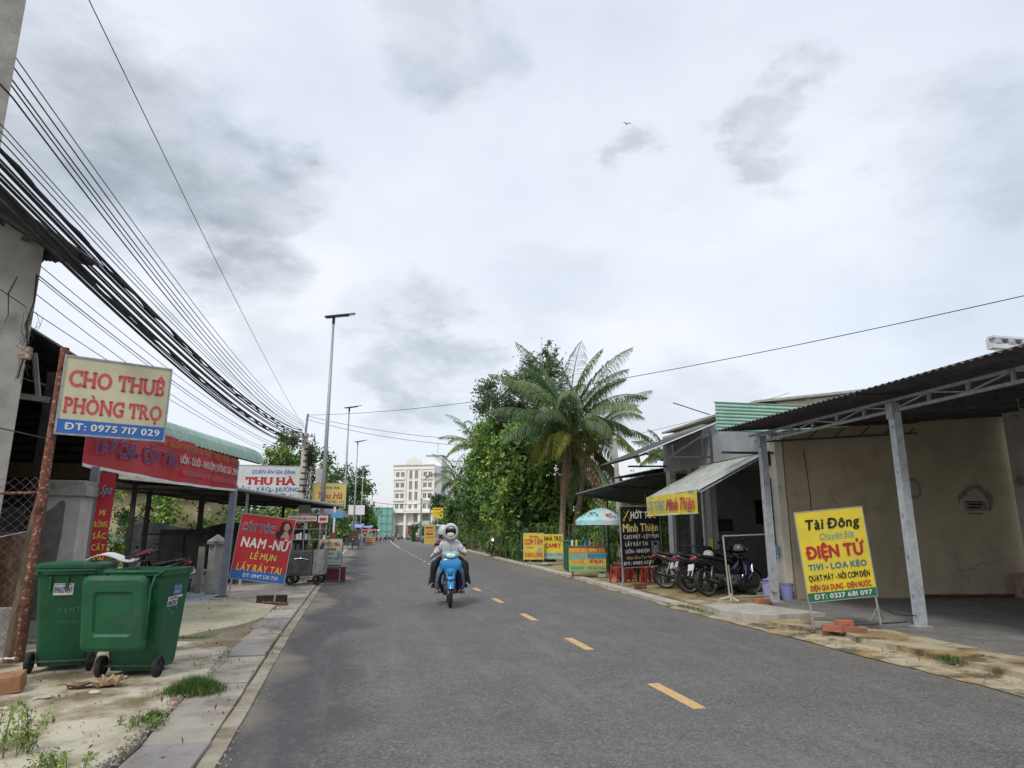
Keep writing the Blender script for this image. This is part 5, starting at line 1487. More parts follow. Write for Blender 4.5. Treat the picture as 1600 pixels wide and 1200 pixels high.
# --- broken rice + guest house signs (right, far)
grp = 'yellow signs by the palm trunk'
t = thing('standing_sign', 'yellow sign reading CƠM TẤM CHÁO LÒNG left of the palm trunk', 'sign', (7.42, 30.4, .05), rot=(R(2), 0, R(-10)), group=grp)
W, H0, H1 = .92, .26, 1.42
panel(t, -W / 2, W / 2, H0, H1, flat('print_amber', (.76, .56, .06), .5)); rim_frame(t, -W / 2, W / 2, H0, H1, TUBE, .012, .025)
letters(t, 'Đặc Biệt', .0, H1 - .19, .38, .09, DKRED, bold=.03, shear=.2)
letters(t, 'CƠM TẤM', .0, H1 - .50, .80, .24, RED, bold=.035)
letters(t, 'Sáng', -.15, H1 - .66, .25, .06, GREEN, bold=.02)
letters(t, 'CHÁO LÒNG', .0, H0 + .10, .82, .20, RED, bold=.035)
b = MB(); b.add([(.15, -.0125, H0 + .32), (.40, -.0125, H0 + .34), (.38, -.0125, H0 + .52), (.2, -.0125, H0 + .50)], [(0, 1, 2, 3)]); b.build('photo_print', GREYP, t, world=False, fix=False)
stand_legs(t, W - .02, 0, H0, back=.4)
t = thing('standing_sign', 'yellow standing sign reading NHÀ TRỌ CAMRY beside the broken rice sign', 'sign', (8.40, 30.6, .05), rot=(R(2), 0, R(-12)), group=grp)
H1 = 1.37
panel(t, -W / 2, W / 2, H0, H1, YEL); rim_frame(t, -W / 2, W / 2, H0, H1, TUBE, .012, .025)
band(t, -W / 2, W / 2, H0, H0 + .09, CYAN); band(t, -W / 2, W / 2, H0 + .09, H0 + .3, flat('print_pale_blue', (.50, .62, .45), .5))
letters(t, 'NHÀ TRỌ', .0, H1 - .29, .80, .20, BLACK, bold=.035)
letters(t, 'CAMRY', .0, H1 - .60, .72, .19, RED, bold=.045)
letters(t, 'CÓ GÁC LỬNG', .0, H0 + .14, .84, .12, TEAL, bold=.03)
letters(t, 'ĐT: 0384 002 086', .0, H0 + .015, .8, .055, WHITE, y=-.016, bold=.03)
stand_legs(t, W - .02, 0, H0, back=.4)
for i, (x, y, lb) in enumerate([(7.95, 30.1, 'dark stone weight at the foot of the guest house sign'), (8.3, 27.2, 'pale brown bag slumped by the green bin')]):
    b = MB(); b.lathe([(.01, 0), (.17, .02), (.2, .08), (.12, .15), (.01, .17)], n=9); o = b.build('sand_bag', CONC if i == 0 else CARD); o.location = (x, y, .04); o.scale = (1.5, 1, .8); tag(o, lb, 'bag')

# --- black haircut sign
t = thing('framed_sign', 'tall black sign reading HỚT TÓC Minh Thiện standing before the red stools', 'sign', (6.86, 17.8, .04), rot=(0, R(-1.5), R(22)))
W, H0, H1 = 1.52, .52, 2.16
panel(t, 0, W, H0, H1, BLACK, t=.02); rim_frame(t, 0, W, H0, H1, TUBE, .02, .03)
for x in (-.01, W + .01):
    MB().bar((x, 0, 0), (x, 0, H1 + .02), .03).build('post', TUBE, t, world=False)
MB().bar((-.01, 0, .25), (-.08, .0, 0), .02).build('foot', TUBE, t, world=False)
letters(t, 'HỚT TÓC', .88, H1 - .33, .98, .19, WHITE, bold=.04)
# scissors emblem
b = MB(); b.bar((.12, -.014, H1 - .12), (.34, -.014, H1 - .33), .03, .002); b.bar((.32, -.015, H1 - .10), (.14, -.015, H1 - .33), .03, .002); b.lathe([(.025, 0), (.04, 0)], (.12, -.016, H1 - .36), 12, 'y'); b.lathe([(.025, 0), (.04, 0)], (.36, -.016, H1 - .36), 12, 'y'); b.build('scissors_emblem', YEL2, t, world=False, fix=False)
letters(t, 'Minh Thiện', .75, H1 - .69, 1.36, .22, flat('print_gold_yellow', (.72, .62, .22), .5), bold=.03)
WG = flat('print_soft_white', (.62, .62, .66), .5)
letters(t, 'CẠO MẶT - LỘT MỤN', .76, H1 - .88, 1.36, .105, WG, bold=.03)
letters(t, 'LẤY RÁY TAI', .56, H1 - 1.08, .86, .11, WG, bold=.03)
letters(t, 'UỐN - NHUỘM', .58, H1 - 1.27, .92, .10, WG, bold=.03)
letters(t, 'Nhận Đào Tạo Học Viên', .80, H1 - 1.43, 1.3, .085, flat('print_tan', (.50, .40, .20), .5), bold=.015)
letters(t, 'ĐT: 0982 623 7', .62, H0 + .06, 1.15, .085, WG, bold=.035)
b = MB(); b.m(0).add([(1.13, -.0125, H1 - 1.33), (1.46, -.0125, H1 - 1.33), (1.46, -.0125, H1 - .96), (1.13, -.0125, H1 - .96)], [(0, 1, 2, 3)])
b.m(1); disc(b, 1.29, H1 - 1.10, .06, .085, -.0132); b.add([(1.17, -.0134, H1 - 1.33), (1.42, -.0134, H1 - 1.33), (1.36, -.0134, H1 - 1.2), (1.22, -.0134, H1 - 1.2)], [(0, 1, 2, 3)]); b.m(2); disc(b, 1.29, H1 - 1.04, .065, .05, -.0138)
b.build('portrait_print', [flat('print_steel_blue', (.16, .2, .28), .5), flat('print_grey', (.34, .35, .38), .5), BLACK], t, world=False, fix=False)
brick_obj('dark brick weighing the foot of the black haircut sign', (7.15, 17.35, .05), (0, 0, R(10)), (.32, .14, .12), mat('dark_brick', (.12, .06, .045), (.2, .1, .07), 8, rough=1, bump=.4))

# ================================================================== STREET LAMPS, POLES, CABLES
def street_lamp(loc, h, label):
    t = thing('street_lamp', label, 'street lamp', loc, 0, 'solar street lamps along the left pavement')
    b = MB(); b.tube([(0, 0, 0), (0, 0, h * .5), (0, 0, h)], [.115, .085, .05], 12); b.build('pole', GALV, t, world=False, smooth=True)
    b = MB(); b.tube([(0, 0, 0), (0, 0, .06)], .2, 4); b.b2((-.09, -.13, .45), (.09, -.10, .85)); b.build('base_plate', GALV, t, world=False)
    b = MB(); b.cyl((0, 0, h - .25), (0, 0, h + .12), .07, 10); b.build('collar', DARKST, t, world=False)
    M_ = Euler((R(10), R(-10), 0))
    b = MB(); b.box((.28, 0, h + .17), (1.42, .55, .05), M_); b.build('solar_panel', flat('solar_glass', (.03, .035, .05), .2), t, world=False, bevel=.008)
    b = MB(); b.box((.18, -.05, h + .10), (1.05, .34, .07), M_); b.build('lamp_head', DARKST, t, world=False, bevel=.01)
    b = MB(); b.box((.30, -.07, h + .075), (.5, .22, .012), M_); b.build('lens', flat('lamp_lens', (.5, .5, .48), .3), t, world=False)
    return t


for i, (x, y, z, h, lb) in enumerate([(-2.03, 31, .03, 11.30, 'nearest and tallest street lamp behind the yellow Thu Hà sign'), (-1.95, 55.1, .03, 11.35, 'second nearest street lamp'), (-1.57, 76, .03, 11.3, 'third street lamp from the camera'),
                               (-1.15, 105, .03, 11.3, 'fourth street lamp from the camera'), (-.4, 134, .03, 11.4, 'fifth street lamp, small beside the far tree')]):
    street_lamp((x, y, z), h, lb)
t = thing('utility_pole', 'concrete utility pole with a blue-grey steel extension and tangled cables', 'utility pole', (-3.30, 35, 0))
MB().tube([(-3.25, 35, 0), (-3.34, 35, 6.42)], [.20, .145], 10).build('concrete_shaft', CONCL, t, smooth=True)
MB().bar((-3.34, 35, 6.3), (-3.28, 35, 7.42), .10).build('steel_extension', BLUEP, t)
MB().bar((-3.8, 34.85, 6.25), (-2.9, 34.85, 6.25), .06).build('cross_arm', GALV, t)
for dx in (-.3, -.1, .15, .33): MB().lathe([(.02, 0), (.05, .02), (.035, .05), (.05, .08), (.02, .11)], (-3.34 + dx, 34.85, 6.28), 8).build('insulator', mat('porcelain', (.35, .2, .14), rough=.3), t)
rr = random.Random(11); b = MB()
for k in range(34):
    a = []; z0 = rr.uniform(3.6, 6.4); cx = rr.uniform(.18, .50)
    for q in range(6): a.append((-3.28 + cx * (.7 + .3 * math.sin(q)) + rr.uniform(-.06, .12), 34.8 + rr.uniform(-.25, .1), z0 - q * rr.uniform(.05, .3)))
    b.tube(a, rr.uniform(.006, .02), 5)
stuff(b.build('tangled_cables', RUBBER, t))
for k in range(9):
    z = 3.5 + k * .3; MB().lathe([(.21 - .008 * k, -.03), (.21 - .008 * k, .03)], (-3.28, 35, z), 10).build('strap', RUBBER, t)


def catenary(a, b_, sag, n=26):
    a, b_ = Vector(a), Vector(b_); return [a.lerp(b_, i / n) - Vector((0, 0, sag * 4 * (i / n) * (1 - i / n))) for i in range(n + 1)]


def cable(a, b_, sag, r, label, grp, back=True):
    a, b_ = Vector(a), Vector(b_)
    pts = catenary(a, b_, sag)
    if back:
        c = a + (a - b_) * 1.0; c.z = a.z + .6; c2 = catenary(c, a, sag, 14); pts = c2[:-1] + pts
    o = MB().tube(pts, r, 5).build('overhead_cable', RUBBER, fix=False)
    return tag(o, label, 'cable', grp)


gA = 'thick black cables of the bundle along the left side'
lA = 'thick black cable within the heavy bundle running from top left to the utility pole'
for (a, e, s, r) in [((-3.80, 7, 5.26), (-3.50, 35, 6.55), .55, .022), ((-3.80, 7, 5.17), (-3.46, 35, 6.45), .56, .013), ((-3.80, 7, 5.12), (-3.46, 35, 6.35), .55, .022), ((-3.79, 7, 5.03), (-3.42, 35, 6.28), .58, .014),
                     ((-3.79, 7, 4.98), (-3.42, 35, 6.18), .55, .018), ((-3.78, 7, 4.90), (-3.40, 35, 6.05), .58, .024), ((-3.77, 7, 4.83), (-3.40, 35, 5.95), .6, .016), ((-3.74, 7, 4.72), (-3.40, 35, 5.80), .6, .022), ((-3.76, 7, 4.80), (-3.42, 35, 5.7), .55, .012)]:
    cable(a, e, s, r, lA, gA)
# spiral-bound bundles
for z0, lb in ((5.22, 'black cable bundle wrapped in spiral binding, upper one'), (4.86, 'black cable bundle wrapped in spiral binding, lower one')):
    pts = catenary((-3.78, 7, z0), (-3.42, 35, 6.40 - (5.22 - z0) * 1.2), .56, 110)
    pts = [p + Vector((.012 * math.sin(i * .9), 0, .02 * math.cos(i * .9) + .018 * math.sin(i * .37))) for i, p in enumerate(pts)]
    pts = [Vector((-4.1, -18, z0 + .9))] + pts
    tag(MB().tube(pts, [.02] + [.022 + .013 * math.sin(i * 1.1) for i in range(len(pts) - 1)], 6).build('cable_bundle', RUBBER, fix=False), lb, 'cable')
gB = 'thin wires running above the thick bundle'
lB = 'thin wire running above the thick bundle from top left to the utility pole'
for (a, e, s, r) in [((-4.01, 7, 6.59), (-3.45, 35, 7.0), .55, .007), ((-3.99, 7, 6.44), (-3.45, 35, 6.9), .6, .009), ((-3.97, 7, 6.27), (-3.4, 35, 6.8), .62, .009), ((-3.95, 7, 6.18), (-3.4, 35, 6.7), .66, .009),
                     ((-3.79, 7, 5.88), (-3.5, 35, 6.6), .62, .010), ((-3.79, 7, 5.50), (-3.5, 35, 6.62), .45, .006), ((-3.78, 7, 5.42), (-3.5, 35, 6.58), .45, .006), ((-3.77, 7, 5.33), (-3.5, 35, 6.5), .45, .007)]:
    cable(a, e, s, r, lB, gB)
gC = 'thin wires below the thick bundle'
lC = 'thin service wire below the thick bundle starting at the plaster building corner'
for (a, e, s, r) in [((-4.5, 9.59, 5.02), (-3.9, 35, 5.75), .35, .006), ((-4.5, 9.59, 4.88), (-3.9, 35, 5.6), .40, .008), ((-4.5, 9.59, 4.84), (-3.9, 35, 5.5), .42, .006), ((-4.25, 9.6, 5.15), (-3.8, 35, 5.9), .35, .005), ((-4.2, 9.6, 5.1), (-3.7, 35, 5.7), .38, .005), ((-4.5, 9.59, 4.62), (-4.0, 35, 5.35), .45, .006)]:
    cable(a, e, s, r, lC, gC, back=False)
cable((-3.24, 7, 7.17), (-3.40, 35, 6.66), .2, .006, 'single lone wire crossing the sky from the top edge above all others', None)
cable((-4.63, 9.0, 4.46), (-3.9, 35, 5.05), .3, .006, 'wire passing in front of the room-rental sign', None, back=False)
b_ = 'twin wires crossing the road from the steel extension to the slim right pole'
cable((-3.25, 35, 7.30), (9.84, 26, 5.30), .55, .010, 'twin wire crossing the road high beside the far white hotel', b_, back=False)
cable((-3.25, 35, 7.12), (9.86, 26, 5.12), .65, .010, 'twin wire crossing the road high beside the far white hotel', b_, back=False)
cable((9.84, 26, 5.30), (14, 20, 6.2), .1, .008, 'short wire from the slim right pole to the house roofs', None, back=False)
cable((-3.28, 35, 7.36), (12.35, 10.0, 6.02), .55, .010, 'long lone wire rising across the right half of the sky', None, back=False)
o = SC.objects[-1] if False else None
cable((12.35, 10.0, 6.02), (16.5, -2, 7.2), .05, .010, 'continuation of the lone wire beyond the right canopy', None, back=False)
t = thing('slim_concrete_pole', 'slim pale concrete pole rising behind the dark roof beside the palm', 'utility pole', (9.9, 26, 0))
MB().tube([(10.0, 26, 0), (9.84, 26, 5.42)], [.13, .09], 6).build('shaft', CONCL, t)
MB().bar((9.7, 25.9, 5.28), (10.05, 25.9, 5.28), .04).build('bracket', GALV, t)
MB().lathe([(.02, 0), (.04, .03), (.02, .06)], (9.84, 25.9, 5.31), 8).build('insulator', WHITE, t)
MB().tube([(-2.0, 61, 0), (-2.0, 61, .1)], .1).v if False else None
# distant poles beyond
for (x, y, h, lb) in [(.9, 150, 8.2, 'far thin concrete pole standing left of the white hotel'), (12.0, 160, 9.5, 'far thin pole in front of the white hotel facade'), (14.6, 165, 11, 'far taller pole before the right half of the white hotel')]:
    t = thing('utility_pole', lb, 'utility pole', (x, y, 0)); MB().tube([(x, y, 0), (x, y, h)], [.2, .13], 8).build('shaft', CONC, t); MB().bar((x - .8, y, h - .4), (x + .8, y, h - .4), .1).build('cross_arm', CONC, t)
cable((.9, 150, 7.9), (14.6, 165, 8.6), .5, .05, 'upper wire strung low across the white hotel facade', None, back=False)
cable((-1.0, 76, 7.2), (.9, 150, 7.8), .6, .02, 'wire leading away to the far thin pole', None, back=False)

# ================================================================== MOTORBIKES (local: forward +Y, wheels on z = 0)
def arc(cy, cz, r, a0, a1, n): return [(cy + r * math.cos(R(a0 + (a1 - a0) * k / n)), cz + r * math.sin(R(a0 + (a1 - a0) * k / n))) for k in range(n + 1)]


def fender(name, cy, cz, r, a0, a1, w, m, t, lip=.03):
    b = MB(); P = arc(cy, cz, r, a0, a1, 10)

    def fn(u, v):
        k = u * 10; i = min(int(k), 9); f = k - i
        y = P[i][0] * (1 - f) + P[i + 1][0] * f; z = P[i][1] * (1 - f) + P[i + 1][1] * f
        s = v * 2 - 1; d = lip * abs(s) ** 2.5
        ny, nz = (y - cy), (z - cz); l = math.hypot(ny, nz)
        return (s * w / 2 * (1 - .15 * u * u), y - ny / l * d, z - nz / l * d)
    b.grid(fn, 12, 6); return b.build(name, m, t, world=False, fix=False, smooth=True)


def wheel(t, y, name, steer=None, spokes=True):
    r = .285
    b = MB(); P = [(r - .055 + .0, -.03), (r - .03, -.038), (r - .008, -.026), (r, 0), (r - .008, .026), (r - .03, .038), (r - .055, .03)]
    b.lathe(P, (0, y, r), 28, 'x'); w = b.build(name, RUBBER, t, world=False, smooth=True)
    b = MB(); b.lathe([(r - .055, -.028), (r - .068, -.02), (r - .068, .02), (r - .055, .028)], (0, y, r), 28, 'x')
    b.lathe([(.02, -.06), (.055, -.055), (.06, -.02), (.06, .02), (.055, .055), (.02, .06)], (0, y, r), 12, 'x')
    for k in range(14 if spokes else 0):
        a = 2 * PI * k / 14; s = .03 if k % 2 else -.03
        b.bar((s, y + .05 * math.cos(a), r + .05 * math.sin(a)), (0, y + (r - .066) * math.cos(a + .25), r + (r - .066) * math.sin(a + .25)), .005)
    b.build('rim', ALU, w, world=False)
    return w


def motorbike(label, loc, rz, main, accent, lean=-.12, group=None, steer=0.0, plate=True, kind='underbone', helmet=False, name='motorbike'):
    t = thing(name, label, 'motorbike', loc, rot=(0, lean, rz), group=group)
    FY, RY = .62, -.62
    wheel(t, FY, 'front_wheel'); wheel(t, RY, 'rear_wheel')
    fender('front_fender', FY, .285, .325, 20, 165, .13, main, t, .045)
    fender('rear_fender', RY, .285, .33, 60, 205, .14, BLACKPL, t)
    for s in (-1, 1):
        b = MB(); b.tube([(s * .075, FY, .285), (s * .07, FY - .10, .60), (s * .055, FY - .17, .80)], [.018, .019, .022], 8); b.build('fork_leg', ALU, t, world=False, smooth=True)
        b = MB(); b.tube([(s * .13, RY + .02, .30), (s * .12, RY + .12, .62)], [.026, .022], 8)
        for k in range(7): b.lathe([(.02, 0), (.035, .008), (.02, .016)], (s * .127, RY + .04 + k * .012, .36 + k * .03), 8)
        b.build('shock_absorber', CHROME, t, world=False)
    # leg shield and steering head: swept panel, wide at knee height
    b = MB()
    b.loft([((0, FY - .20, .84), .075, .05, .4), ((0, FY - .16, .76), .10, .07, .9), ((0, FY - .15, .66), .135, .075, 1.2), ((0, FY - .19, .55), .12, .065, 1.5), ((0, FY - .24, .46), .085, .04, 1.6)], 14, 2.4)
    b.build('front_cowl', main, t, world=False, smooth=True)
    for s in (-1, 1):
        b = MB(); o_ = [(FY - .16, .80), (FY - .10, .66), (FY - .14, .48), (FY - .24, .30), (FY - .33, .24), (FY - .33, .42), (FY - .28, .62), (FY - .25, .80)]
        V = []
        for (y, z) in o_: V.append((s * (.10 + .16 * math.sin(PI * min(1, max(0, (z - .2) / .62)))), y, z))
        n = len(V); V += [(x - s * .018, y - .02, z) for x, y, z in V]
        b.add(V, [tuple(range(n)), tuple(range(n, 2 * n))[::-1]] + [(i, (i + 1) % n, (i + 1) % n + n, i + n) for i in range(n)])
        b.build('leg_shield', accent, t, world=False)
    # headlight cowl on the bar
    b = MB()
    b.loft([((0, FY - .36, .985), .05, .03), ((0, FY - .32, .99), .13, .055), ((0, FY - .22, .985), .20, .07), ((0, FY - .13, .965), .15, .065), ((0, FY - .09, .955), .09, .045)], 14, 2.3)
    b.build('handlebar_cowl', main, t, world=False, smooth=True)
    b = MB(); b.loft([((0, FY - .14, .965), .10, .05), ((0, FY - .085, .955), .10, .045), ((0, FY - .07, .952), .07, .03)], 14, 2.3); b.build('headlight', flat('headlight_lens', (.75, .75, .76), .12, coat=.5), t, world=False, smooth=True)
    b = MB(); b.tube([(-.33, FY - .36, .99), (-.22, FY - .30, 1.0), (0, FY - .26, .99), (.22, FY - .30, 1.0), (.33, FY - .36, .99)], .014, 8); b.build('handlebar', BLACKPL, t, world=False)
    for s in (-1, 1):
        MB().tube([(s * .24, FY - .31, 1.0), (s * .35, FY - .375, .99)], .019, 8).build('grip', RUBBER, t, world=False)
        MB().tube([(s * .22, FY - .28, 1.01), (s * .34, FY - .31, .985)], .006, 5).build('brake_lever', ALU, t, world=False)
        st = MB().tube([(s * .20, FY - .31, 1.01), (s * .26, FY - .30, 1.12), (s * .29, FY - .30, 1.16)], .006, 5).build('mirror', BLACKPL, t, world=False)
        mm = MB(); mm.loft([((s * .29, FY - .32, 1.19), .035, .025), ((s * .29, FY - .31, 1.19), .055, .04), ((s * .29, FY - .285, 1.19), .045, .03)], 12, 2.4); mm.build('mirror_glass', BLACKPL, st, world=False, smooth=True)
        b = MB(); disc(b, s * .16, .985, .03, .022, FY - .125, 10); b.build('indicator', ORANGE, t, world=False, fix=False)
    # frame tunnel, body and tail
    b = MB()
    b.loft([((0, FY - .26, .62), .05, .07), ((0, FY - .42, .50), .06, .075), ((0, FY - .60, .48), .075, .085), ((0, -.08, .56), .10, .11)], 12, 2.4)
    b.build('centre_tunnel', accent, t, world=False, smooth=True)
    b = MB()
    b.loft([((0, .10, .50), .07, .07), ((0, 0, .56), .125, .13), ((0, -.25, .63), .145, .12), ((0, -.55, .72), .135, .085), ((0, -.80, .80), .10, .055), ((0, -.93, .84), .05, .03)], 14, 2.8)
    b.build('side_panels', main, t, world=False, smooth=True)
    for s in (-1, 1):
        b = MB(); b.add([(s * .140, -.02, .60), (s * .158, -.30, .68), (s * .148, -.62, .775), (s * .148, -.62, .755), (s * .158, -.30, .655), (s * .140, -.02, .56)], [(0, 1, 2, 3, 4, 5)]); b.build('stripe', accent, t, world=False, fix=False)
    b = MB()
    b.loft([((0, .12, .68), .07, .03), ((0, .02, .745), .115, .05), ((0, -.22, .775), .135, .045), ((0, -.50, .825), .13, .045), ((0, -.72, .855), .10, .035), ((0, -.80, .86), .05, .02)], 14, 2.8)
    b.build('seat', flat('seat_vinyl', (.018, .018, .02), .45), t, world=False, smooth=True)
    b = MB(); b.tube([(-.10, -.62, .84), (-.11, -.85, .90), (.11, -.85, .90), (.10, -.62, .84)], .012, 7); b.build('grab_rail', ALU, t, world=False, smooth=True)
    b = MB(); b.loft([((0, -.85, .80), .08, .035), ((0, -.93, .80), .075, .03), ((0, -.955, .80), .05, .02)], 10, 3); b.build('tail_light', flat('tail_red', (.45, .02, .02), .2), t, world=False, smooth=True)
    if plate:
        pl = MB().box((0, -.99, .62), (.19, .008, .14), (R(-15), 0, 0)).build('number_plate', flat('plate_white', (.62, .62, .62), .4), t, world=False)
        MB().bar((0, -.86, .74), (0, -.99, .60), .04, .02).build('plate_bracket', BLACKPL, t, world=False)
    # engine, exhaust, chain case, pegs, stands
    b = MB(); b.lathe([(.03, -.12), (.10, -.115), (.115, -.07), (.115, .07), (.10, .115), (.03, .12)], (0, .02, .33), 14, 'x'); b.loft([((0, .06, .36), .06, .06), ((0, .20, .38), .065, .06), ((0, .26, .39), .05, .045)], 10, 4)
    for k in range(5): b.box((0, .12 + k * .03, .38), (.16, .008, .14))
    b.build('engine', ALU, t, world=False)
    b = MB(); b.tube([(.06, .20, .34), (.09, .14, .22), (.12, -.10, .20), (.135, -.30, .24)], .017, 8, cap=False); b.tube([(.135, -.28, .235), (.15, -.36, .26), (.155, -.78, .36), (.155, -.84, .375)], [.025, .043, .045, .03], 12); ex = b.build('exhaust', flat('exhaust_black', (.03, .03, .03), .35, metal=.5), t, world=False, smooth=True)
    b = MB(); b.tube([(.205, -.42, .285), (.205, -.68, .345)], .01, 6); b.build('heat_shield', CHROME, ex, world=False)
    b = MB(); b.loft([((-.09, .02, .32), .02, .05), ((-.10, -.3, .30), .018, .04), ((-.10, -.62, .29), .02, .07), ((-.10, -.70, .29), .015, .03)], 8, 3); b.build('chain_case', BLACKPL, t, world=False)
    b = MB(); b.bar((-.30, .06, .25), (.30, .06, .25), .022); b.build('foot_bar', DARKST, t, world=False)
    for s in (-1, 1):
        MB().tube([(s * .20, .06, .26), (s * .32, .06, .26)], .02, 7).build('footpeg', RUBBER, t, world=False)
        MB().tube([(s * .14, -.34, .32), (s * .25, -.36, .33)], .016, 7).build('footpeg', RUBBER, t, world=False)
    if lean: MB().tube([(-.12, -.02, .24), (-.26, .04, .02)], .012, 6).build('kickstand', DARKST, t, world=False)
    if group: t.scale = (1.07, 1.07, 1.07)
    return t


BIKEBLK = mat('bike_black', (.010, .010, .013), rough=.18, coat=.7)
BIKENAV = mat('bike_navy', (.012, .014, .055), rough=.2, coat=.7)
BIKERED = mat('bike_dark_red', (.045, .008, .012), rough=.2, coat=.7)
BIKEBLUE = mat('bike_bright_blue', (.02, .26, .58), (.02, .22, .50), 4, rough=.22, coat=.6)
BIKETEAL = mat('bike_teal_print', (.12, .40, .42), (.30, .50, .50), 26, .48, .56, rough=.25, coat=.5)
gp = 'motorbikes parked under the pale awning'
motorbike('black motorbike with a blue stripe, nearest of those parked under the pale awning', (8.50, 15.05, .04), R(-80), BIKEBLK, BIKENAV, -.14, gp)
motorbike('dark motorbike parked just behind the nearest one, its rear wheel overlapping it', (8.45, 15.7, .04), R(-97), BIKEBLK, BIKEBLK, -.14, gp)
motorbike('dark red motorbike with a white plate, leftmost under the awning beside the black sign', (8.42, 16.9, .04), R(-118), BIKERED, BIKEBLK, -.14, gp)
motorbike('black motorbike standing deepest in the row before the gate columns', (8.85, 16.3, .04), R(-95), BIKEBLK, BIKEBLK, -.12, gp)


def half_helmet(label, loc, m):
    b = MB(); b.lathe([(.001, .15), (.06, .143), (.10, .115), (.125, .06), (.13, 0), (.118, -.01)], (0, 0, 0), 16); b.loft([((0, .10, .01), .09, .012), ((0, .17, -.005), .07, .008)], 10)
    o = b.build('motorbike_helmet', m, smooth=True); o.location = loc; return tag(o, label, 'helmet')


half_helmet('round grey helmet hanging on the handlebar of the nearest parked motorbike', (8.72, 14.98, 1.08), flat('helmet_grey', (.12, .125, .13), .25))
half_helmet('small white helmet resting on the seat of a parked motorbike', (8.2, 15.5, .93), WHITE)
tag(MB().grid(lambda u, v: (8.2 + .45 * u + .05 * math.sin(v * 7), 15.45 + .5 * v, 1.05 - .22 * abs(u - .5) * 2 + .04 * math.sin(u * 9 + v * 6)), 10, 10, .01).build('draped_jacket', flat('jacket_black', (.02, .02, .025), .9), smooth=True), 'black jacket draped over the seat of the second parked motorbike', 'jacket')

# white tube goal-like frame
t = thing('tube_frame', 'pale steel tube frame standing on the kerb before the parked motorbikes', 'frame', (7.9, 13.9, .05))
TB = flat('pale_tube', (.42, .44, .43), .4, metal=.3)
MB().tube([(7.80, 13.9, .05), (7.76, 13.95, 1.42)], .018, 8).build('left_upright', TB, t)
MB().tube([(7.76, 13.95, 1.42), (8.95, 14.0, 1.46)], .016, 8).build('top_tube', TB, t)
MB().tube([(7.80, 13.9, .12), (9.02, 13.95, .13)], .018, 8).build('bottom_tube', TB, t)
MB().tube([(8.95, 14.0, 1.46), (8.99, 13.95, .1)], .014, 8).build('right_upright', TB, t)
MB().tube([(7.9, 13.95, .12), (7.84, 13.95, .8)], .014, 8).build('brace_tube', TB, t)
b = MB(); b.tube([(7.55, 13.88, .08), (7.82, 13.9, .12), (7.9, 13.7, .04)], .03, 7); b.tube([(7.80, 13.85, .05), (7.80, 13.85, .2)], .03, 7); b.build('base_joint', flat('dirty_white_joint', (.45, .46, .40), .7), t)


def bucket(label, loc, r, h, m, group=None, name='bucket', lid=None):
    b = MB(); b.lathe([(.001, .01), (r * .8, .0), (r, h), (r * 1.07, h), (r * 1.07, h - .02), (r * 1.0, h - .03)], n=18)
    b.lathe([(r * .95, h - .005), (r * .76, .02), (.001, .02)], n=18)
    t = thing(name, label, 'bucket' if name != 'stool' else 'stool', loc, 0, group); b.build('shell', m, t, world=False, smooth=False)
    MB().tube([(r, 0, h - .02), (r * .8, r * .5, h * .6), (0, r * 1.1, h * .52), (-r * .8, r * .5, h * .6), (-r, 0, h - .02)], .006, 5).build('bail_handle', STW, t, world=False)
    return t


LIL = flat('lilac_plastic', (.36, .36, .66), .45)
bucket('lilac plastic bucket left of the second canopy post', (8.92, 14.12, .06), .17, .36, LIL, 'lilac buckets at the second canopy post')
bucket('lilac plastic bucket right of the second canopy post, partly hidden', (9.13, 13.78, .06), .14, .34, flat('violet_plastic', (.26, .26, .55), .45), 'lilac buckets at the second canopy post')
b = MB(); b.lathe([(.14, 0), (.16, .03), (.03, .06), (.03, .1), (.001, .1)], n=14); o = b.build('loose_cover', LIL); o.location = (8.92, 14.12, .43); tag(o, 'round lilac cover with a knob lying on the left lilac bucket', 'cover')


def plastic_stool(label, loc, m, s=1.0, group=None):
    t = thing('plastic_stool', label, 'stool', loc, rnd.uniform(0, 1), group)
    b = MB(); b.box((0, 0, .44 * s), (.28 * s, .28 * s, .03)); b.build('seat', m, t, world=False, bevel=.008)
    for x in (-1, 1):
        for y in (-1, 1): MB().bar((x * .12 * s, y * .12 * s, .43 * s), (x * .155 * s, y * .155 * s, 0), .05 * s, .03).build('leg', m, t, world=False)
    for x in (-1, 1): MB().box((x * .14 * s, 0, .2 * s), (.02, .24 * s, .03)).build('stretcher', m, t, world=False)
    return t


RPL = flat('red_plastic', (.55, .02, .03), .35)
MRN = flat('maroon_plastic', (.20, .03, .03), .5)
gS = 'red stools behind the black haircut sign'
for i, (x, y, lb) in enumerate([(7.35, 19.6, 'red plastic stool behind the left edge of the black sign'), (7.75, 19.7, 'red plastic stool behind the middle of the black sign'), (8.25, 19.4, 'bright red stool stack behind the right part of the black sign')]):
    plastic_stool(lb, (x, y, .04), RPL, .95, gS)
bucket('green bucket beside the red stools behind the black sign', (8.75, 19.3, .04), .17, .34, flat('green_plastic', (.02, .25, .10), .4))
t = thing('clay_pot', 'large round clay plant pot beyond the drink stall', 'plant pot', (8.15, 21.0, .04))
b = MB(); b.lathe([(.001, 0), (.2, 0), (.34, .22), (.36, .40), (.33, .44), (.37, .47), (.37, .52), (.32, .52), (.30, .46), (.001, .44)], n=20); b.build('pot', mat('terracotta_dark', (.20, .07, .045), (.14, .05, .04), 6, rough=.8), t, world=False, smooth=True)
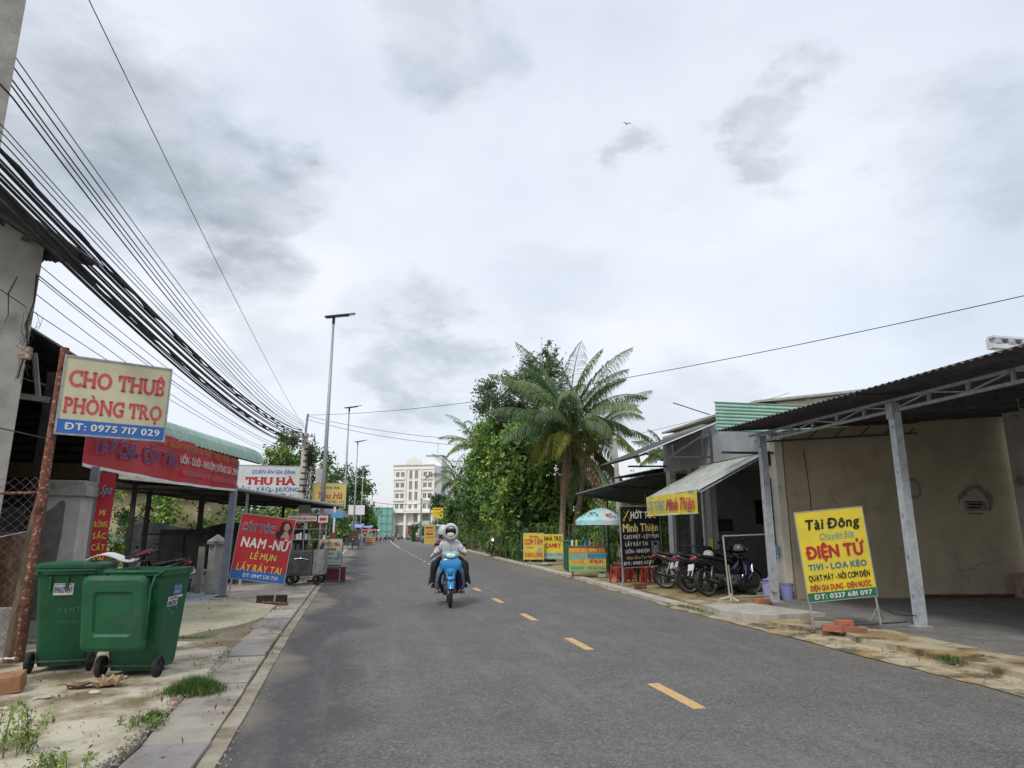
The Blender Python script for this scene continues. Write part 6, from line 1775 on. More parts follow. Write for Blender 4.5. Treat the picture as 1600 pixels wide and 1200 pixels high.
b = MB(); b.b2((7.55, 19.5, .45), (8.2, 20.0, .50)); tb_ = thing('low_table', 'low dark wooden table between the drink stall and the black sign', 'table', (7.9, 19.8, 0)); b.build('tabletop', mat('dark_wood', (.10, .05, .035), rough=.6), tb_)
for x in (7.58, 8.17):
    for y in (19.53, 19.97): MB().bar((x, y, .04), (x, y, .45), .05).build('leg', MATS['dark_wood'], tb_)

# green litter bin, drink stall and parasol
t = thing('litter_bin', 'tall green bin with a dark lid beside the guest house sign', 'garbage bin', (7.75, 25.9, .04))
b = MB(); b.b2((7.6, 25.6, .08), (8.15, 26.2, 1.12)); b.build('body', BING, t, bevel=.03)
MB().b2((7.57, 25.57, 1.12), (8.18, 26.23, 1.2)).build('lid', GREEN, t, bevel=.02)
t = thing('drink_stall', 'glass topped drink stall wrapped in yellow and orange printed panels under the parasol', 'stall', (7.35, 22.4, .05), R(-18))
STY = mat('stall_print_ochre', (.52, .38, .07), (.60, .46, .12), 8, rough=.6)
MB().b2((-.62, -.38, .18), (.62, .38, .98)).build('cabinet', STY, t, world=False)
for (x0, x1, z0, z1, m_) in ((-.61, -.04, .76, .97, ORANGE), (.0, .61, .78, .97, flat('print_burnt', (.50, .14, .03), .5)), (-.61, -.04, .58, .74, CYAN), (0, .61, .60, .76, TEAL), (-.61, .61, .2, .38, LGREEN)):
    MB().b2((x0, -.388, z0), (x1, -.381, z1)).build('printed_panel', m_, t, world=False)
letters(t, 'NƯỚC ÉP', -.32, .82, .50, .10, YEL, y=-.392, bold=.03); letters(t, 'SINH TỐ', .31, .83, .52, .10, YEL, y=-.392, bold=.03)
letters(t, 'BÌ BÚN', .30, .46, .42, .11, RED, y=-.392, bold=.035); letters(t, 'CÀ PHÊ', -.32, .44, .4, .10, ORANGE, y=-.392, bold=.03)
letters(t, 'SỮA ĐẬU XANH', .30, .25, .56, .08, DKRED, y=-.392, bold=.025); letters(t, 'RAU MÁ', -.32, .25, .42, .08, GREEN, y=-.392, bold=.025)
MB().b2((-.66, -.42, .98), (.66, .42, 1.01)).build('counter', ALU, t, world=False)
for x in (-.6, 0, .6):
    for y in (-.34, .34): MB().bar((x, y, 1.01), (x, y, 1.68), .02).build('upright', DARKST, t, world=False)
MB().b2((-.62, -.36, 1.68), (.62, .36, 1.71)).build('shelf', DARKST, t, world=False)
rr = random.Random(2)
for k in range(7):
    b = MB(); x = -.5 + k * .15; b.lathe([(.001, 0), (.045, 0), (.045, .13), (.02, .17), (.02, .2), (.001, .2)], (0, 0, 0), 9)
    o = b.build('bottle', [WHITE, YEL, GREEN, SKYB, WHITE, YEL, ORANGE][k]); M_ = Euler((0, 0, R(-18))).to_matrix() @ Vector((x, -.1, 0)); o.location = (7.35 + M_.x, 22.4 + M_.y, 1.06)
    tag(o, ['white', 'yellow', 'green', 'pale blue', 'second white', 'second yellow', 'orange'][k] + ' drink container on the counter of the yellow stall', 'bottle', 'containers on the drink stall')
for x in (-.5, .5):
    for y in (-.32, .32): MB().bar((x, y, 0), (x, y, .2), .04).build('leg', DARKST, t, world=False)
t = thing('parasol', 'pale blue, white and green advertising parasol over the drink stall', 'parasol', (7.78, 22.0, .05))
MB().tube([(0, 0, 0), (0, 0, 2.28)], .018, 8).build('pole', TUBE, t, world=False)
CAN1 = mat('parasol_aqua', (.30, .60, .58), (.42, .66, .68), 6, rough=.6); CAN2 = mat('parasol_white', (.66, .70, .72), (.55, .66, .70), 5, rough=.6); CAN3 = mat('parasol_green', (.10, .42, .30), (.2, .5, .4), 6, rough=.6)
RC = .90
for k in range(8):
    a0 = 2 * PI * (k - .5) / 8 - PI / 2 + .0; a1 = 2 * PI * (k + .5) / 8 - PI / 2
    b = MB()

    def fn(u, v, a0=a0, a1=a1):
        a = a0 + (a1 - a0) * v; q = math.cos((a1 - a0) / 2) / math.cos(a - (a0 + a1) / 2); q = q ** .6
        sag = .03 * math.sin(PI * v) * u
        return (RC * u * math.cos(a) * q, RC * u * math.sin(a) * q, 2.28 - .42 * u ** 1.75 - sag)
    b.grid(fn, 8, 5)
    b.grid(lambda u, v, a0=a0, a1=a1: (fn(1, v)[0] * (1 + .01 * u), fn(1, v)[1] * (1 + .01 * u), fn(1, v)[2] - .17 * u + (.03 * math.sin(PI * v) * u)), 2, 5)
    pm_ = [CAN2, CAN1, CAN1, CAN2, CAN3, CAN2, CAN1, CAN1][k]
    pn = b.build('canopy_panel', pm_, t, world=False, fix=False, smooth=True)
    if k in (0, 1, 7, 2, 6):
        am = (a0 + a1) / 2; b = MB(); rad = Vector((math.cos(am), math.sin(am), 0)); tan = Vector((-math.sin(am), math.cos(am), 0)); rr = random.Random(k)
        for q in range(9):
            u = rr.uniform(.62, .9); p = rad * RC * u * .985 + Vector((0, 0, 2.28 - .42 * u ** 1.75 + .012)); s_ = rr.uniform(-.18, .18)
            b.box(p + tan * s_, (.07, .03, .012), Euler((R(25), 0, am + PI / 2)).to_matrix())
        b.build('printed_logo', RED if k in (0,) else GREEN, pn, world=False)
    MB().tube([(0, 0, 2.26), ((RC * .98) * math.cos(a0), (RC * .98) * math.sin(a0), 1.84)], .006, 4).build('rib', TUBE, t, world=False)
b = MB(); b.lathe([(.03, 0), (.02, .06), (.001, .1)], (0, 0, 2.26), 8); b.build('finial', WHITE, t, world=False)
b = MB(); b.lathe([(.001, 0), (.22, 0), (.2, .1), (.05, .12), (.001, .12)], n=14); b.build('base_weight', CONC, t, world=False)

# ================================================================== LEFT MARKET STALL ITEMS
t = thing('food_cart', 'grey stainless food cart with glass shelves and a red lettered header', 'food cart', (-1.68, 20.9, .04), R(-6))
STEEL = mat('stainless', (.20, .20, .195), (.13, .13, .13), 5, rough=.4, metal=.7)
MB().b2((-.55, -.35, .25), (.18, .35, .95)).build('cabinet', STEEL, t, world=False, bevel=.01)
MB().b2((.2, -.33, .28), (.5, .33, .98)).build('side_cabinet', mat('cart_grey', (.30, .30, .29), (.2, .2, .19), 4, rough=.5), t, world=False)
MB().b2((-.50, -.372, .32), (.12, -.352, .84)).build('door_panel', mat('dark_cart_door', (.10, .10, .10), (.16, .16, .155), 5, rough=.4, metal=.4), t, world=False)
MB().tube([(-.3, -.40, .72), (-.1, -.40, .74), (.08, -.40, .70)], .010, 6).build('door_handle', CHROME, t, world=False)
for x in (-.55, -.1, .35, .52):
    for y in (-.32, .32): MB().bar((x, y, .95), (x, y, 1.98), .022).build('upright', GALV, t, world=False)
for z in (1.25, 1.55, 1.98): MB().b2((-.56, -.34, z), (.54, .34, z + .015)).build('shelf', GALV, t, world=False)
h_ = MB().b2((-.58, -.37, 1.78), (.24, -.35, 1.93)).build('header_board', flat('header_pinkish', (.52, .45, .43), .5), t, world=False)
letters(h_, 'NƯỚC MÍA SIÊU SẠCH', -.17, 1.82, .74, .07, RED, y=-.375, bold=.03)
h_ = MB().b2((.28, -.37, 1.74), (.56, -.35, 1.94)).build('header_board', flat('header_white', (.55, .52, .5), .5), t, world=False); MB().b2((.33, -.377, 1.80), (.51, -.371, 1.88)).build('price_print', RED, h_, world=False)
rr = random.Random(8)
for k in range(34):
    b = MB(); r_ = rr.uniform(.03, .06); hh = rr.uniform(.08, .2); b.lathe([(.001, 0), (r_, 0), (r_, hh), (r_ * .6, hh * 1.1), (.001, hh * 1.1)], (rr.uniform(-.48, .45), rr.uniform(-.28, .1), [.965, 1.265, 1.565][k % 3]), 9)
    b.build('jar', [GLASS, WHITE, MRN, ALU, CARD, YEL][k % 6] if k % 6 != 5 else CRM, t, world=False)
for x in (-.4, .35):
    b = MB(); b.lathe([(.06, -.02), (.12, -.03), (.14, 0), (.12, .03), (.06, .02)], (x, -.36, .14), 16, 'y'); b.build('wheel', RUBBER, t, world=False)
    b = MB(); b.lathe([(.06, -.02), (.12, -.03), (.14, 0), (.12, .03), (.06, .02)], (x, .3, .14), 16, 'y'); b.build('wheel', RUBBER, t, world=False)
MB().bar((-.2, 0, 1.99), (-.2, 0, 2.25), .3, .2).build('gas_lamp_box', DARKIN, t, world=False)
o = MB().box((-.95, 21.6, 2.02), (.34, .03, .16)).build('price_plate', SKYB); tag(o, 'small blue plate hanging under the shelter edge by the food cart', 'plate')
t = thing('painted_pole', 'thin white pole painted dark red below beside the food cart', 'post', (-1.15, 24.0, 0)); MB().bar((-1.15, 24, 1.5), (-1.15, 24, 2.36), .07).build('upper_part', WHITE, t); MB().bar((-1.15, 24, 0), (-1.15, 24, 1.5), .08).build('lower_part', DKRED, t)
# blue-grey parasols and plants beyond the cart
for (x, y, z, r_, lb) in [(-1.95, 33.0, 2.75, 1.1, 'folded-looking grey parasol under the yellow Thu Hà sign')]:
    t = thing('parasol', lb, 'parasol', (x, y, 0)); b = MB(); b.lathe([(r_, z - .55), (r_ * .8, z - .3), (r_ * .4, z - .06), (.01, z)], n=10); b.build('canopy', mat('grey_canopy', (.20, .22, .25), (.15, .17, .2), 4), t, world=False); MB().tube([(0, 0, 0), (0, 0, z)], .025, 6).build('pole', TUBE, t, world=False)
# things in the dark of the shelter
t = thing('parked_motorcycle', 'x', 'motorbike'); bpy.data.objects.remove(t)
motorbike('dark motorbike parked in the shade left of the capped fence post', (-4.75, 17.6, .03), R(60), BIKEBLK, BIKEBLK, -.12)
MBX = [('dark covered machine standing in the middle of the shelter', (-4.7, 22.5, .65), (1.2, .8, 1.3)), ('dark cupboard deep in the shelter', (-6.0, 25.0, .8), (1.6, .6, 1.6))]
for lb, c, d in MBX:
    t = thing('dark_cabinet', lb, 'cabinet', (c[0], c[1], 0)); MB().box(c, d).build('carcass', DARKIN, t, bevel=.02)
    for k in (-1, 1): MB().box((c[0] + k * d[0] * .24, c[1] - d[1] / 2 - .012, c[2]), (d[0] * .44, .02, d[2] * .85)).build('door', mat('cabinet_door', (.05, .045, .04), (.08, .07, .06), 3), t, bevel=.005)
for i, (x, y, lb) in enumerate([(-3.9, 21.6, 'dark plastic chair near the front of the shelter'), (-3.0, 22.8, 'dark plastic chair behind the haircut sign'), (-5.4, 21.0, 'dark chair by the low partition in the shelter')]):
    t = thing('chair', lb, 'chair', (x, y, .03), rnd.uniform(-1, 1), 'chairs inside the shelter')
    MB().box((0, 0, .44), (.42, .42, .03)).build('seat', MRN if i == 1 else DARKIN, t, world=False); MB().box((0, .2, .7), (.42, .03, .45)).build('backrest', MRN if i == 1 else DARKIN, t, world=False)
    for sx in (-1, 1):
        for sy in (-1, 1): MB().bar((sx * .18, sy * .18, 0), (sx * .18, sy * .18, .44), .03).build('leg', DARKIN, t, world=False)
t = thing('potted_shrub', 'green leafy shrub behind the bins in front of the yellow wall', 'shrub', (-7.2, 19.5, 0))
trunk(t, (-7.2, 19.5, 0), (-7.2, 19.5, .8), .04, .02, 5, 3, .4)
leaf_mesh('crown', crown_points([(-7.2, 19.5, 1.25, .75, .6, .45), (-6.6, 19.6, .95, .4, .4, .3)], 2200, 31, 26), np.array([0, 0, .8]), .10, [LF_M, LF_D, LF_L], t, 31)
for i, (x, y, z, rx, rz, lb) in enumerate([(-9.2, 29.5, 2.2, 1.7, 1.6, 'tree foliage glimpsed through the left bay of the shelter'), (-5.6, 30.5, 2.0, 1.9, 1.5, 'yellow-green bush behind the middle of the shelter'), (-3.4, 31.5, 1.6, 1.4, 1.3, 'bush behind the right end of the shelter')]):
    t = thing('garden_bush', lb, 'bush', (x, y, 0)); trunk(t, (x, y, 0), (x, y, z), .1, .05, 6, i, .7)
    leaf_mesh('crown', crown_points([(x, y, z, rx, 1.2, rz), (x + .6, y, z * .6, rx * .7, 1, rz * .7)], 3500, 60 + i, 30), np.array([0, 0, .8]), .17, [LF_M, LF_L, LF_D], t, 60 + i)

# ================================================================== PEOPLE
def skin_fig(name, joints, edges, m, parent, sub=2, root=0):
    """joints: list of (pos, radius_x, radius_y)"""
    me = bpy.data.meshes.new(name); me.from_pydata([j[0] for j in joints], edges, [])
    me.materials.append(m)
    o = link_mesh(name, me, parent)
    sk = o.modifiers.new('skin', 'SKIN'); sk.use_smooth_shade = True
    if not me.skin_vertices: me.skin_vertices.new()
    sv = me.skin_vertices[0].data
    for i, j in enumerate(joints):
        sv[i].radius = (j[1], j[2] if len(j) > 2 else j[1]); sv[i].use_root = (i == root)
    if sub: s = o.modifiers.new('sub', 'SUBSURF'); s.levels = sub; s.render_levels = sub
    # bake so that copies and masks read a plain mesh
    dg = bpy.context.evaluated_depsgraph_get(); bpy.context.view_layer.update()
    ev = o.evaluated_get(dg); nm = bpy.data.meshes.new_from_object(ev)
    o.modifiers.clear(); old = o.data; o.data = nm; nm.name = name; bpy.data.meshes.remove(old)
    nm.polygons.foreach_set('use_smooth', [True] * len(nm.polygons))
    return o


SK = mat('skin', (.42, .24, .17), rough=.6)
JACK = mat('pale_grey_jacket', (.52, .53, .55), (.42, .43, .46), 7, .4, .62, rough=.85, bump=.5, bscale=14, stretch=(1.5, 1.5, .6))
JEAN = mat('grey_blue_jeans', (.16, .20, .27), (.11, .14, .20), 12, rough=.9, bump=.3, bscale=30)
BLKC = mat('black_cloth', (.012, .012, .014), (.02, .02, .022), 9, rough=.9, bump=.4, bscale=12)
MASKM = mat('pale_pink_mask', (.66, .58, .58), rough=.8)
TAN = mat('tan_sandal', (.30, .18, .09), rough=.7)


def hand(parent, c, side, m):
    """right/left hand closed round a grip that runs along x; c = palm centre"""
    c = Vector(c); J = [(c + Vector((0, -.035, .005)), .024, .030), (c, .030, .020), (c + Vector((0, .03, .012)), .032, .016)]
    E_ = [(0, 1), (1, 2)]
    for k in range(4):
        x = (k - 1.5) * .021; r = [.0095, .0105, .010, .0085][k]; n = len(J)
        J += [(c + Vector((x, .035, .022)), r, r), (c + Vector((x, .060, .010)), r, r), (c + Vector((x, .060, -.018)), r * .9, r * .9), (c + Vector((x, .038, -.030)), r * .8, r * .8)]
        E_ += [(2, n), (n, n + 1), (n + 1, n + 2), (n + 2, n + 3)]
    n = len(J); J += [(c + Vector((-side * .035, .0, -.004)), .012, .012), (c + Vector((-side * .045, .028, -.016)), .010, .010), (c + Vector((-side * .032, .05, -.020)), .008, .008)]
    E_ += [(1, n), (n, n + 1), (n + 1, n + 2)]
    return skin_fig('hand', J, E_, m, parent, 1, 1)


def riders(loc, rz):
    bike = motorbike('bright blue motorbike being ridden towards the camera in the left lane', loc, rz, BIKEBLUE, BIKENAV, 0.0, None, plate=False)
    for ch in list(bike.children):
        if ch.name.startswith('handlebar_cowl'): ch.data.materials[0] = BIKETEAL
        if ch.name.startswith('seat'): pass
    # wide rounded front shield with a printed badge
    b = MB(); b.loft([((0, .40, .80), .10, .08), ((0, .44, .79), .185, .125), ((0, .475, .78), .235, .15), ((0, .50, .775), .225, .142), ((0, .515, .772), .17, .105), ((0, .522, .77), .08, .05)], 22, 2.15)
    sh_ = b.build('front_shield', BIKEBLUE, bike, world=False, smooth=True)
    b = MB(); b.loft([((0, .58, .56), .09, .03, .6), ((0, .66, .58), .11, .04, .5), ((0, .78, .60), .085, .03, .1), ((0, .86, .57), .05, .02, -.3)], 12, 2.2); b.build('fender_nose', BIKEBLUE, bike, world=False, smooth=True)
    M_ = Matrix.Translation(loc)
    # ---------------- driver
    P = thing('person', 'motorbike driver in a pale grey hooded jacket, helmet and white face mask', 'person', loc, rz)
    hip, wst, chest, neck = (0, -.14, .86), (0, -.12, 1.02), (0, -.05, 1.24), (0, -.01, 1.40)
    J = [((0, -.14, .84), .15, .12), (wst, .135, .11), (chest, .15, .115), (neck, .055, .055), ((0, .015, 1.50), .085, .09), ((0, .02, 1.60), .095, .10)]
    E_ = [(0, 1), (1, 2), (2, 3), (3, 4), (4, 5)]
    for s in (-1, 1):
        n = len(J)
        J += [((s * .17, -.05, 1.32), .055, .055), ((s * .28, .03, 1.13), .045, .045), ((s * .30, .20, 1.10), .030, .030)]
        E_ += [(2, n), (n, n + 1), (n + 1, n + 2)]
        n = len(J)
        J += [((s * .13, -.02, .82), .085, .085), ((s * .22, .26, .70), .062, .062), ((s * .25, .14, .42), .045, .05), ((s * .26, .08, .30), .038, .04), ((s * .27, .18, .275), .035, .022)]
        E_ += [(0, n), (n, n + 1), (n + 1, n + 2), (n + 2, n + 3), (n + 3, n + 4)]
    body = skin_fig('body', J, E_, SK, P, 2)
    for s in (-1, 1): hand(P, (s * .30, .25, 1.005), s, SK)
    # jacket: torso and sleeves a little fuller than the body, hem flared by the wind
    J = [((0, -.15, .84), .185, .145), ((0, -.13, 1.00), .195, .15), ((0, -.07, 1.20), .205, .15), ((0, -.03, 1.335), .15, .11), ((0, 0, 1.40), .085, .08)]
    E_ = [(0, 1), (1, 2), (2, 3), (3, 4)]
    for s in (-1, 1):
        n = len(J); J += [((s * .19, -.05, 1.29), .085, .085), ((s * .285, .01, 1.14), .072, .078), ((s * .32, .12, 1.09), .060, .064), ((s * .305, .205, 1.09), .048, .050)]
        E_ += [(2, n), (n, n + 1), (n + 1, n + 2), (n + 2, n + 3)]
    skin_fig('jacket', J, E_, JACK, P, 2)
    MB().bar((0, .085, 1.0), (0, .085, 1.33), .012, .006).build('zip', flat('zip_grey', (.3, .3, .32)), P, world=False)
    b = MB()   # wind-blown flap of the jacket on the picture-left side
    b.grid(lambda u, v: (.16 + u * .26, -.20 - u * .10 + .03 * math.sin(v * 6), 1.30 - u * .26 - v * .16 + .02 * math.sin(u * 9)), 8, 5, .006); b.build('jacket_flap', JACK, P, world=False, smooth=True)
    # hood over a half helmet, face opening to the front
    b = MB(); n = 20; V = []; rings = []
    cz = 1.565
    for i in range(9):
        f = i / 8; y = .13 - f * .30; rad = [.125, .150, .165, .172, .170, .158, .130, .08, .02][i]; zz = [1.0, 1.06, 1.08, 1.08, 1.06, 1.04, 1.0, 1, 1][i]
        V += [(rad * math.cos(2 * PI * j / n), y, cz + .0 + rad * zz * 1.08 * math.sin(2 * PI * j / n) - (.02 if math.sin(2 * PI * j / n) < -.5 else 0)) for j in range(n)]
    b.add(V, [(i * n + j, i * n + (j + 1) % n, (i + 1) * n + (j + 1) % n, (i + 1) * n + j) for i in range(8) for j in range(n)])
    V = []
    hood = b.build('hood', JACK, P, world=False, smooth=True, fix=False)
    so = hood.modifiers.new('thickness', 'SOLIDIFY'); so.thickness = .014
    b = MB(); b.tube([(.132 * math.cos(a), .135, cz + .142 * math.sin(a)) for a in [2 * PI * k / 20 for k in range(21)]], .016, 6, cap=False); b.build('hood_rim', JACK, P, world=False, smooth=True)
    b = MB(); b.lathe([(.001, .20), (.07, .185), (.115, .14), (.138, .07), (.14, .02), (.13, .0)], (0, .01, 1.56), 20); b.build('helmet', flat('helmet_white', (.60, .62, .62), .3), P, world=False, smooth=True)
    b = MB(); b.loft([((0, .10, 1.655), .105, .015), ((0, .165, 1.635), .085, .010), ((0, .185, 1.625), .05, .006)], 14, 2.2); b.build('helmet_peak', flat('peak_dark', (.10, .10, .11), .3), P, world=False, smooth=True)
    b = MB(); b.loft([((0, .085, 1.595), .112, .052), ((0, .140, 1.595), .100, .047), ((0, .160, 1.595), .065, .036)], 14, 2.8); b.build('sunglasses', flat('dark_lens', (.012, .012, .014), .15), P, world=False, smooth=True)
    b = MB(); b.loft([((0, .07, 1.50), .092, .075), ((0, .135, 1.50), .080, .064), ((0, .170, 1.505), .045, .040), ((0, .180, 1.51), .012, .012)], 14, 2.2); b.build('face_mask', MASKM, P, world=False, smooth=True)
    b = MB(); b.loft([((0, .10, 1.555), .014, .018), ((0, .135, 1.548), .016, .014)], 8); b.build('nose', SK, P, world=False, smooth=True)
    for s in (-1, 1): MB().tube([(s * .06, .09, 1.60), (s * .035, .118, 1.603)], .004, 5).build('eyebrow', BLKC, P, world=False)
    # jeans and sandals
    for s in (-1, 1):
        skin_fig('trouser_leg', [((s * .08, -.12, .84), .12, .11), ((s * .15, .04, .80), .10, .10), ((s * .225, .26, .695), .080, .082), ((s * .25, .16, .48), .068, .072), ((s * .262, .09, .335), .062, .066)], [(0, 1), (1, 2), (2, 3), (3, 4)], JEAN, P, 1)
        b = MB(); b.box((s * .272, .155, .250), (.085, .23, .022), (R(4), 0, 0)); b.tube([(s * .272 - .04, .17, .255), (s * .272, .18, .305), (s * .272 + .04, .17, .255)], .010, 6); b.build('sandal', TAN, P, world=False, bevel=.004)
    # ---------------- passenger, mostly hidden: black trousers out to both sides, pale sleeve
    Q = thing('person', 'passenger in wide black trousers sitting behind the blue motorbike driver', 'person', loc, rz)
    J = [((0, -.50, .93), .145, .12), ((.02, -.49, 1.10), .13, .11), ((.04, -.46, 1.24), .14, .11), ((.08, -.45, 1.37), .055, .055), ((.11, -.44, 1.44), .08, .085), ((.12, -.43, 1.52), .092, .095)]
    E_ = [(0, 1), (1, 2), (2, 3), (3, 4), (4, 5)]
    for s in (-1, 1):
        n = len(J); J += [((s * .17, -.44, 1.27), .055, .055), ((s * .24, -.35, 1.12), .045, .045), ((s * .20, -.18, 1.10), .032, .032), ((s * .16, -.10, 1.10), .03, .02)]
        E_ += [(2, n), (n, n + 1), (n + 1, n + 2), (n + 2, n + 3)]
        n = len(J); J += [((s * .14, -.38, .90), .085, .085), ((s * .33, -.14, .74), .065, .065), ((s * .32, -.25, .46), .045, .05), ((s * .30, -.30, .38), .036, .04), ((s * .32, -.20, .355), .035, .022)]
        E_ += [(0, n), (n, n + 1), (n + 1, n + 2), (n + 2, n + 3), (n + 3, n + 4)]
    skin_fig('body', J, E_, SK, Q, 1)
    J = [((0, -.50, .93), .165, .14), ((.02, -.49, 1.10), .155, .14), ((.04, -.46, 1.25), .165, .13), ((.08, -.45, 1.35), .08, .08)]; E_ = [(0, 1), (1, 2), (2, 3)]
    for s in (-1, 1):
        n = len(J); J += [((s * .18, -.44, 1.28), .075, .075), ((s * .25, -.35, 1.13), .065, .07), ((s * .21, -.24, 1.08), .052, .052)]; E_ += [(2, n), (n, n + 1), (n + 1, n + 2)]
    skin_fig('jacket', J, E_, JACK, Q, 1)
    for s in (-1, 1):
        skin_fig('trouser_leg', [((s * .10, -.46, .92), .13, .12), ((s * .20, -.32, .90), .12, .12), ((s * .30, -.16, .82), .095, .10)], [(0, 1), (1, 2)], BLKC, Q, 1)
        b = MB(); rq = random.Random(5 + s); V = []; nn = 18
        for i, (cx_, cy_, z_, r_) in enumerate([(.30, -.14, .90, .06), (.325, -.12, .85, .10), (.335, -.12, .76, .11), (.34, -.14, .66, .105), (.345, -.16, .56, .115), (.35, -.18, .47, .13), (.352, -.18, .42, .135)]):
            for j in range(nn):
                a = 2 * PI * j / nn; q = r_ * (1 + .10 * math.sin(a * 3 + i * .9 + s) + rq.uniform(-.05, .05)); V.append((s * cx_ + q * .78 * math.cos(a), cy_ + q * math.sin(a), z_ + rq.uniform(-.008, .008) - (.03 * math.cos(a * 2) if i == 6 else 0)))
        b.add(V, [(i * nn + j, i * nn + (j + 1) % nn, (i + 1) * nn + (j + 1) % nn, (i + 1) * nn + j) for i in range(6) for j in range(nn)] + [tuple(range(nn))]); b.build('trouser_hem', BLKC, Q, world=False, smooth=True)
        b = MB(); b.loft([((s * .335, -.30, .375), .04, .035), ((s * .34, -.22, .37), .045, .04), ((s * .35, -.12, .36), .045, .03), ((s * .355, -.07, .355), .03, .02)], 12, 2.6); b.build('shoe', BLKC, Q, world=False, smooth=True)
        MB().tube([(s * .33, -.245, .39), (s * .333, -.245, .46)], .034, 8).build('sock', WHITE, Q, world=False)
    b = MB(); b.lathe([(.001, .20), (.07, .185), (.12, .14), (.142, .06), (.14, .0), (.13, -.02)], (.125, -.435, 1.47), 20); b.build('helmet', flat('helmet_light', (.55, .57, .58), .3), Q, world=False, smooth=True)
    up = .07
    for ch in list(bike.children):
        if ch.name.split('.')[0] in ('handlebar', 'handlebar_cowl', 'headlight', 'mirror', 'grip', 'brake_lever', 'indicator', 'front_cowl', 'front_shield'): ch.location.z += up
    P.scale = (1, 1, .965)
    for ch in P.children:
        if ch.name.startswith('hand'): ch.location.z += .085
    return bike


riders((1.765, 14.85, 0.0), R(180 - 5))

# ================================================================== TREES
def palm_frond(parent, base, az, el, length, droop, seed, mats, w=.05, ll=.75, n=52, name='frond'):
    rs = random.Random(seed); base = Vector(base); d = Vector((math.cos(az), math.sin(az), 0)); side = Vector((-math.sin(az), math.cos(az), 0))
    pts = []; a = el; p = base.copy(); seg = 12
    for i in range(seg + 1):
        pts.append(p.copy()); p = p + (d * math.cos(a) + Vector((0, 0, 1)) * math.sin(a)) * length / seg; a -= droop / seg * (.5 + 1.1 * i / seg)
    b = MB(); b.m(1); b.tube(pts, [.035 * (1 - i / (seg + 1)) + .006 for i in range(seg + 1)], 5); b.m(0)
    for i in range(n):
        f = .14 + .86 * i / n; k = f * seg; j = min(int(k), seg - 1); q = pts[j].lerp(pts[j + 1], k - j); tn = (pts[j + 1] - pts[j]).normalized()
        L_ = ll * (math.sin(PI * min(1, f * .93 + .09)) ** .55) * rs.uniform(.85, 1.1)
        for s in (-1, 1):
            dr = (side * s * .70 + tn * .60 + Vector((0, 0, -.22 - rs.uniform(0, .35)))).normalized()
            m_ = q + dr * L_ * .5; e = m_ + (dr + Vector((0, 0, -1.15 - rs.uniform(0, .8)))).normalized() * L_ * .5
            u = dr.cross(Vector((0, 0, 1))).normalized() * w / 2
            if u.length < 1e-5: u = tn * w / 2
            b.add([q - u * .5, q + u * .5, m_ + u, m_ - u, e], [(0, 1, 2, 3), (3, 2, 4)])
    return b.build(name, mats, parent, fix=False)


def palm(label, base, top, nf, length, seed, r=.17, dead=3, yellow=2, w=.05, ll=.75, n=52, coconuts=True):
    rs = random.Random(seed); t = thing('coconut_palm', label, 'palm tree', base); base, top = Vector(base), Vector(top)
    mid = base.lerp(top, .5) + Vector((-.12, 0, 0)); b = MB(); P = []; RR = []
    N_ = 46
    for i in range(N_ + 1):
        f = i / N_; p = base * (1 - f) ** 2 + mid * 2 * f * (1 - f) + top * f * f; P.append(p); RR.append((r * (1.25 - .5 * f) + (.10 * (1 - f) ** 8)) * (1.0 if i % 2 else 1.055))
    b.tube(P, RR, 12); b.build('trunk', mat('palm_bark', (.26, .19, .13), (.18, .13, .09), 5, .4, .6, (.33, .28, .22), 3, .55, .7, rough=.95, bump=.5, bscale=18, stretch=(1, 1, 4)), t)
    for k in range(nf):
        az = k * 2.399 + rs.uniform(-.2, .2); f = k / nf; el = R(84 - 74 * f ** 1.05 + rs.uniform(-6, 6)); L_ = length * (.72 + .3 * math.sin(PI * min(1, f + .25))) * rs.uniform(.9, 1.08)
        mm = [PALM_G, PALM_G2] if k % 3 else [PALM_G2, PALM_Y]
        if k >= nf - yellow: mm = [PALM_Y, PALM_Y]
        palm_frond(t, top + Vector((math.cos(az) * .08, math.sin(az) * .08, .1)), az, el, L_, R(62 + 52 * f + rs.uniform(-14, 14)), seed * 100 + k, mm, w, ll, n)
    for k in range(dead):
        az = rs.uniform(-2.6, -.4); palm_frond(t, top + Vector((0, 0, -.1)), az, R(-35), length * .85, R(60), seed * 100 + 70 + k, [PALM_B if k % 2 == 0 else PALM_G2, PALM_B], w, ll * .8, n, name='dead_frond')
    if coconuts:
        for k in range(6):
            a = k * 1.1; b = MB(); b.lathe([(.001, -.13), (.08, -.1), (.11, 0), (.08, .1), (.001, .13)], (top.x + .22 * math.cos(a), top.y + .22 * math.sin(a), top.z - .18 - .1 * (k % 2)), 9); b.build('coconut', mat('coconut_husk', (.20, .13, .05), (.12, .14, .05), 5), t, smooth=True)
    for k in range(10):
        a = k * .63; b = MB(); q = top + Vector((0, 0, -.2)); b.tube([q, q + Vector((math.cos(a) * .22, math.sin(a) * .22, -.35)), q + Vector((math.cos(a) * .25, math.sin(a) * .25, -.8 - .3 * (k % 3)))], [.03, .02, .01], 5); b.build('dry_stalk', PALM_B, t)
    return t


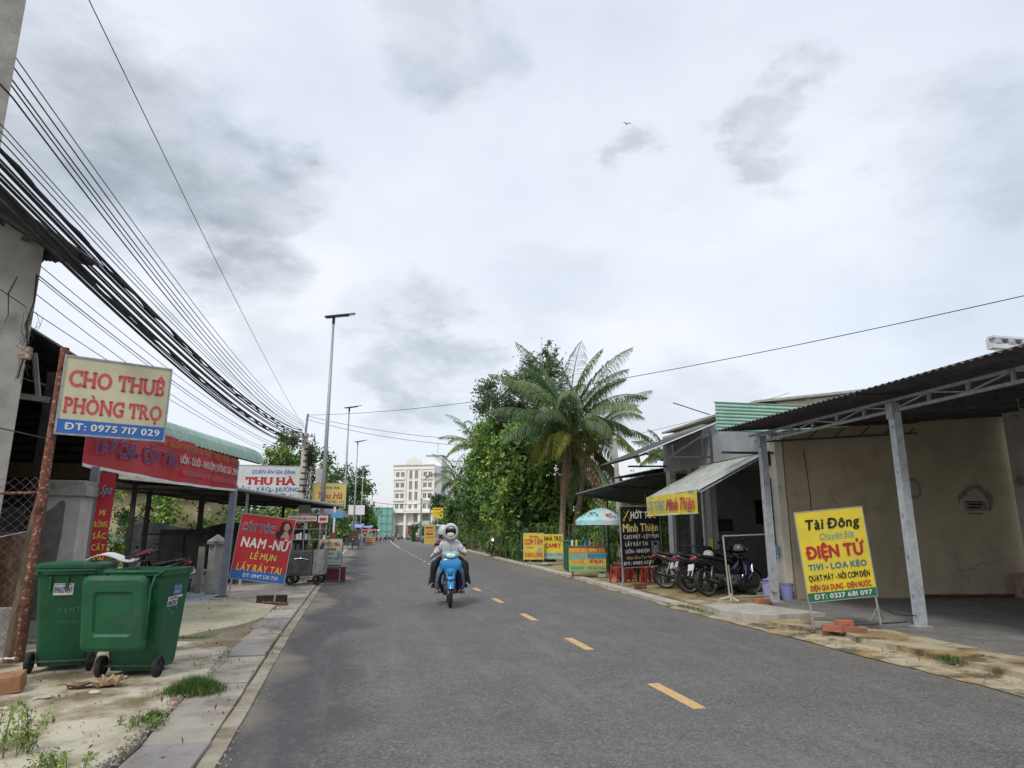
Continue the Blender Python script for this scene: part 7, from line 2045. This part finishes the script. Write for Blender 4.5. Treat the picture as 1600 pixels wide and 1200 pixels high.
palm('tall coconut palm with a leaning ringed trunk beside the parasol, nearest palm', (9.75, 34, 0), (10.25, 34, 6.45), 30, 5.7, 1, .135, 3, 4, .048, 1.2, 96)
palm('second coconut palm just right of the nearest, its crown behind the slim pole', (11.0, 36.5, 0), (12.2, 36.2, 6.3), 20, 5.0, 2, .14, 5, 3, .045, 1.1, 64)
palm('small coconut palm behind the left end of the tree row', (9.6, 62, 0), (9.6, 62, 9.2), 18, 4.6, 3, .2, 2, 1, .08, .9, 30, False)
palm('feathery coconut palm low at the left end of the tree row above the hotel', (9.4, 74, 0), (9.3, 74, 6.8), 16, 4.2, 4, .2, 2, 1, .09, .9, 28, False)
for i, (x, y, h) in enumerate([(14.3, 31, 4.9), (15.2, 32.5, 5.3), (16.9, 33, 5.6)]):
    palm(['thin areca palm behind the dark roof, left one', 'thin areca palm behind the dark roof, middle one', 'thin areca palm behind the dark roof, right one'][i], (x, y, 0), (x, y, h), 11, 1.9, 20 + i, .06, 0, 0, .07, .55, 20, False)


def tree(name, label, base, top, blobs, n, size, mats, seed, r0=.25, r1=.1, clumps=90, limbs=8, spread=.16, cat='tree', aspect=.5, droop=.3, wts=None, reach=1.8):
    t = thing(name, label, cat, base); trunk(t, base, top, r0, r1, limbs, seed, reach)
    leaf_mesh('crown', crown_points(blobs, n, seed, clumps, spread), np.array([-.25, -.45, .9]), size, mats, t, seed, aspect, droop, wts)
    return t


tree('broadleaf_tree', 'dense dark broadleaf tree of large drooping leaves beside the palm trunk', (10.4, 40, 0), (10.2, 40, 5), [(10.3, 40, 4.6, 2.9, 2.6, 3.6), (8.9, 39, 3.2, 1.5, 1.6, 2.4), (11.8, 39.5, 3.2, 1.6, 1.8, 2.8), (9.2, 41, 6.3, 1.9, 2, 1.7)], 21000, .36, [LF_D, LF_M, LF_L], 41, .3, .12, 230, spread=.12, wts=[3, 4, 3])
tree('broadleaf_tree', 'bright green topped broadleaf tree left of the dense dark one', (10.5, 49, 0), (10.5, 49, 6), [(10.1, 48, 6.4, 2.8, 2.8, 3.9), (9.0, 47, 3.9, 1.7, 2, 2.9), (9.8, 50, 8.0, 2.2, 2, 2.0)], 19000, .32, [LF_M, LF_L, LF_D], 42, .3, .12, 190, spread=.13, wts=[4, 4, 2])
tree('broadleaf_tree', 'dark rounded tree in the middle of the roadside tree row', (11.2, 59, 0), (11.2, 59, 6), [(11.2, 59, 5.2, 3.2, 3.2, 4.2), (9.6, 58, 3.6, 1.9, 2, 3.0), (10.6, 60, 8.0, 2, 2, 2.4)], 14000, .36, [LF_D, LF_M, LF_L], 43, .3, .12, 120, wts=[4, 4, 2])
tree('broadleaf_tree', 'dark low tree ending the roadside row at its left', (11.2, 72, 0), (11.2, 72, 4), [(11.0, 72, 3.9, 3.0, 3, 3.5), (9.6, 70, 2.6, 1.9, 2, 2.4)], 9000, .38, [LF_D, LF_M], 44, .3, .12, 90, wts=[4, 4])
tree('tall_tree', 'tall pale grey-leaved tree rising behind the palm with a thin spire on top', (11.0, 45, 0), (11.3, 45, 11.5), [(10.0, 45, 11.4, 2.4, 2.2, 2.0), (8.6, 45, 10.2, 1.7, 1.6, 1.8), (11.8, 45.5, 11.6, 2.0, 1.8, 2.2), (11.9, 45, 12.0, 1.3, 1.3, 1.5), (10.8, 44.5, 7.6, 2.4, 2, 1.7)], 14500, .24, [LF_G, LF_D, LF_G2, LF_M], 45, .3, .1, 120, 14, .13, wts=[4, 3, 2, 2], reach=2.4)
t = thing('tree_spire', 'x', 'x'); bpy.data.objects.remove(t)
tp = [o for o in SC.objects if o.get('label', '').startswith('tall pale grey-leaved')][0]
MB().tube([(11.9, 45, 11.0), (12.1, 45, 13.2), (12.15, 45, 15.0)], [.07, .05, .02], 6).build('leader_shoot', BARK, tp)
leaf_mesh('top_foliage', crown_points([(12.1, 45, 14.4, .65, .5, .75), (11.7, 45, 13.4, .5, .4, .6), (12.6, 45, 13.9, .4, .4, .5), (12.3, 45, 12.8, .8, .6, .5)], 900, 77, 30, .2), np.array([0, 0, 1.0]), .22, [LF_M, LF_G, LF_D], tp, 77)
for i, (x, y, z, rx, rz, n, lb) in enumerate([(9.3, 36.2, .9, 1.3, 1.2, 3600, 'dark drooping shrub at the kerb right of the tree row, nearest shrub'), (9.0, 42.5, .9, 1.3, 1.3, 3000, 'second dark shrub along the kerb'), (9.7, 51, 1.0, 1.5, 1.5, 2500, 'third dark shrub along the kerb'), (9.9, 66, 1.1, 1.6, 1.6, 2000, 'far dark shrub along the kerb'), (11.5, 33.2, 1.0, 1.2, 1.4, 3000, 'leafy shrub behind the palm trunk'), (11.0, 28.5, 1.2, 1.5, 1.5, 3600, 'green bush behind the drink stall'), (9.2, 24.6, 1.0, .9, 1.1, 2200, 'dark bush under the dark roof behind the parasol'), (12.5, 26.5, 2.1, 2.3, 1.6, 5200, 'wide green bush seen under the dark roof'), (10.2, 21.8, 1.5, .8, 1.5, 2600, 'dark climbing bush before the gate columns')]):
    tree('shrub', lb, (x, y, 0), (x, y, z), [(x, y, z, rx, 1.0, rz)], n, .26 if y > 32 else .18, [LF_D, LF_M, LF_L] if i % 2 else [LF_D, LF_D, LF_M], 80 + i, .06, .03, 40, 4, .2, cat='shrub', aspect=.3, droop=1.2, reach=.5)
# long grassy leaves hanging over the kerb
for i, (x, y) in enumerate([(9.0, 36.0), (8.9, 38.6), (8.6, 41.0)]):
    rs = np.random.RandomState(i); n = 380; t = thing('strap_leaf_clump', ['clump of long arching strap leaves by the kerb, nearest', 'clump of long arching strap leaves by the kerb, middle', 'clump of long arching strap leaves by the kerb, farthest'][i], 'plant', (x, y, 0)); b = MB()
    for k in range(n):
        a = rs.uniform(0, 2 * PI); q = rs.uniform(.3, 1.1); h = rs.uniform(.7, 1.5); p0 = Vector((x + rs.normal() * .35, y + rs.normal() * .35, 0)); d = Vector((math.cos(a), math.sin(a), 0)); u = Vector((-math.sin(a), math.cos(a), 0)) * .02
        p1 = p0 + d * q * .35 + Vector((0, 0, h)); p2 = p0 + d * q * .8 + Vector((0, 0, h * .95)); p3 = p0 + d * q * 1.1 + Vector((0, 0, h * .35))
        b.add([p0 - u, p0 + u, p1 + u, p1 - u, p2 + u * .8, p2 - u * .8, p3], [(0, 1, 2, 3), (3, 2, 4, 5), (5, 4, 6)])
    o = b.build('strap_leaves', [LF_D, LF_M, leafmat('leaf_olive', (.10, .12, .04))][i], t, fix=False); o['kind'] = 'stuff'
tree('roadside_tree', 'bushy tree rising behind the billboard and the utility pole', (-6.4, 60, 0), (-6.4, 60, 7.5), [(-6.4, 60, 8.2, 1.9, 1.8, 1.9), (-5.0, 60, 7.2, 1.5, 1.6, 1.8), (-7.6, 60, 7.0, 1.4, 1.6, 1.3), (-5.4, 59, 5.2, 1.4, 1.6, 1.6)], 8500, .30, [LF_M, LF_D, LF_L], 51, .3, .12, 90)
tree('rain_tree', 'large dark spreading tree behind the far street lamps on the left', (-3.6, 112, 0), (-3.6, 112, 8), [(-4.2, 112, 9.2, 4.0, 3.6, 2.6), (-.6, 112, 6.2, 2.2, 3, 2.6), (-2, 111, 4.0, 3.2, 3, 2.4), (-6.5, 112, 6.5, 3, 3, 3.0), (-.2, 110, 3.0, 1.6, 3, 2.0)], 10000, .5, [LF_D, LF_D, LF_M], 52, .5, .2, 110)
tree('garden_tree', 'yellow-green leafy tree under the yellow Thu Hà sign', (-2.4, 42, 0), (-2.4, 42, 2.4), [(-2.5, 42, 2.0, 1.3, 1.2, 1.6), (-3.6, 43, 2.4, 1.5, 1.2, 1.6)], 4500, .22, [LF_M, LF_L, LF_D], 53, .12, .05, 50, 5, reach=.8)
tree('garden_tree', 'dark hedge-like tree between the second and third street lamps', (-3.4, 66, 0), (-3.4, 66, 3), [(-3.4, 66, 2.8, 1.5, 2, 2.6), (-4.8, 62, 3.2, 1.6, 2, 2.6)], 5000, .3, [LF_D, LF_M], 54, .15, .06, 50, 5)
for i, (x, y, h, w) in enumerate([(-60, 240, 9, 26), (-24, 230, 8, 16), (52, 240, 10, 34), (95, 230, 9, 26), (30, 150, 7, 12), (36, 90, 7, 10), (26, 60, 6, 7), (-26, 70, 7, 10), (-22, 110, 8, 12), (-16, 150, 6, 8), (-18, 46, 6, 7)]):
    rs = random.Random(i); bl = [(x + rs.uniform(-w, w), y + rs.uniform(-4, 4), h * .45, w * .35, 4, h * .5) for k in range(6)]
    o = leaf_mesh('distant_trees', crown_points(bl, 4200, 200 + i, 60, .2), np.array([-.2, -.4, .9]), .9 if y > 100 else .5, [LF_D, LF_M], None, 200 + i); stuff(o, 'distant dark treeline closing the view', 'trees')

# ================================================================== FAR END OF THE STREET
HOTW = mat('hotel_white', (.86, .845, .80), (.80, .785, .74), .5, .4, .6, rough=.8)
HOTG = mat('hotel_shade_white', (.80, .82, .84), (.74, .76, .78), .5, .4, .6, rough=.8)  # shaded side painted as a cooler copy of the warm, sunlit front white
WIN = flat('hotel_window', (.16, .17, .16), .2)
SHUT = mat('shutter_grey', (.28, .26, .22), (.24, .22, .19), 2, rough=.6)
t = thing('white_hotel', 'six storey white hotel with paired windows closing the end of the street', 'building', (17.6, 190, 0), R(-25))
W_, D_ = 12.4, 15.0
MB().b2((-W_, 0, 6.9), (0, D_, 20.3)).build('wall', HOTW, t, world=False)
MB().b2((.002, 0.3, 0), (.03, D_, 20.3)).build('side_wall', HOTG, t, world=False)
MB().b2((-W_, 1.4, 0), (0, D_, 6.9)).build('ground_storey_wall', HOTW, t, world=False)
for z, d in ((6.85, .7), (7.5, .35), (19.1, .22), (20.3, .42)):
    MB().b2((-W_ - .1, -d, z), (.15, 0, z + (.28 if z != 6.85 else .5))).build('cornice', HOTW, t, world=False)
b = MB(); b.prism_y([(-8.4, 20.5), (-3.9, 20.5), (-3.9, 21.4), (-4.3, 21.7), (-4.8, 22.1), (-5.3, 22.4), (-6.15, 22.5), (-7.0, 22.4), (-7.5, 22.1), (-8.0, 21.7), (-8.4, 21.4)], -.45, .1); b.build('gable', HOTW, t, world=False)
MB().b2((-8.6, -.5, 7.6), (-8.3, 0, 19.0)).build('pilaster', HOTW, t, world=False); MB().b2((-3.95, -.5, 7.6), (-3.65, 0, 19.0)).build('pilaster', HOTW, t, world=False)
for x in (-12.2, -.25): MB().b2((x, -.2, 7.6), (x + .3, 0, 19.0)).build('pilaster', HOTW, t, world=False)


def hwin(x, z, w, h, dark=False, y=-.0):
    f = MB(); f.b2((x - w / 2 - .12, y - .12, z - .12), (x + w / 2 + .12, y - .002, z)); f.b2((x - w / 2 - .12, y - .12, z + h), (x + w / 2 + .12, y - .002, z + h + .15))
    f.b2((x - w / 2 - .12, y - .08, z), (x - w / 2, y - .002, z + h)); f.b2((x + w / 2, y - .08, z), (x + w / 2 + .12, y - .002, z + h))
    o = f.build('window', HOTW, t, world=False)
    MB().b2((x - w / 2, y - .03, z), (x + w / 2, y - .004, z + h)).build('pane', BLACKPL if dark else WIN, o, world=False)
    MB().b2((x - .03, y - .06, z), (x + .03, y - .031, z + h)).build('mullion', HOTW, o, world=False)


for r_, z in enumerate((8.1, 11.0, 14.0, 17.0)):
    for x in (-11.0, -9.5): hwin(x, z, 1.0, 1.35)
    for x in (-7.0, -5.3): hwin(x, z - (.5 if r_ else 0), .85, 2.3 if r_ else 1.1)
    for x in (-2.7, -1.2): hwin(x, z, 1.0, 1.35, r_ == 1 and x == -1.2)
    MB().b2((-12.0, -.42, z - .75), (-8.8, 0, z - .35)).build('balcony_ledge', HOTW, t, world=False); MB().b2((-3.5, -.42, z - .75), (-.4, 0, z - .35)).build('balcony_ledge', HOTW, t, world=False)
    o = MB().b2((.03, 1.1, z), (.08, 2.0, z + 1.35)).build('side_window', WIN, t, world=False)
for x in (-12.0, -8.4, -4.2, -.5): MB().b2((x - .35, -.1, 0), (x + .35, 1.4, 6.9)).build('column', HOTW, t, world=False)
MB().b2((-12, .9, 3.5), (0, 1.4, 4.2)).build('first_floor_band', HOTW, t, world=False)
for x0, x1, z0, z1, m_ in ((-11.5, -8.9, .1, 3.3, SHUT), (-11.6, -8.8, 4.4, 6.7, mat('roller_shutter_cream', (.62, .58, .48), (.55, .52, .44), 2)), (-7.8, -4.7, .1, 3.3, MRN), (-6.3, -4.7, 4.3, 6.8, SHUT), (-3.6, -1.0, 4.8, 6.6, SHUT), (-3.6, -1.0, .1, 3.2, flat('dull_shop_green', (.08, .2, .14), .6))):
    MB().b2((x0, 1.2, z0), (x1, 1.39, z1)).build('shop_shutter', m_, t, world=False)
MB().b2((-3.8, -.6, 3.4), (-.2, .9, 4.3)).build('shop_awning', flat('pale_green_awning', (.35, .52, .42), .6), t, world=False)
# lattice stair tower and rooftop rooms
MB().b2((-4.2, 5, 20.3), (.5, 9.5, 23.4)).build('roof_room', HOTG, t, world=False); MB().b2((-4.5, 4.7, 23.4), (.8, 9.8, 23.6)).build('roof_room_slab', CONC, t, world=False)
for k in range(10): MB().b2((.03, 7.3, 2.5 + k * 1.95), (.14, 9.0, 3.9 + k * 1.95)).build('stair_window', WIN, t, world=False)
MB().bar((.2, 7.0, 0), (.2, 7.0, 21), .15).build('drain_pipe', CONC, t, world=False); MB().bar((.2, 9.3, 0), (.2, 9.3, 21), .15).build('drain_pipe', CONC, t, world=False)
MB().tube([(-1.5, 7, 23.4), (-1.5, 7, 27.2)], .06, 5).build('antenna_mast', CONC, t, world=False)
t = thing('hotel_annex', 'plain white block behind the right side of the hotel', 'building', (21, 204, 0)); MB().b2((21.8, 206, 0), (27.4, 218, 23.2)).build('wall', HOTG, t); MB().b2((21.6, 205.8, 23.2), (27.6, 218, 23.5)).build('parapet', HOTG, t)
NETM = mat('green_safety_net', (.16, .42, .36), (.22, .48, .42), 1.2, .4, .6, rough=.9)
t = thing('netted_building', 'building under construction wrapped in pale green netting left of the hotel', 'building', (.5, 188, 0))
MB().b2((-1.0, 193, 0), (6.6, 200, 8.3)).build('net_cover', NETM, t)
for k in range(6): MB().bar((-1 + k * 1.5, 192.9, 0), (-1 + k * 1.5, 192.9, 9.2), .10).build('scaffold_pole', CONC, t)
for k in range(4): MB().bar((-1.2, 192.8, 2 + k * 2.1), (6.8, 192.8, 2 + k * 2.1), .08).build('scaffold_rail', CONC, t)
t = thing('distant_house', 'low distant row house left behind the market stalls', 'house', (-9, 175, 0)); MB().b2((-16, 182, 0), (-2.4, 190, 5.2)).build('wall', GREYP, t); MB().b2((-16.3, 181.6, 5.2), (-2.2, 190, 5.5)).build('roof', CONC, t)
t = thing('distant_house', 'low distant shop row at the right end of the crossing street', 'house', (36, 175, 0)); MB().b2((28, 190, 0), (60, 200, 7)).build('wall', WHITEW, t); MB().b2((27.6, 189.6, 7), (60, 200, 7.3)).build('roof', CONC, t)
t = thing('pink_house', 'small pinkish white house with a sloping dark roof before the hotel', 'house', (15, 120, 0))
b = MB(); b.prism_y([(11.9, 0), (19, 0), (19, 7.6), (15.2, 6.6), (11.9, 4.9)], 118, 126); b.build('wall', mat('pinkish_wall', (.58, .46, .46), (.5, .42, .42), 1), t)
b = MB(); b.prism_y([(11.4, 4.85), (15.2, 6.75), (15.2, 6.95), (11.4, 5.05)], 117.5, 126.5); b.build('roof', ROOFU, t)
MB().b2((14.3, 117.6, 0), (14.7, 118, 6.4)).build('drain_pipe', DARKST, t); MB().b2((15, 117.7, 1), (19, 118, 6.7)).build('white_front', WHITEW, t)

# market stalls, left
TARP = mat('blue_tarpaulin', (.22, .27, .60), (.30, .36, .66), 2, rough=.5)
RTARP = mat('red_canvas', (.62, .09, .06), (.5, .06, .05), 4, rough=.6)
ORW = mat('orange_wood', (.48, .20, .07), (.4, .16, .06), 5, rough=.8)


def stall(label, x, y, w, d, h, m, seed, side=None, sign=None):
    rs = random.Random(seed); t = thing('market_stall', label, 'market stall', (x, y, .03)); c = MB()
    c.grid(lambda u, v: (x + (u - .5) * w, y + (v - .5) * d, h - .25 * (v if False else (1 - v)) - .12 * math.sin(PI * u) - .05 * math.sin(u * 9 + v * 7)), 8, 5, .01); c.build('canopy', m, t, smooth=True)
    for sx in (-1, 1):
        for sy in (-1, 1): MB().bar((x + sx * w * .46, y + sy * d * .46, 0), (x + sx * w * .46, y + sy * d * .46, h - .15), .05).build('post', GALVP, t)
    MB().b2((x - w * .4, y - d * .3, .7), (x + w * .4, y + d * .3, .76)).build('counter', ORW if seed % 2 else GALVP, t)
    MB().b2((x - w * .38, y - d * .28, .05), (x + w * .38, y + d * .28, .69)).build('cabinet', [side or MRN, flat('dull_blue', (.07, .12, .28), .6), DARKIN][seed % 3], t)
    for k in range(6): MB().box((x + rs.uniform(-.38, .38) * w, y - d * .2, .76 + .1), (.22, .22, .2), (0, 0, rs.random())).build('goods', [YEL, RED, WHITE, GREEN, ORANGE, SKYB][k], t)
    return t


stall('market stall under a blue tarpaulin behind the third street lamp', -2.3, 82, 3.6, 5, 2.55, TARP, 1)
stall('white topped stall at the left of the blue tarpaulin', -3.6, 74, 2.2, 3, 2.5, WHITE, 2)
stall('second blue tarpaulin stall farther along the left pavement', -.7, 95, 2.6, 4, 2.5, TARP, 4)
stall('stall with a red canvas canopy beyond the blue tarpaulins', .1, 106, 2.2, 3, 2.1, RTARP, 3)
stall('small pale stall close to the road bend on the left', .9, 124, 2.2, 3, 2.1, WHITE, 6)
t = thing('cargo_tricycle', 'loaded brown cargo tricycle parked at the left kerb by the stalls', 'cargo tricycle', (-1.35, 66.5, .03))
MB().b2((-1.85, 66, .55), (-.85, 68, 1.25)).build('load_box', mat('brown_load', (.16, .11, .07), (.25, .18, .11), 4), t); MB().b2((-1.75, 66.1, 1.25), (-.95, 67.9, 1.75)).build('load', mat('dark_load', (.08, .07, .06), (.16, .10, .06), 4), t, bevel=.08)
for x, y in ((-1.85, 67), (-.85, 67), (-1.35, 65.4)): b = MB(); b.lathe([(.24, -.03), (.30, -.03), (.30, .03), (.24, .03)], (x, y, .30), 16, 'x'); b.build('wheel', RUBBER, t)
b = MB(); b.lathe([(.001, -.02), (.09, -.02), (.09, .02)], (-1.35, 65.95, .9), 10, 'y'); b.build('headlight', WHITE, t); MB().tube([(-1.7, 65.6, 1.05), (-1.35, 65.5, 1.0), (-1.0, 65.6, 1.05)], .03, 6).build('handlebar', DARKST, t)
for i, (x, y, lb) in enumerate([(.15, 86, 'orange wooden crate stack at the left kerb under the red canopy'), (.5, 88, 'second orange crate stack just beyond the first')]):
    t = thing('crate_stack', lb, 'crates', (x, y, .03))
    for k in range(2):
        c_ = MB().b2((x - .45, y - .3, .03 + k * .5), (x + .45, y + .3, .48 + k * .5)).build('crate', ORW, t)
        for q in range(3): MB().b2((x - .46, y - .315, .08 + k * .5 + q * .14), (x + .46, y - .30, .15 + k * .5 + q * .14)).build('slat', RTARP if q == 1 else CRM, c_)
for i in range(3):
    t = thing('plastic_chair_stack', ['blue plastic chairs on the left pavement, nearest stack', 'blue plastic chairs on the left pavement, middle stack', 'blue plastic chairs on the left pavement, farthest stack'][i], 'chairs', (-2.6 - i * .25, 57 + i * 3.5, .03)); x, y = t.location[:2]
    for k in range(3): MB().b2((x - .25, y - .25, .40 + k * .12), (x + .25, y + .25, .44 + k * .12)).build('seat', flat('dull_blue', (.07, .12, .28), .6), t); MB().b2((x - .25, y + .22, .4 + k * .12), (x + .25, y + .26, .9 + k * .12)).build('backrest', MATS['dull_blue'], t)
    for sx in (-1, 1): MB().bar((x + sx * .2, y, 0.03), (x + sx * .2, y, .4), .04).build('leg', MATS['dull_blue'], t)
for i, (x, y, w, h, z, lb) in enumerate([(-2.75, 50, 1.1, .9, 2.6, 'small white sign board high beside the second street lamp'), (-1.7, 96, 2.2, 1.3, 3.9, 'pale sign board above the far blue tarpaulin')]):
    t = thing('sign_board', lb, 'sign', (x, y, 0)); MB().b2((x - w / 2, y, z), (x + w / 2, y + .06, z + h)).build('panel', WHITE, t); MB().bar((x, y + .1, 0), (x, y + .1, z + h), .08).build('post', GALVP, t)

# far right side
for (x, y, z0, w, h, txt, m_, lb) in [(6.35, 72, .3, 1.15, 2.0, ['QUÁN', 'CƠM'], mat('sign_ochre_far', (.62, .48, .14), rough=.6), 'tall ochre standing sign left of the red tables'), (8.35, 84, 3.2, 1.3, 1.3, ['PHỞ'], YEL, 'small yellow sign on a pole below the round tree')]:
    t = thing('shop_sign', lb, 'sign', (x, y, 0)); MB().b2((x - w / 2, y - .03, z0), (x + w / 2, y + .03, z0 + h)).build('panel', m_, t)
    t2 = bpy.data.objects.new('lettering', None); bpy.data.objects.remove(t2)
    for k in range(len(txt) * 2): MB().b2((x - w * (.38 - .05 * (k % 2)), y - .036, z0 + h * (.80 - .2 * k / len(txt) * 1.6)), (x + w * (.38 - .08 * ((k + 1) % 2)), y - .031, z0 + h * (.88 - .2 * k / len(txt) * 1.6))).build('printed_stripe', DKRED if k % 2 == 0 else ORANGE, t)
    MB().bar((x, y + .06, 0), (x, y + .06, z0 + h), .07).build('post', GALVP, t)
for i, (x, y, lb) in enumerate([(7.35, 70, 'red plastic table at the right kerb, nearest'), (7.9, 74, 'red plastic table at the right kerb behind the nearest'), (8.1, 66, 'orange plastic table close to the tree row')]):
    t = thing('plastic_table', lb, 'table', (x, y, .04)); MB().b2((x - .45, y - .35, .68), (x + .45, y + .35, .72)).build('tabletop', [RPL, WHITE, ORANGE][i], t)
    for sx in (-1, 1):
        for sy in (-1, 1): MB().bar((x + sx * .4, y + sy * .3, .04), (x + sx * .4, y + sy * .3, .68), .05).build('leg', [RPL, RPL, ORANGE][i], t)
    plastic_stool(['red stool before the nearest red table', 'red stool before the second table', 'orange stool before the orange table'][i], (x - .55, y - .8, .04), [RPL, RPL, ORANGE][i])
stall('blue and white topped drink stall on the right near the tree row', 9.0, 80, 2.4, 2.6, 2.5, mat('pale_blue_tarp', (.40, .48, .62), (.5, .55, .66), 3), 5)
stall('dark canopied stall on the right near the hotel', 8.9, 104, 2.4, 3, 2.6, ROOFU, 8)
tree('round_clipped_tree', 'small dark ball shaped tree above the yellow shop sign', (8.9, 88, 0), (8.9, 88, 4.4), [(8.9, 88, 5.2, 1.15, 1.1, 1.05)], 1800, .28, [LF_D], 91, .1, .06, 40, 3, reach=.5)
for i, (x, y, z, rx, rz, lb) in enumerate([(10.2, 92, 2.0, 1.9, 1.9, 'dark bush under the pink house'), (8.2, 116, 1.5, 1.2, 1.5, 'small shrub at the bend near the hotel'), (10.3, 84, 2.2, 1.5, 1.9, 'dark bush behind the blue and white stall')]):
    tree('shrub', lb, (x, y, 0), (x, y, z), [(x, y, z, rx, 1.5, rz)], 2000, .32, [LF_D, LF_M], 95 + i, .1, .05, 40, 3, cat='shrub', reach=.5)
# parked bikes at the tree row and far cluster
motorbike('dark motorbike with a lit headlamp parked by the shrubs behind the riders', (7.7, 42.5, .05), R(165), BIKEBLK, BIKEBLK, -.1)
lamp_m = flat('lit_headlamp', (.9, .9, .85), .3, emit=((1, .98, .9), 2.5)); b = MB(); b.lathe([(.001, -.01), (.06, 0), (.07, .02)], (0, 0, 0), 12, 'y'); o = b.build('headlamp', lamp_m); o.location = (7.62, 41.83, 1.05); tag(o, 'glowing round headlamp of the motorbike parked by the shrubs', 'headlamp')
far = motorbike('small far motorbike in the row before the netted building, first from the left', (2.2, 128, 0), R(170), flat('far_bike_grey', (.35, .36, .38), .4), BIKEBLK, -.1, 'far motorbikes before the crossing')
lbs = ['second', 'third', 'fourth', 'fifth', 'sixth', 'seventh', 'eighth', 'ninth']
for i in range(8):
    copy_tree(far, (3.1 + i * .85 + .1 * (i % 2), 131 + (i * 7) % 5 * 3.0, 0), R(160 + 9 * ((i * 5) % 7)), 'small far motorbike in the row before the netted building, ' + lbs[i] + ' from the left')
copy_tree(far, (4.1, 118, 0), R(180), 'far dark motorbike riding on the road ahead of the distant row', '')
copy_tree(far, (8.3, 97, 0), R(100), 'far motorbike parked on the right before the dark stall', '')
for o in list(SC.objects):
    if o.get('group') == '': del o['group']
WC = flat('far_shirt_white', (.6, .6, .6), .8)


def standing_person(label, loc, rz, shirt, trous):
    P = thing('person', label, 'person', loc, rz)
    J = [((0, 0, .92), .13, .10), ((0, 0, 1.12), .12, .095), ((0, 0, 1.34), .145, .10), ((0, 0, 1.47), .05, .05), ((0, .01, 1.56), .075, .085), ((0, .01, 1.64), .085, .09)]; E_ = [(0, 1), (1, 2), (2, 3), (3, 4), (4, 5)]
    for s in (-1, 1):
        n = len(J); J += [((s * .18, 0, 1.38), .05, .05), ((s * .23, .02, 1.12), .04, .04), ((s * .22, .14, .92), .03, .03), ((s * .21, .20, .88), .035, .018)]; E_ += [(2, n), (n, n + 1), (n + 1, n + 2), (n + 2, n + 3)]
        n = len(J); J += [((s * .10, 0, .86), .085, .085), ((s * .11, .03, .48), .055, .06), ((s * .11, -.01, .08), .035, .04), ((s * .12, .12, .04), .035, .025)]; E_ += [(0, n), (n, n + 1), (n + 1, n + 2), (n + 2, n + 3)]
    skin_fig('body', J, E_, SK, P, 1)
    J = [((0, 0, .90), .155, .12), ((0, 0, 1.12), .145, .115), ((0, 0, 1.36), .165, .115), ((0, 0, 1.45), .07, .07)]; E_ = [(0, 1), (1, 2), (2, 3)]
    for s in (-1, 1): n = len(J); J += [((s * .19, 0, 1.38), .065, .065), ((s * .235, .01, 1.18), .058, .058)]; E_ += [(2, n), (n, n + 1)]
    skin_fig('shirt', J, E_, shirt, P, 1)
    for s in (-1, 1): skin_fig('trouser_leg', [((s * .07, 0, .92), .10, .10), ((s * .11, .02, .5), .072, .075), ((s * .11, -.01, .12), .055, .06)], [(0, 1), (1, 2)], trous, P, 1)
    b = MB(); b.lathe([(.001, .12), (.06, .11), (.095, .06), (.10, 0), (.085, -.05)], (0, -.01, 1.64), 14); b.build('hair', BLACKPL, P, world=False, smooth=True)
    return P


standing_person('vendor in a red shirt standing under the blue tarpaulin on the left', (-1.2, 73, .03), R(200), RTARP, BLKC)
standing_person('person in white crouched-looking small figure by the far right stalls', (6.9, 98, .03), R(180), WC, JEAN)['label'] = 'tiny far person in a white shirt beside the far right stalls'
standing_person('vendor in a dark shirt behind the second blue stall', (-.4, 90, .03), R(190), flat('navy_shirt', (.05, .06, .15), .8), BLKC)
# bird
t = thing('bird', 'tiny dark bird flying high in the right part of the sky', 'bird', (38, 90, 66)); b = MB(); b.loft([((0, -.25, 0), .02, .02), ((0, -.05, 0), .09, .08), ((0, .2, .02), .05, .05), ((0, .3, .02), .01, .01)], 8); b.build('body', BLKC, t, world=False)
for s in (-1, 1): MB().add([(s * .05, .1, .03), (s * .05, -.1, .03), (s * .45, -.12, .18), (s * .75, -.02, .1), (s * .4, .08, .19)], [(0, 1, 2, 3, 4)]).build('wing', BLKC, t, world=False, fix=False)
HOLD.body = ''
